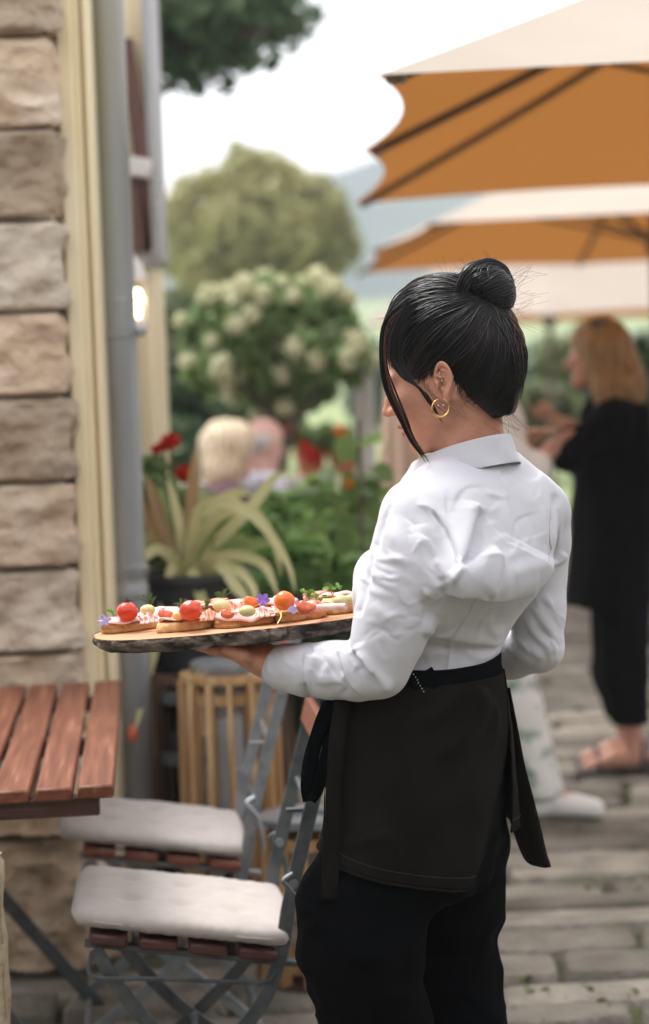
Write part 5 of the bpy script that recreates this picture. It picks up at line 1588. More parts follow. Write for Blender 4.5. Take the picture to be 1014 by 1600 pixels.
def tcut(f):
    # lower border of the hair: nape behind, above the ear, up the temple in front
    return np.interp(f, [-.13, -.108, -.079, -.05, -.033, -.016, .004, .022, .036, .052, .07, .10, .14], [-.06, -.093, -.125, -.115, -.083, -.048, -.016, -.012, -.034, -.046, -.030, .012, .05])
def hair_sdf(p):
    q = to_head(p)
    d = ell(q, (-.012, 0, .028), (.106, .086, .108))
    d = smin(d, ell(q, (-.060, 0, -.010), (.066, .070, .075)), .03)
    d = smin(d, ell(q, (-.056, 0, -.048), (.052, .060, .088)), .03)
    return smax(d, (tcut(q[:, 0]) - q[:, 2]) * .8, .012)
bunC = D(761, 457, -.03)
def grad(f, p, e=.0008):
    g = np.stack([f(p + np.eye(3, dtype=np.float32)[k] * e) - f(p - np.eye(3, dtype=np.float32)[k] * e) for k in range(3)], 1)
    return g / np.maximum(np.linalg.norm(g, axis=1), 1e-9)[:, None]
lo = HC - .16; hi = HC + .17
V, F = sdf_mesh(hair_sdf, lo, hi, .0034); V = lap(V, F, 2)
hair = wpart('hair', V, F, m_hair)
knot = D(751, 486, -.045)
def strands(name, paths, radii, m, parent):
    """a lock layer: each strand its own tapered spline in one curve object"""
    K = 5
    Vs, Fs, b = [], [], 0
    for pts, r in zip(paths, radii):
        pts = np.asarray(pts, float) - WOFF; n = len(pts)
        r = np.broadcast_to(np.asarray(r, float), (n,))
        t = np.gradient(pts, axis=0); t /= np.maximum(np.linalg.norm(t, axis=1), 1e-9)[:, None]
        y = np.cross(t, [.31, .77, .55]); y /= np.maximum(np.linalg.norm(y, axis=1), 1e-9)[:, None]; z = np.cross(t, y)
        a = 2 * math.pi * np.arange(K) / K
        Vs.append((pts[:, None] + r[:, None, None] * (y[:, None] * np.cos(a)[None, :, None] + z[:, None] * np.sin(a)[None, :, None])).reshape(-1, 3))
        i, k = np.meshgrid(np.arange(n - 1), np.arange(K), indexing='ij'); i, k = i.ravel(), k.ravel(); k2 = (k + 1) % K
        Fs.append(b + np.stack([i * K + k, i * K + k2, (i + 1) * K + k2, (i + 1) * K + k], 1)); b += n * K
    o = obj(name, mesh_np(name, np.concatenate(Vs), np.concatenate(Fs)), m, parent); o['kind'] = 'stuff'
    return o
hr = np.random.default_rng(21)
def comb(start_q, n=22, lift=.002, jitter=.004, end=None, sweep=0.0):
    """start in head coordinates, combed over the hair surface to the knot"""
    a = H(*start_q); b = (knot if end is None else end) + hr.normal(0, .006, 3)
    t = np.linspace(0, 1, n)[:, None]
    mid = (a + b) / 2
    out = mid - HC; out = out / np.linalg.norm(out)
    pts = (a * (1 - t) + b * t) + out * (4 * t * (1 - t)) * .05 + np.array([0, 0, -1.0]) * sweep * (4 * t * (1 - t))
    pts = pts.astype(np.float32)
    for _ in range(3):
        d = hair_sdf(pts); g = grad(hair_sdf, pts); pts = pts - g * (d - lift)[:, None]
    w = hr.normal(0, 1, 3) * jitter * .4
    pts = pts + np.sin(t * math.pi * hr.uniform(1, 2.2) + hr.uniform(0, 6)) * w
    return pts
paths, rad = [], []
edge = []
for k in range(1500):
    r_ = hr.uniform(0, 1)
    if r_ < .55:      # from the hairline on her left side
        f = hr.uniform(-.10, .105); t0 = float(tcut(np.array([f]))[0]) + hr.uniform(0, .02); s = math.sqrt(max(0.05, 1 - ((f + .007) / .118) ** 2 - ((t0 - .018) / .115) ** 2)) * .085
    elif r_ < .75:    # front
        f = hr.uniform(.07, .108); t0 = hr.uniform(.03, .09); s = hr.uniform(-.05, .07)
    elif r_ < .9:     # nape
        f = hr.uniform(-.10, -.05); t0 = hr.uniform(-.085, -.06); s = hr.uniform(-.05, .06)
    else:             # far side
        f = hr.uniform(-.10, .10); t0 = hr.uniform(.0, .06); s = -.08
    paths.append(comb((f, s, t0), lift=hr.uniform(-.0004, .0016) + .003 * hr.uniform(0, 1) ** 5, sweep=hr.uniform(-.01, .02)))
    q = hr.uniform(.0004, .0012); rad.append(q * np.clip(np.minimum(np.linspace(.3, 4, 22), np.linspace(5, .6, 22)), 0, 1))
strands('combed_locks', [p for k, p in enumerate(paths) if k % 11], [r for k, r in enumerate(rad) if k % 11], m_hair, hair)
strands('combed_brown_locks', paths[::11], [r * .8 for r in rad[::11]], m_hairb2, hair)
paths, rad = [], []
for k in range(90):   # loose hairs standing off the combed surface
    f = hr.uniform(-.10, .09); t0 = hr.uniform(-.02, .09); s = math.sqrt(max(.1, 1 - ((f + .01) / .11) ** 2 - ((t0 - .028) / .12) ** 2)) * .085
    p = comb((f, s, t0), lift=.002); o_ = np.array(p, float) - HC; o_ /= np.linalg.norm(o_, axis=1)[:, None]
    i0, i1 = sorted(hr.choice(22, 2, replace=False)); i1 = min(22, max(i1, i0 + 7)); w = np.sin(np.linspace(0, math.pi, i1 - i0))[:, None]
    paths.append(p[i0:i1] + o_[i0:i1] * w * hr.uniform(.001, .006)); rad.append(.00022)
strands('loose_hairs', paths, rad, m_hair, hair)
# reddish lock below the bun at the back
paths, rad = [], []
for k in range(70):
    a = to_head(np.array([D(hr.uniform(788, 812), hr.uniform(500, 565), hr.uniform(-.06, -.01))], np.float32))[0]
    paths.append(comb(tuple(a), lift=hr.uniform(.002, .0042), end=D(775, 480, -.03))); rad.append(.0007)
strands('brown_lock', paths, rad, m_hairb, hair)

# bun: a thick coil wound round itself
def bun_sdf(p):
    q = p - bunC.astype(np.float32)
    M = np.stack([[.86, 0, .5], [0, 1, 0], [-.5, 0, .86]], 1)
    d = ell(p, bunC + np.array([.006, 0, .004]), (.036, .042, .043), M)
    d = smin(d, ell(p, bunC + np.array([-.014, -.004, .016]), (.030, .040, .034), M), .006)
    d = smin(d, cone(p, bunC + np.array([.0, 0, -.03]), knot + np.array([0, .02, -.012]), .028, .026), .012)
    return d
V, F = sdf_mesh(bun_sdf, bunC - .09, bunC + .09, .003); V = lap(V, F, 1)
bun = wpart('bun', V, F, m_hair)
paths, rad = [], []
def coil(c, ax, R0, R1, turns, ph, n=40, squash=1.0, off=.0):
    ax = np.array(ax, float); ax /= np.linalg.norm(ax); e1 = np.cross(ax, [0, 1, .2]); e1 /= np.linalg.norm(e1); e2 = np.cross(ax, e1)
    t = np.linspace(0, 1, n); a = ph + t * turns * 2 * math.pi
    r = R0 + (R1 - R0) * t
    return c + e1 * (r * np.cos(a))[:, None] + e2 * (r * np.sin(a))[:, None] * squash + ax * (off * (t - .5))[:, None]
for k in range(340):
    ax = (np.array([.55, -.72, .42]) if k < 70 else np.array([-.42, .1, .90])) + hr.normal(0, .06, 3)
    o = hr.uniform(-.034, .036); rr_ = math.sqrt(max(.0001, 1 - (o / .042) ** 2)) * .0435
    c = bunC + ax / np.linalg.norm(ax) * o
    pts = coil(c, ax, rr_, rr_ * hr.uniform(.9, 1.0), hr.uniform(.25, .6), hr.uniform(0, 6.28), 26).astype(np.float32)
    for _ in range(2):
        d = bun_sdf(pts); g = grad(bun_sdf, pts); pts = pts - g * (d - hr.uniform(.0, .0022))[:, None]
    paths.append(pts); q = hr.uniform(.0007, .0016); rad.append(q * np.clip(np.minimum(np.linspace(.2, 4, 26), np.linspace(4, .2, 26)), 0, 1))
# the swathe that wraps round the left of the bun
for k in range(150):
    s = hr.uniform(-1, 1)
    ctrl = [D(748 + s * 6, 492 + s * 3, -.055), D(728 + s * 8, 480, -.068), D(721 + s * 9, 455, -.068), D(736 + s * 10, 428 + s * 8, -.066), D(764 + s * 6, 413 + s * 9, -.045), D(789 + s * 2, 424 + s * 9, -.03), D(801, 445 + s * 6, -.025)]
    pts = spline(ctrl, 30) + hr.normal(0, .0012, 3); paths.append(pts); rad.append(hr.uniform(.0008, .0016) * np.clip(np.linspace(5, .3, 30), 0, 1))
for k in range(40):
    ax = np.array([-.42, .1, .90]) + hr.normal(0, .35, 3); o = hr.uniform(-.03, .03); c = bunC + ax / np.linalg.norm(ax) * o
    pts = coil(c, ax, .044, .046, hr.uniform(.15, .4), hr.uniform(0, 6.28), 20).astype(np.float32); li = hr.uniform(.002, .008) * np.sin(np.linspace(0, math.pi, 20))
    for _ in range(2):
        d = bun_sdf(pts); g = grad(bun_sdf, pts); pts = pts - g * (d - li)[:, None]
    paths.append(pts); rad.append(np.full(20, .00028))
strands('bun_locks', paths, rad, m_hair, bun)
# short downy hairs along the hairline at nape, ear and temple
hp, hrad = [], []
def skin_head(p): return smin(head_sdf(p), polycone(p, NECK, [.058, .050, .048], .02), .02)
for k in range(420):
    f = hr.uniform(-.115, .03); t0 = float(tcut(np.array([f]))[0])
    s = math.sqrt(max(.15, 1 - ((f + .004) / .118) ** 2)) * (.080 if f > -.05 else .072) * hr.uniform(.75, 1.0)
    a = H(f + hr.normal(0, .003), s, t0 - hr.uniform(.002, .017)); b = H(f - hr.uniform(.006, .026), s, t0 + hr.uniform(.012, .03))
    n_ = 10; t = np.linspace(0, 1, n_)[:, None]; pts = (a * (1 - t) + b * t).astype(np.float32)
    for _ in range(2):
        d1, d2 = skin_head(pts), hair_sdf(pts); dd = np.minimum(d1, d2); g1, g2 = grad(skin_head, pts), grad(hair_sdf, pts)
        pts = pts - np.where((d1 < d2)[:, None], g1, g2) * (dd - .0006)[:, None]
    hp.append(pts); hrad.append(hr.uniform(.0002, .00045) * np.clip(np.linspace(.15, 3, n_), 0, 1))
strands('hairline_down', hp, hrad, m_hair, hair)
# flyaways
paths, rad, pb, rb = [], [], [], []
def fly(a, d, L, bend, n=12):
    a = np.asarray(a, float); d = np.asarray(d, float); d /= np.linalg.norm(d); t = np.linspace(0, 1, n)[:, None]
    return a + d * t * L + np.asarray(bend) * (t ** 2) * L
for k in range(46):
    u, v = hr.uniform(775, 812), hr.uniform(425, 505); a = D(u, v, hr.uniform(-.02, .02))
    (pb if k % 3 else paths).append(fly(a, (hr.uniform(.4, 1), hr.uniform(-.3, .3), hr.uniform(-.5, .9)), hr.uniform(.02, .055), (hr.uniform(-.1, .3), 0, hr.uniform(-.5, .3)))); (rb if k % 3 else rad).append(.00015)
for k in range(44):
    u = hr.uniform(690, 780); a = D(u, 432 - (u - 690) * .15 + hr.uniform(-4, 8), hr.uniform(-.02, .02))
    pb.append(fly(a, (hr.uniform(-.9, .9), 0, hr.uniform(.3, 1)), hr.uniform(.012, .035), (hr.uniform(-.5, .5), 0, hr.uniform(-.3, .3)))); rb.append(.00022)
for k in range(40):   # nape wisps
    u = hr.uniform(712, 800); v = 640 if u > 760 else 600 + (u - 700) * .6; a = D(u, v, -.05 + (u - 740) * .0006)
    paths.append(fly(a, (hr.uniform(-.1, .75), -.1, -1), hr.uniform(.02, .065), (hr.uniform(.0, .5), 0, .15))); rad.append(.00017)
for k in range(26):   # wisps in front of the ear, over the cheek
    u = hr.uniform(650, 690); a = D(u, hr.uniform(585, 605), -.075)
    paths.append(fly(a, (hr.uniform(-.1, .7), -.12, -1), hr.uniform(.03, .075), (hr.uniform(.1, .5), .05, .1))); rad.append(.00017)
for k in range(50):   # front top fuzz
    u = hr.uniform(610, 700); v = 500 - (u - 605) * .72; a = D(u, v + 4, hr.uniform(-.03, .03))
    paths.append(fly(a, (hr.uniform(-1, .3), 0, hr.uniform(.2, 1)), hr.uniform(.008, .025), (-.3, 0, -.5))); rad.append(.0002)
strands('flyaway_hairs', paths, rad, m_hair, hair); strands('brown_flyaways', pb, rb, m_hairb, hair)
# loose lock framing the face
paths, rad, pb, rb = [], [], [], []
for k in range(52):
    s = hr.uniform(-1, 1); s2 = hr.normal(0, 1.8)
    w = .5 + .5 * s
    ctrl = [D(652 + s * 14, 470 + s * 6, -.045), D(618 + s * 7, 487, -.05), D(600 + s * 5, 515, -.05), D(598 + s * 5, 565, -.055), D(608 + s * 7 + s2, 610, -.058), D(628 + s * 5 + s2, 655, -.06), D(645 + s * 4, 690, -.062), D(662 + s * 4 + s2 * 2, 712 + s2 * 4, -.064)]
    pts = spline(ctrl, 34) + hr.normal(0, .0008, 3)
    (pb if (s > .2 and k % 2) else paths).append(pts); (rb if (s > .2 and k % 2) else rad).append(hr.uniform(.00035, .0008) * np.clip(np.linspace(6, .2, 34), 0, 1))
for k in range(46):   # temple sweep towards the ear
    s = hr.uniform(-1, 1)
    ctrl = [D(650 + s * 16, 480 + s * 12, -.06), D(622 + s * 10, 520, -.064), D(618 + s * 9, 560, -.068), D(636 + s * 10, 592 + s * 4, -.074), D(660 + s * 9, 612 + s * 8, -.079), D(680 + s * 12, 646 + s * 18, -.08)]
    paths.append(spline(ctrl, 26) + hr.normal(0, .0008, 3)); rad.append(hr.uniform(.0003, .0007) * np.clip(np.linspace(6, .1, 26), 0, 1))
strands('face_lock', paths, rad, m_hair, hair); strands('face_lock_brown', pb, rb, m_hairb, hair)

# hoop earring, ear studs and the beaded hair tie
m_gold = mat('gold', (.75, .46, .18), rough=.2, metal=1.0)
m_silver = mat('silver', (.75, .75, .76), rough=.15, metal=1.0)
ec = D(688, 637, -.094); q = MB()
n = 40
for k in range(n):
    pass
pts = [ec + np.array([.0138 * math.sin(a), .004 * math.sin(a), -.0145 * math.cos(a)]) for a in np.linspace(R(-165), R(165), 40)]
q.tube(pts, [.0009 + .0013 * max(0, math.cos(a * .55)) for a in np.linspace(R(-165), R(165), 40)], 10)
wmb('hoop_earring', q, m_gold)
q = MB()
for u, v in ((684, 633), (692, 633), (686, 583), (708, 588), (690, 594)):
    c = D(u, v, -.096 if v > 600 else -.086); q.lathe([(.0003, .0013), (.0011, .0007), (.0013, 0), (.0011, -.0007), (.0003, -.0013)], 10, c)
o = wmb('ear_studs', q, m_silver); o['kind'] = 'stuff'
q = MB()
for u, v, r in ((731, 484, .0028), (736, 487, .0022), (740, 481, .0014), (741, 488, .0012), (730, 489, .0018)):
    c = D(u, v, -.062); q.lathe([(.0003, r), (r * .8, r * .6), (r, 0), (r * .8, -r * .6), (.0003, -r)], 10, c)
o = wmb('hair_tie_beads', q, m_silver); o['kind'] = 'stuff'
# eyes and lips
m_eye = mat('eye_white', (.75, .72, .70), rough=.15); m_iris = mat('dark_iris', (.02, .012, .008), rough=.1); m_lip = mat('lips', (.42, .13, .11), rough=.4, spec=.4)
for s in (-1, 1):
    c = H(.090, s * .031, -.024); q = MB(); q.lathe([(.0002, .011), (.006, .0092), (.0095, .0055), (.011, 0), (.0095, -.0055), (.006, -.0092), (.0002, -.011)], 16, c); e = wmb('eye', q, m_eye)
    c = H(.0985, s * .031, -.025); q = MB(); q.lathe([(.0002, .0046), (.003, .0034), (.0046, 0), (.003, -.0034), (.0002, -.0046)], 12, c); wmb('iris', q, m_iris, e)
def lip_sdf(p):
    q = to_head(p)
    d = smin(ell(q, (.1000, 0, -.081), (.0150, .0205, .0060)), ell(q, (.0970, 0, -.095), (.0150, .0175, .0066)), .002)
    return smax(d, -ell(q, (.116, 0, -.088), (.010, .024, .0014)), .002)
lc = H(.10, 0, -.088); V, F = sdf_mesh(lip_sdf, lc - .03, lc + .03, .0015); wpart('lips', V, F, m_lip)
# ================================================================ serving board and food
m_boardtop = mat('fresh_cut_wood', (.50, .24, .11), (.62, .34, .18), rough=.55, scale=9, stretch=(1.2, 6, 6), c3=(.42, .20, .10), c3scale=6, c3amt=.4, bump=.1)
m_barkedge = mat('bark_edge', (.022, .017, .014), (.20, .155, .125), rough=1, scale=34, stretch=(.6, 1, 1.6), bump=1.0, bscale=90, c3=(.36, .30, .26), c3scale=26, c3amt=.40, detail=9, ramp=(.40, .66), bdist=.006)
board = empty('serving_board', BO); tag(board, 'long oval slice of tree trunk with bark rim, carried as a serving board', 'board')
BR = np.stack([bX, bY, bn], 1)
def BW(x, y, z=0.0): return BO + BR @ np.array([x, y, z])
def outline(a):
    c, s = math.cos(a), math.sin(a)
    e = 2.35
    r = (abs(c / .274) ** e + abs(s / .150) ** e) ** (-1 / e)
    w = 1 + .018 * math.sin(3 * a + 1) + .012 * math.sin(5 * a + 2) + .006 * math.sin(11 * a)
    return r * w * c, r * w * s
n = 720
ring = [outline(2 * math.pi * k / n) for k in range(n)]
vt = [BR @ np.array([0, 0, 0.0])]
for f_ in (.5, .9, 1.0): vt += [BR @ np.array([x * f_, y * f_, -.0004 * (f_ == 1.0)]) for x, y in ring]
ft = [(0, 1 + k, 1 + (k + 1) % n) for k in range(n)]
for r_i in range(2): ft += [(1 + r_i * n + k, 1 + (r_i + 1) * n + k, 1 + (r_i + 1) * n + (k + 1) % n, 1 + r_i * n + (k + 1) % n) for k in range(n)]
# underside
b0 = len(vt); ins = .93
vt.append(BR @ np.array([0, 0, -BT])); vt += [BR @ np.array([x * ins, y * ins, -BT]) for x, y in ring]
ft += [(b0, b0 + 1 + (k + 1) % n, b0 + 1 + k) for k in range(n)]
o = obj('top', mesh_np('top', vt, ft, False), m_boardtop, board)
L_ = 14; Vb = []
for j in range(L_):
    t = j / (L_ - 1)
    for k, (x, y) in enumerate(ring):
        pts = np.array([[x, y, t * .03]])
        nz = .0050 * vnoise(pts * [1, 1, .7], 60, 5, 4)[0] - .0060 * max(0, 1 - abs(vnoise(pts * [1, 1, .6], 34, 8, 2)[0]) * 5) + .003 * vnoise(pts * [1, 1, 1.6], 130, 9, 2)[0]
        bul = .004 * math.sin(math.pi * t) + nz * (0.25 if j in (0, L_ - 1) else 1)
        k_ = 1 - (1 - ins) * t ** 1.6
        l = math.hypot(x, y); Vb.append(BR @ np.array([x * k_ + x / l * bul, y * k_ + y / l * bul, .0006 - t * (BT + .001) + .0015 * vnoise(pts, 40, 3)[0] * (j > 0)]))
Fb = np.array([(j * n + k, (j + 1) * n + k, (j + 1) * n + (k + 1) % n, j * n + (k + 1) % n) for j in range(L_ - 1) for k in range(n)])[:, ::-1]
obj('bark', mesh_np('bark', Vb, Fb), m_barkedge, board)

m_crumb = mat('bread', (.54, .32, .13), (.70, .48, .25), rough=.95, scale=60, bump=.9, bscale=150, bdist=.003, c3=(.52, .26, .10), c3scale=26, c3amt=.42)
m_crust = mat('bread_crust', (.40, .19, .07), (.52, .29, .12), rough=.8, scale=30, bump=.6, bscale=90, bdist=.002)
m_ham = mat('ham', (.72, .36, .32), (.80, .52, .47), rough=.38, scale=30, sss=.1, c3=(.83, .66, .60), c3scale=22, c3amt=.38, bump=.08)
m_salmon = mat('smoked_ham', (.66, .22, .13), (.76, .36, .24), rough=.35, scale=30, sss=.1, c3=(.82, .55, .42), c3scale=25, c3amt=.35)
m_cheese = mat('cheese', (.80, .45, .12), (.85, .56, .22), rough=.45, scale=12, sss=.1)
m_cream_ch = mat('white_cheese', (.82, .78, .70), (.86, .83, .77), rough=.5, scale=30, sss=.1)
m_tomato = mat('tomato_skin', (.50, .022, .006), (.66, .06, .010), rough=.22, scale=9, sss=.04, coat=.2, spec=.5)
m_tomato_o = mat('orange_tomato', (.72, .105, .010), (.80, .17, .018), rough=.2, scale=9, sss=.05, coat=.25)
m_flesh = mat('tomato_flesh', (.58, .05, .015), (.74, .17, .06), rough=.25, scale=60, sss=.1, coat=.3)
m_grape = mat('pale_grape', (.52, .47, .17), (.64, .58, .28), rough=.25, scale=9, sss=.35, coat=.2)
m_stemd = mat('dark_stem', (.02, .022, .012), rough=.8)
m_dill = leaf_mat('dill', (.06, .12, .02), (.16, .25, .05), .3)
m_herb = leaf_mat('herb_leaf', (.08, .20, .02), (.20, .36, .05), .35)
m_violet = leaf_mat('violet_petal', (.14, .07, .42), (.28, .18, .60), .3)
m_paleviolet = leaf_mat('pale_violet_petal', (.34, .32, .62), (.52, .48, .76), .3)
fr_ = np.random.default_rng(31)
def at_board(u, v, h=0.0): return PPL(u, v, BO + bn * h, bn)
def slab(L, Wd, th, seed, dome=.25):
    """rounded bread slice: closed mesh with a rough outline; top and bottom faces plus side wall"""
    n, m = 96, 7
    V_, F_ = [], []
    prof = [(0.0, 0), (.7, 0), (.97, .06), (1.0, .35), (1.0, .7), (.95, .97), (.7, 1.0), (0.0, 1.0)]
    for (r, z) in prof:
        for k in range(n):
            a = 2 * math.pi * k / n; c, s = math.cos(a), math.sin(a); e = 2.7
            rr = (abs(c / (L / 2)) ** e + abs(s / (Wd / 2)) ** e) ** (-1 / e)
            p = np.array([[c * 3 + seed, s * 3, z]])
            rr *= 1 + .12 * vnoise(p, .9, seed)[0] + (.06 * vnoise(p, 7, seed + 1, 3)[0] if r > .8 else 0)
            V_.append((rr * r * c, rr * r * s, th * z * (1 + .1 * math.sin(a * 2 + seed)) + .0022 * vnoise(p * 4, 1.1, 3)[0] * (z > .3)))
    F_ = [(i * n + k, i * n + (k + 1) % n, (i + 1) * n + (k + 1) % n, (i + 1) * n + k) for i in range(len(prof) - 1) for k in range(n)]
    return V_, F_
def drape(L, Wd, th, z0, seed, half, amp=.004, over=.0):
    """thin wavy slice lying on the bread and hanging over its rim"""
    n = 26; U, T = np.meshgrid(np.linspace(-1, 1, n), np.linspace(-1, 1, n), indexing='ij')
    rad = np.maximum(np.hypot(U, T), 1e-6); k = np.maximum(np.abs(U), np.abs(T)) / rad
    x, y = U * k * L / 2, T * k * Wd / 2
    pts = np.stack([x.ravel() * 30, y.ravel() * 30, np.full(x.size, seed * 2.1)], 1)
    z = z0 + amp * (vnoise(pts, .8, seed, 2).reshape(x.shape) + .35) + .0015 * np.sin(x * 160 + y * 90 + seed)
    q = np.hypot(x / half[0], y / half[1])
    z = z - np.clip(q - .93, 0, 1) ** 1.2 * .045
    i, j = np.meshgrid(np.arange(n - 1), np.arange(n - 1), indexing='ij'); i, j = i.ravel(), j.ravel()
    f = np.stack([i * n + j, (i + 1) * n + j, (i + 1) * n + j + 1, i * n + j + 1], 1)
    return np.stack([x.ravel(), y.ravel(), z.ravel()], 1), f
def sandwich(label, u, v, yaw, L, Wd, tops, seed, th=.0175, lift=0.0):
    c = at_board(u, v)
    root = empty('open_sandwich', c + bn * lift); tag(root, label, 'open sandwich', 'open sandwiches on the board')
    root.rotation_euler = (Matrix(BR.tolist()) @ Matrix.Rotation(yaw, 3, 'Z')).to_euler()
    V_, F_ = slab(L, Wd, th, seed)
    me = mesh_np('bread', V_, F_); me.materials.append(m_crumb); me.materials.append(m_crust)
    mi = [1 if (3 <= i // 96 <= 3) and seed % 2 == 0 else 0 for i in range(len(F_))]; me.polygons.foreach_set('material_index', mi)
    obj('bread', me, None, root)
    for k, (nm, mm, l2, w2, dx, dy, rz, dz) in enumerate(tops):
        V2, F2 = drape(l2 * 1.02, w2 * 1.06, .0015, th + .0012 + .0022 * k + dz, seed * 5 + k, (L / 2, Wd / 2), .0044)
        cr_, sr_ = math.cos(rz), math.sin(rz)
        x = V2[:, 0] * cr_ - V2[:, 1] * sr_ + dx; y = V2[:, 0] * sr_ + V2[:, 1] * cr_ + dy
        o = obj(nm, mesh_np(nm, np.stack([x, y, V2[:, 2]], 1), F2), mm, root)
        s = o.modifiers.new('th', 'SOLIDIFY'); s.thickness = .0019; s.offset = 1
    return root
HAM, SAL, CHE, CRE = ('ham_slice', m_ham), ('smoked_ham_slice', m_salmon), ('cheese_slice', m_cheese), ('white_cheese', m_cream_ch)
def T_(k, l, w, dx=0, dy=0, rz=0, dz=0): return (*k, l, w, dx, dy, rz, dz)
sandwich('open ham sandwich at the left tip of the board under a cherry tomato', 203, 985, .06, .094, .060, [T_(HAM, .092, .064, -.006, -.004, .3), T_(CRE, .03, .02, .03, .012)], 2)
sandwich('bread slice with smoked ham under the wrinkled tomato', 292, 984, -.05, .098, .056, [T_(SAL, .095, .052, .004, -.002, -.1), T_(CRE, .028, .02, -.03, -.004)], 3)
sandwich('brown crusted bread with pink ham at the middle of the board front', 384, 977, .05, .094, .058, [T_(HAM, .098, .066, .002, -.001, .1), T_(CRE, .024, .016, -.02, -.02)], 4)
sandwich('bread with orange cheese and ham beside the round tomato', 470, 968, .20, .085, .052, [T_(CHE, .072, .054, -.022, -.006, .25), T_(HAM, .078, .05, -.006, .006, .1)], 5)
sandwich('bread slice with rolled ham at the sleeve end of the board', 535, 957, .12, .078, .056, [T_(CHE, .06, .045, 0, 0, .1), T_(HAM, .066, .04, .002, .006, .1)], 7)
sandwich('rear bread with pale ham between the two left tomatoes', 255, 973, .1, .088, .056, [T_(HAM, .088, .062, 0, 0, .2), T_(CRE, .03, .022, -.01, 0)], 6)
sandwich('rear bread piled with ham behind the middle of the board', 350, 965, -.1, .09, .058, [T_(CRE, .05, .04, 0, 0), T_(HAM, .092, .06, .004, 0, .5, .003), T_(SAL, .06, .04, -.02, 0, .2, .004)], 8)
sandwich('rear bread with pink ham behind the round tomato', 425, 957, .1, .09, .06, [T_(HAM, .094, .064, 0, 0, .1), T_(CRE, .03, .02, .02, -.01, 0, .001)], 9)
sandwich('rearmost bread with ham and cucumber beside the shirt', 515, 947, .0, .085, .06, [T_(HAM, .084, .06, 0, 0, .1), T_(SAL, .05, .03, -.02, -.01, .3, .002)], 10)
# rolled ham slice
c0, c1 = at_board(492, 951, .021), at_board(540, 948, .023)
q = MB(); q.tube(spline([c0, (c0 + c1) / 2 + np.array([0, 0, .0015]), c1], 14), [.0052, .0058, .0061, .0062, .006, .0062, .006, .0061, .0059, .0062, .0061, .006, .006, .0052], 14); tag(obj('ham_roll', q, m_ham), 'pink ham roll lying across the sandwich at the sleeve end', 'ham roll')

def tomato(label, u, v, r_px, m, h, stem=True, wrinkle=0.0, cut=False, seed=1, name='cherry_tomato'):
    p = D(u, v, (at_board(u, v + r_px + 6)[1] - Y0)); r = r_px / FPX * p[1]
    p = P(u, v, at_board(u, v + r_px, h)[1])
    root = empty(name, p); tag(root, label, 'tomato', 'tomatoes on the board')
    n, m2 = 36, 22; V_ = []
    for i in range(m2):
        th = math.pi * i / (m2 - 1)
        for k in range(n):
            a = 2 * math.pi * k / n
            d = np.array([math.sin(th) * math.cos(a), math.sin(th) * math.sin(a), math.cos(th)])
            w = 1 + wrinkle * vnoise((d * [1, 1, .35] + seed)[None], 5, seed, 2)[0] - .10 * math.exp(-(th / .25) ** 2) + .02 * math.sin(a * 3 + seed)
            q_ = d * r * w * np.array([1.03, 1.03, .94])
            V_.append(q_)
    F_ = [(i * n + k, (i + 1) * n + k, (i + 1) * n + (k + 1) % n, i * n + (k + 1) % n) for i in range(m2 - 1) for k in range(n)]
    me = mesh_np('fruit', V_, F_); f = obj('fruit', me, m, root)
    f.rotation_euler = (fr_.uniform(-.5, .2), fr_.uniform(-.3, .3), fr_.uniform(0, 6))
    if stem:
        q = MB()
        for k in range(6):
            a = k * 1.05 + seed; q.tube([(0, 0, r * .82), (r * .28 * math.cos(a), r * .28 * math.sin(a), r * 1.04), (r * .55 * math.cos(a), r * .55 * math.sin(a), r * (1.02 + .25 * ((k * 7) % 3 == 0)))], [.0009, .0008, .0003], 5)
        q.tube([(0, 0, r * .8), (.001, 0, r * 1.35)], [.0011, .0008], 6); obj('stem', q, m_stemd, root)
    return root
tomato('red cherry tomato with dry stem on the left tip sandwich', 199, 956, 16, m_tomato, .018, True, .02, seed=2)
tomato('wrinkled roasted cherry tomato left of the board middle', 299, 954, 17, m_tomato, .018, False, .10, seed=4)
tomato('smooth orange red cherry tomato, highest on the board', 445, 939, 15.6, m_tomato_o, .024, False, .01, seed=6)
def half_tomato(label, u, v, r_px, seed, m=m_flesh, stem=False):
    Yb = at_board(u, v + r_px, .02)[1]; p = P(u, v, Yb); r = r_px / FPX * Yb
    root = empty('tomato_piece', p); tag(root, label, 'tomato piece', 'tomatoes on the board')
    def f(q):
        d = ell(q, (0, 0, 0), (r * 1.25, r, r))
        d = smax(d, q @ np.array([.3, .2, .93], np.float32) - r * .55, .002)
        return smax(d, q @ np.array([.2, -.9, .4], np.float32) - r * .72, .002)
    V_, F_ = sdf_mesh(f, (-.03,) * 3, (.03,) * 3, .0018, slack=.01)
    V_ = V_ + .0008 * vnoise(V_, 160, seed, 2)[:, None]
    obj('flesh', mesh_np('flesh', V_, F_), m, root)
    if stem: q = MB(); q.tube([(r * -.6, 0, r * .5), (r * -.9, 0, r * 1.3)], .0013, 6); q.tube([(r * -.6, 0, r * .5), (r * -.4, 0, r * 1.1)], .0009, 6); obj('stem', q, m_stemd, root)
half_tomato('small tomato chunk between the two left tomatoes', 259, 959, 9.5, 1)
half_tomato('cut tomato half with dark stem right of the round tomato', 479, 948, 13, 2, stem=True)
half_tomato('orange tomato chunk beside the purple flower at the back', 394, 939, 10, 3, m_tomato_o)
half_tomato('small yellow orange tomato slice beside the wrinkled tomato', 279, 962, 7.5, 4, m_cheese)
half_tomato('flat tomato slice on the ham in the board middle', 356, 959, 9, 5)
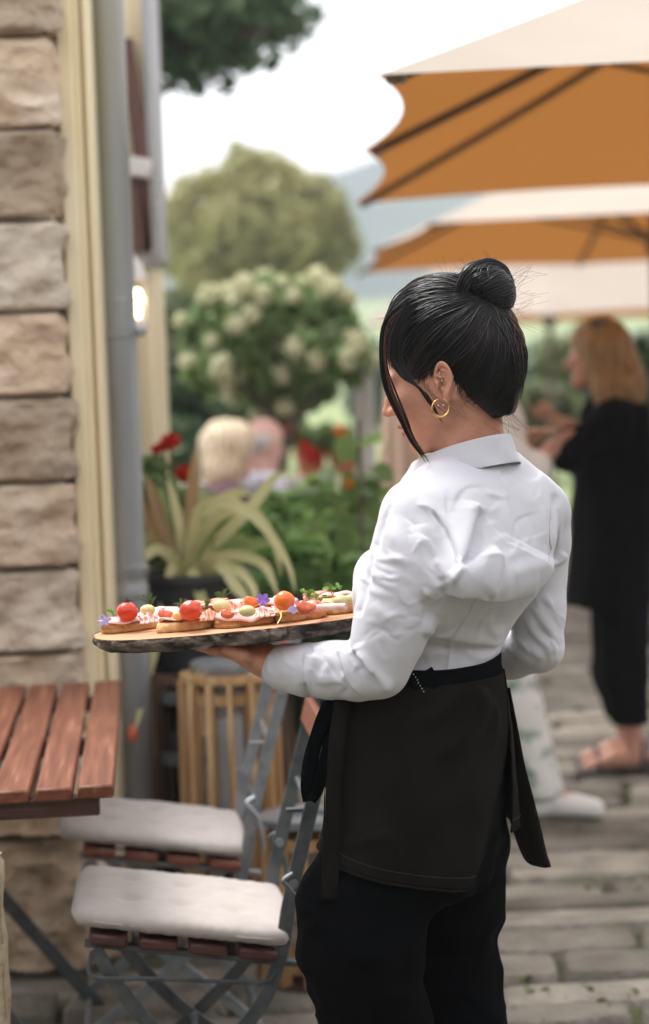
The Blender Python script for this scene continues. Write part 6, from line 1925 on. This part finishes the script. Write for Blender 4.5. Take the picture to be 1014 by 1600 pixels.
def grape(label, u, v, r_px):
    Yb = at_board(u, v + r_px, .02)[1]; p = P(u, v, Yb); r = r_px / FPX * Yb
    q = MB(); q.lathe([(.0003, r), (r * .5, r * .87), (r * .87, r * .5), (r, 0), (r * .87, -r * .5), (r * .5, -r * .87), (.0003, -r)], 20)
    me = q.mesh('grape'); me.transform(Matrix.Diagonal((1.25, 1, .85, 1)))
    o = obj('grape', me, m_grape, None, p); tag(o, label, 'grape', 'pale grapes on the board')
grape('pale green grape under the dill behind the left tomatoes', 231, 953, 10)
grape('pale grape under the dill in the middle of the board', 346, 946, 11)
grape('pale grape half lying on the pink ham at the board front', 387, 955, 11)
grape('pale green slice of fruit nearest the sleeve', 532, 939, 11)
grape('pale green fruit at the very back beside the shirt', 548, 936, 9)
def sprig(name, label, cat, u, v, hpx, m, seed, feathery=True, group=None):
    Yb = at_board(u, v + 6, .02)[1]; p = P(u, v, Yb); h = hpx / FPX * Yb
    r = np.random.default_rng(seed); root = empty(name, p); tag(root, label, cat, group)
    q = MB()
    for k in range(7 if feathery else 4):
        a = r.uniform(0, 6.28); tip = Vector((math.cos(a) * h * r.uniform(.4, .9), math.sin(a) * h * .5, h * r.uniform(.4, 1.05)))
        base = Vector((0, 0, -h * .2)); ctl = [base, base.lerp(tip, .5) + Vector((0, 0, h * .15)), tip]
        sp = spline(ctl, 9); q.tube(sp, .00055, 4)
        if feathery:
            for i in range(2, 9):
                for s in (-1, 1):
                    d = Vector((s * r.uniform(.5, 1), r.uniform(-.5, .5), r.uniform(.1, .9))); q.tube([sp[i], Vector(sp[i]) + d.normalized() * h * .22], [.0005, .0003], 3)
        else:
            c = np.array([sp[-1]] * 5) + r.normal(0, h * .16, (5, 3)); me = leaves_mesh('leaf', c, np.tile([0, -.6, .7], (5, 1)), h * .5, .3, .8, seed + k); me.materials.append(m); obj('leaf', me, None, root)
    obj('stem', q, m, root)
sprig('dill_sprig', 'feathery dill sprig behind the left tomatoes', 'dill', 236, 945, 17, m_dill, 1, group='dill sprigs on the board')
sprig('dill_sprig', 'dill sprig just left of the wrinkled tomato', 'dill', 283, 951, 15, m_dill, 2, group='dill sprigs on the board')
sprig('dill_sprig', 'dill sprig over the pale grape in the board middle', 'dill', 347, 938, 17, m_dill, 3, group='dill sprigs on the board')
sprig('dill_sprig', 'dill sprig just right of the wrinkled tomato', 'dill', 322, 950, 13, m_dill, 4, group='dill sprigs on the board')
sprig('herb_sprig', 'bright green parsley leaf behind the cut tomato half', 'herb', 484, 935, 15, m_herb, 5, False, 'herb leaves on the board')
sprig('herb_sprig', 'small upright herb sprig close to the sleeve', 'herb', 519, 928, 17, m_herb, 6, False, 'herb leaves on the board')
sprig('herb_sprig', 'flat green herb leaf left of the sleeve above the rolled ham', 'herb', 502, 938, 10, m_herb, 7, False, 'herb leaves on the board')
sprig('herb_sprig', 'green leaf at the left tip beside the pale blue flower', 'herb', 178, 962, 9, m_herb, 8, False, 'herb leaves on the board')
def petals(label, u, v, r_px, m, seed):
    Yb = at_board(u, v + r_px, .02)[1]; p = P(u, v, Yb); r = r_px / FPX * Yb
    root = empty('edible_flower', p); tag(root, label, 'flower', 'edible flowers on the board')
    for k in range(5):
        a = k * 1.257 + seed + fr_.normal(0, .3); d = Vector((math.cos(a), fr_.uniform(-.9, .5), math.sin(a))) * fr_.uniform(.6, 1.05); s = Vector((-math.sin(a), .1, math.cos(a)))
        vs = [Vector((0, 0, 0)), d * r * .5 + s * r * .34 + Vector((0, -.001, 0)), d * r * .9 + s * r * .22, d * r * 1.05, d * r * .9 - s * r * .22, d * r * .5 - s * r * .34 + Vector((0, -.001, 0))]
        q = MB(); q.add(vs, [(0, 1, 2, 3), (0, 3, 4, 5)]); obj('petal', q, m, root)
petals('pale blue violet star flower at the left tip of the board', 162, 969, 12, m_paleviolet, .4)
petals('deep purple flower petals at the back beside the orange tomato chunk', 411, 938, 13, m_violet, 1.0)
petals('violet flower between the round tomato and the cut half', 464, 948, 14, m_paleviolet, 2.0)
def ruffle(label, u, v, L, wd, m, seed, yaw=0.0):
    c = at_board(u, v, .022); r = np.random.default_rng(seed)
    n, k_ = 44, 6; V_ = []
    for i in range(n):
        t = i / (n - 1) - .5
        for j in range(k_):
            s = j / (k_ - 1)
            fold_ = math.sin(t * 26 + seed + s * 1.2) * (.0022 + .0055 * s) ; edge = .0012 * math.sin(t * 70 + seed * 2) * s
            V_.append((t * L + .003 * math.sin(s * 3), fold_ + (s - .5) * wd * .75, s * wd * .75 * (.75 + .25 * math.sin(t * 9 + seed)) + edge - .007))
    F_ = np.array([(i * k_ + j, (i + 1) * k_ + j, (i + 1) * k_ + j + 1, i * k_ + j + 1) for i in range(n - 1) for j in range(k_ - 1)])
    o = obj('folded_ham', mesh_np('folded_ham', V_, F_), m, None, c); o.rotation_euler = (Matrix(BR.tolist()) @ Matrix.Rotation(yaw, 3, 'Z')).to_euler()
    s = o.modifiers.new('th', 'SOLIDIFY'); s.thickness = .0016
    tag(o, label, 'ham', 'folded ham slices on the board')
ruffle('ruffled pale ham between the left tomato and the tomato chunk', 233, 966, .034, .020, m_ham, 1, .2)
ruffle('ruffled reddish ham right of the wrinkled tomato', 328, 962, .040, .022, m_salmon, 2, -.1)
ruffle('ruffled pink ham in front of the purple flower', 416, 956, .038, .021, m_ham, 3, .15)
ruffle('ruffled reddish ham at the sleeve end behind the ham roll', 508, 947, .040, .022, m_salmon, 4, .1)
ruffle('ruffled ham standing at the back above the middle sandwich', 372, 947, .036, .022, m_salmon, 5, .0)
# cheese strip
c = at_board(437, 955, .02); q = MB(); q.tube(spline([at_board(434, 975, .012), at_board(440, 962, .022), at_board(434, 948, .026), at_board(430, 944, .030)], 12), .0018, 6, flat=.5); tag(obj('cheese_strip', q, m_cheese), 'curl of orange cheese hanging in front of the round tomato', 'cheese')
# ================================================================ guests behind
m_skin2 = mat('guest_skin', (.50, .24, .16), (.58, .31, .22), rough=.5, scale=12, sss=.05)
m_skin3 = mat('pale_guest_skin', (.62, .36, .29), (.68, .42, .35), rough=.5, scale=12, sss=.05)
m_blackcoat = mat('black_knit', (.005, .005, .0055), (.008, .008, .0085), rough=1, scale=12, bump=.3, bscale=90, spec=.06)
m_whitecl = mat('white_linen', (.74, .73, .71), (.80, .79, .77), rough=.9, scale=12)
m_floral = mat('green_floral_cloth', (.74, .74, .71), (.78, .78, .75), rough=.9, scale=12, c3=(.03, .16, .07), c3scale=14, c3amt=.42)
m_plum = mat('plum_cloth', (.085, .035, .055), (.13, .055, .08), rough=.9, scale=12)
m_blueshirt = mat('pale_blue_cloth', (.58, .60, .70), (.66, .68, .76), rough=.9, scale=12)
m_blond = mat('blonde_hair', (.21, .11, .035), (.46, .29, .13), rough=.5, scale=3, stretch=(34, 34, 2.2), bump=.5, bscale=26, bdist=.006, ramp=(.38, .62))
m_paleblond = mat('pale_blonde_hair', (.42, .28, .15), (.82, .70, .52), rough=.55, scale=5, stretch=(18, 18, 2.5), bump=.5, bscale=24, bdist=.006)
m_grey_tr = mat('dark_trousers', (.03, .032, .04), rough=.9)
def frame(yaw, pitch):
    f = np.array([-math.sin(yaw) * math.cos(pitch), math.cos(yaw) * math.cos(pitch), -math.sin(pitch)]); s = np.array([-math.cos(yaw), -math.sin(yaw), 0])
    t = np.cross(s, f); t = t if t[2] > 0 else -t
    return np.stack([f, s, t], 1)
def g_head(p, C, M):
    q = (p - C.astype(np.float32)) @ M.astype(np.float32); m = q.copy(); m[:, 1] = np.abs(m[:, 1])
    d = ell(q, (-.01, 0, .015), (.096, .076, .096)); d = smin(d, ell(q, (.03, 0, -.055), (.058, .055, .072)), .03)
    d = smin(d, ell(q, (.074, 0, -.112), (.02, .022, .018)), .03)
    d = smin(d, polycone(q, [(.086, 0, -.012), (.110, 0, -.046)], [.009, .012], .01), .008)
    d = smin(d, ell(q, (.086, 0, -.082), (.013, .022, .007)), .004); d = smin(d, ell(q, (.084, 0, -.094), (.012, .019, .007)), .004)
    d = smax(d, -ell(m, (.100, .032, -.018), (.016, .017, .011)), .01); d = smin(d, ell(m, (.08, .031, -.019), (.012, .015, .010)), .004)
    return smin(d, ell(m, (-.012, .077, -.022), (.018, .008, .03)), .006)
def g_hand(p, w, k, side, curl=.3):
    return hand_sdf(p, w, k, side, np.cross(k - w, side), .075, .10, curl, side * .9)
class Guest:
    def __init__(s, label, base):
        s.root = empty('person', base); tag(s.root, label, 'person'); s.off = np.array(base)
    def part(s, name, f, lo, hi, h, m, sm=1, post=None, parent=None):
        V, F = sdf_mesh(f, lo, hi, h); V = lap(V, F, sm)
        if post is not None: V = post(V, F)
        return obj(name, mesh_np(name, V - s.off, F), m, parent or s.root)

# --- blonde woman in black
YB_ = 7.85
def B(u, v, dy=0.0): return P(u, v, YB_ + dy)
b_hC = B(930, 549); bM = frame(R(84), R(4))
b_sh = [B(958, 655, -.15), B(958, 655, .15)]
b_arm = [b_sh[0], B(886, 712, -.19), B(889, 668, -.18)]
b_arm2 = [b_sh[1], B(905, 722, .17), B(885, 664, .08)]
b_leg = [B(972, 905, -.07), B(975, 1050, -.07), B(990, 1172, -.05)]
b_leg2 = [B(965, 905, .08), B(962, 1050, .10), B(985, 1160, .12)]
def b_skin(p):
    d = g_head(p, b_hC, bM)
    d = smin(d, cone(p, B(948, 600), B(958, 650), .05, .055), .02)
    d = smin(d, polycone(p, [B(958, 660), B(962, 760), B(960, 900)], [.10, .11, .12], .05), .04)
    for a in (b_arm, b_arm2): d = smin(d, polycone(p, a, [.045, .036, .026], .02), .02)
    d = smin(d, g_hand(p, b_arm[2], B(866, 651, -.19), np.array([0, -1, .25])), .01)
    d = smin(d, g_hand(p, b_arm2[2], B(856, 652, .03), np.array([0, -1, .25])), .01)
    for L in (b_leg, b_leg2):
        d = smin(d, polycone(p, L, [.085, .055, .038], .03), .03); a = L[-1]
        heel = np.array([a[0] + .03, a[1], .045]); toe = np.array([a[0] - .17, a[1] - .02, .028])
        d = smin(d, polycone(p, [a, heel], [.036, .034], .02), .02); d = smin(d, polycone(p, [heel, (heel + toe) / 2 + [0, 0, .02], toe], [.034, .034, .024], .02), .02)
    return d
G1 = Guest('blonde woman in a black cardigan and black trousers with raised hands, at right', (B(970, 1100)[0], YB_, 0))
lo = np.array([B(820, 600)[0], YB_ - .42, -.02]); hi = np.array([B(1060, 600)[0], YB_ + .45, 1.75])
G1.part('body', b_skin, lo, hi, .0075, m_skin2)
def b_hair(p):
    q = (p - b_hC.astype(np.float32)) @ bM.astype(np.float32)
    d = ell(q, (-.016, 0, .018), (.108, .090, .107))
    d = smin(d, polycone(p, [B(950, 545), B(968, 600, -.02), B(975, 652, -.03)], [.09, .092, .060], .03), .04)
    m = q.copy(); m[:, 1] = np.abs(m[:, 1])
    d = smin(d, cone(m, (.02, .07, .03), (-.01, .095, -.20), .032, .03), .02)
    return smax(d, -(ell(q, (.105, 0, -.075), (.082, .078, .12))), .012)
G1.part('hair', b_hair, b_hC - [.2, .2, .33], b_hC + [.25, .2, .17], .006, m_blond, 1, lambda V, F: V + vnormals(V, F) * (.007 * vnoise(V * [1, 1, .12], 60, 2, 2))[:, None])
def b_coat(p):
    t = polycone(p, [B(960, 658), B(958, 720), B(955, 800), B(950, 938)], [.125, .14, .145, .165], .05)
    t = smin(t, cone(p, b_sh[0], b_sh[1], .066, .066), .05)
    for a in (b_arm, b_arm2): t = smin(t, polycone(p, [a[0], a[1], a[1] * .4 + a[2] * .6], [.066, .060, .048], .02), .03)
    return smax(t, B(950, 945)[2] - p[:, 2], .01)
G1.part('cardigan', b_coat, lo, hi, .008, m_blackcoat, 2, lambda V, F: V + vnormals(V, F) * (.014 * vnoise(V * [1, 1, .3], 10, 5, 3))[:, None])
def b_tr(p):
    d = polycone(p, b_leg, [.105, .085, .060], .03); d = smin(d, polycone(p, b_leg2, [.105, .085, .060], .03), .03)
    return smax(d, B(985, 1128)[2] - p[:, 2], .006)
G1.part('trousers', b_tr, lo, hi, .008, m_blackcoat, 2)
for L in (b_leg, b_leg2):
    a = L[-1]; q = MB()
    q.box((a[0] - .07, a[1] - .01, .012), (.28, .095, .024), bev=.008); q.box((a[0] + .05, a[1], .035), (.07, .07, .05), bev=.01)
    for x in (-.13, .03): q.tube([(a[0] + x, a[1] - .045, .02), (a[0] + x, a[1] - .02, .066 if x < 0 else .115), (a[0] + x, a[1] + .02, .066 if x < 0 else .115), (a[0] + x, a[1] + .045, .02)], .012, 6)
    me = q.mesh('sandal'); me.transform(Matrix.Translation(-Vector(G1.off))); obj('sandal', me, m_black, G1.root)
q = MB(); c = B(945, 503, -.06); q.tube([B(925, 506, -.10), B(944, 500, -.05), B(952, 500, .05)], .012, 6); me = q.mesh('sunglasses'); me.transform(Matrix.Translation(-Vector(G1.off))); obj('sunglasses', me, m_shoe, G1.root)

# --- person in white walking behind the waitress
YW_ = 7.1
def C_(u, v, dy=0.0): return P(u, v, YW_ + dy)
c_hC = C_(745, 552); cM = frame(R(-80), R(5))
c_arm = [C_(762, 668, -.16), C_(826, 742, -.16), C_(856, 706, -.12)]
c_arm2 = [C_(770, 668, .16), C_(800, 735, .18), C_(826, 683, .10)]
c_leg = [C_(772, 935, -.07), C_(802, 1105, -.08), C_(846, 1238, -.08)]
c_leg2 = [C_(765, 935, .08), C_(742, 1105, .08), C_(700, 1240, .10)]
def c_feet(p, L, gr=0.0):
    a = L[-1]; heel = np.array([a[0] - .035, a[1], .048]); toe = np.array([a[0] + .165, a[1] - .02, .034])
    return smin(polycone(p, [a, heel], [.034 + gr, .034 + gr], .02), polycone(p, [heel, (heel + toe) / 2 + [0, 0, .015], toe], [.034 + gr, .035 + gr, .027 + gr], .02), .02)
def c_skin(p):
    d = g_head(p, c_hC, cM); d = smin(d, cone(p, C_(752, 600), C_(760, 650), .05, .055), .02)
    d = smin(d, polycone(p, [C_(762, 670), C_(765, 780), C_(768, 920)], [.10, .11, .12], .05), .04)
    for a in (c_arm, c_arm2): d = smin(d, polycone(p, a, [.043, .035, .026], .02), .02)
    d = smin(d, g_hand(p, c_arm[2], C_(868, 694, -.10), np.array([0, -1, .25])), .01)
    d = smin(d, g_hand(p, c_arm2[2], C_(843, 676, .06), np.array([0, -1, .25])), .01)
    for L in (c_leg, c_leg2): d = smin(d, polycone(p, L, [.085, .055, .036], .03), .03); d = smin(d, c_feet(p, L), .02)
    return d
G2 = Guest('guest in white trousers and green floral blouse mostly hidden behind the waitress', (C_(770, 1100)[0], YW_, 0))
lo = np.array([C_(650, 600)[0], YW_ - .35, -.02]); hi = np.array([C_(930, 600)[0], YW_ + .4, 1.75])
G2.part('body', c_skin, lo, hi, .0075, m_skin2)
def c_hair(p):
    q = (p - c_hC.astype(np.float32)) @ cM.astype(np.float32)
    return smax(smin(ell(q, (-.016, 0, .018), (.106, .086, .105)), ell(q, (-.05, 0, -.06), (.06, .075, .10)), .03), -ell(q, (.105, 0, -.07), (.085, .08, .11)), .012)
G2.part('hair', c_hair, c_hC - .22, c_hC + .22, .007, m_hairb)
def c_top(p):
    t = polycone(p, [C_(762, 668), C_(765, 760), C_(768, 860), C_(772, 960)], [.125, .135, .135, .155], .05)
    for a in (c_arm, c_arm2): t = smin(t, polycone(p, [a[0], a[1], a[1] * .6 + a[2] * .4], [.065, .060, .050], .02), .03)
    return smax(t, C_(770, 965)[2] - p[:, 2], .01)
G2.part('blouse', c_top, lo, hi, .009, m_whitecl, 2)
def c_tr(p):
    d = smin(polycone(p, c_leg, [.11, .088, .076], .03), polycone(p, c_leg2, [.11, .088, .076], .03), .03)
    return smax(d, C_(846, 1236)[2] - p[:, 2], .006)
G2.part('trousers', c_tr, lo, hi, .008, m_floral, 2, lambda V, F: V + vnormals(V, F) * (.008 * vnoise(V * [1, 1, .5], 12, 5, 2))[:, None])
for L in (c_leg, c_leg2):
    def f(p, L=L): return smax(smax(c_feet(p, L, .009), .012 - p[:, 2], .004), p[:, 2] - .085, .004)
    a = L[-1]; G2.part('trainer', f, np.array([a[0] - .12, a[1] - .1, -.01]), np.array([a[0] + .26, a[1] + .1, .14]), .006, m_whitecl)

# --- couple sitting at the wall
YC = 10.0
def E_(u, v, dy=0.0): return P(u, v, YC + dy)
def seated(label, hu, hv, dy, yaw, pitch, skin, clothes, hair_f, hair_m, extra=None):
    hC = E_(hu, hv, dy); M = frame(R(yaw), R(pitch)); Fd = np.array([-math.sin(R(yaw)), math.cos(R(yaw)), 0]); Ld = np.array([-math.cos(R(yaw)), -math.sin(R(yaw)), 0])
    nk = hC + np.array([0, 0, -.12]) - Fd * .03; ch = hC + np.array([0, 0, -.30]) - Fd * .05; pel = np.array([hC[0], hC[1], .56]) - Fd * .10
    g = Guest(label, (pel[0], pel[1], .0))
    sh = [ch + Ld * .17 * s + [0, 0, .10] for s in (1, -1)]; el = [ch + Ld * .23 * s + [0, 0, -.17] + Fd * .05 for s in (1, -1)]; wr = [ch + Ld * .12 * s + [0, 0, -.22] + Fd * .28 for s in (1, -1)]
    kn = [pel + Ld * .10 * s + Fd * .42 + [0, 0, .0] for s in (1, -1)]; an = [np.array([k[0], k[1], .08]) for k in kn]
    def skin_f(p):
        d = g_head(p, hC, M); d = smin(d, cone(p, hC + [0, 0, -.08] - Fd * .02, nk, .052, .058), .02)
        d = smin(d, polycone(p, [ch, pel], [.12, .13], .05), .05)
        for i in (0, 1):
            d = smin(d, polycone(p, [sh[i], el[i], wr[i]], [.045, .037, .027], .02), .03); d = smin(d, g_hand(p, wr[i], wr[i] + Fd * .08, np.array([0, 0, 1.0])), .01)
            d = smin(d, polycone(p, [pel + Ld * .1 * (1, -1)[i], kn[i], an[i], an[i] + Fd * .14 - [0, 0, .04]], [.085, .06, .042, .032], .03), .03)
        return d
    lo = np.minimum(pel, hC) - .5; hi = np.maximum(pel, hC) + .5; lo[2] = -.01; hi[2] = hC[2] + .2
    g.part('body', skin_f, lo, hi, .008, skin)
    def top_f(p):
        t = polycone(p, [ch + [0, 0, .03], ch - [0, 0, .15], pel], [.145, .15, .155], .05); t = smin(t, cone(p, sh[0], sh[1], .068, .068), .05)
        for i in (0, 1): t = smin(t, polycone(p, [sh[i], el[i], wr[i]], [.066, .056, .044], .02), .03)
        return smax(t, p[:, 2] - (nk[2] - .02), .02)
    g.part('jacket', top_f, lo, hi, .010, clothes, 2)
    def tr_f(p):
        d = None
        for i in (0, 1):
            e = polycone(p, [pel + Ld * .09 * (1, -1)[i], kn[i], an[i]], [.11, .08, .065], .03); d = e if d is None else smin(d, e, .03)
        return d
    g.part('trousers', tr_f, lo, hi, .010, m_grey_tr, 2)
    if hair_f is not None:
        g.part('hair', lambda p: hair_f((p - hC.astype(np.float32)) @ M.astype(np.float32)), hC - .28, hC + .24, .0075, hair_m, 1, lambda V, F: V + vnormals(V, F) * (.014 * vnoise(V * [1, 1, .4], 26, 2, 3))[:, None])
    if extra: extra(g, hC, Fd, Ld, nk)
    return pel
def bob(q):
    d = smin(ell(q, (-.02, 0, .022), (.14, .125, .125)), ell(q, (-.035, 0, -.08), (.105, .13, .12)), .04)
    return smax(d, -ell(q, (.125, 0, -.055), (.115, .11, .13)), .012)
def collar_x(g, hC, Fd, Ld, nk):
    q = MB(); q.lathe([(.062, -.02), (.080, -.030), (.082, -.015), (.062, .012)], 18, Vector(nk) - Vector(g.off)); obj('collar', q, m_whitecl, g.root)
p1 = seated('seated woman with pale blonde bob and plum jacket in front of the hydrangea', 364, 704, .0, -80, 8, m_skin3, m_plum, bob, m_paleblond, collar_x)
def fringe(q):
    d = ell(q, (-.03, 0, .0), (.082, .082, .075)); return smax(smax(d, q[:, 2] - .035, .01), q[:, 0] + .005, .01)
m_greyhair = mat('grey_hair', (.45, .42, .40), (.55, .52, .50), rough=.8, scale=20)
p2 = seated('seated bald man in a pale blue shirt beside the blonde bob woman', 414, 690, .28, -66, 14, m_skin3, m_blueshirt, fringe, m_greyhair)
bc = (p1 + p2) / 2; d = p2 - p1; ang = math.atan2(d[1], d[0])
bench = empty('garden_bench', (bc[0], bc[1], 0), (0, 0, ang)); tag(bench, 'wooden garden bench under the seated couple behind the plants', 'bench')
q = MB()
for k in range(4): q.box((0, -.18 + k * .11, .435), (1.3, .095, .03), bev=.004)
obj('seat', q, m_oldwood, bench)
for sx in (-1, 1):
    for sy in (-1, 1):
        q = MB(); q.box((sx * .58, .0 + sy * .17, .21), (.06, .05, .42), bev=.004); obj('leg', q, m_oldwood, bench)
# ================================================================ haze in the valley
hz = MB(); hz.box((15, 165, 22), (520, 390, 46.5))
m_haze = bpy.data.materials.new('haze'); m_haze.use_nodes = True
hn, hl = m_haze.node_tree.nodes, m_haze.node_tree.links
hn.remove(hn['Principled BSDF'])
pv = hn.new('ShaderNodeVolumePrincipled'); pv.inputs['Color'].default_value = (.86, .92, 1.0, 1); pv.inputs['Density'].default_value = .0014; pv.inputs['Anisotropy'].default_value = .3
hl.new(pv.outputs[0], hn['Material Output'].inputs['Volume'])
tag(obj('haze', hz.mesh('haze', False), m_haze), kind='stuff')
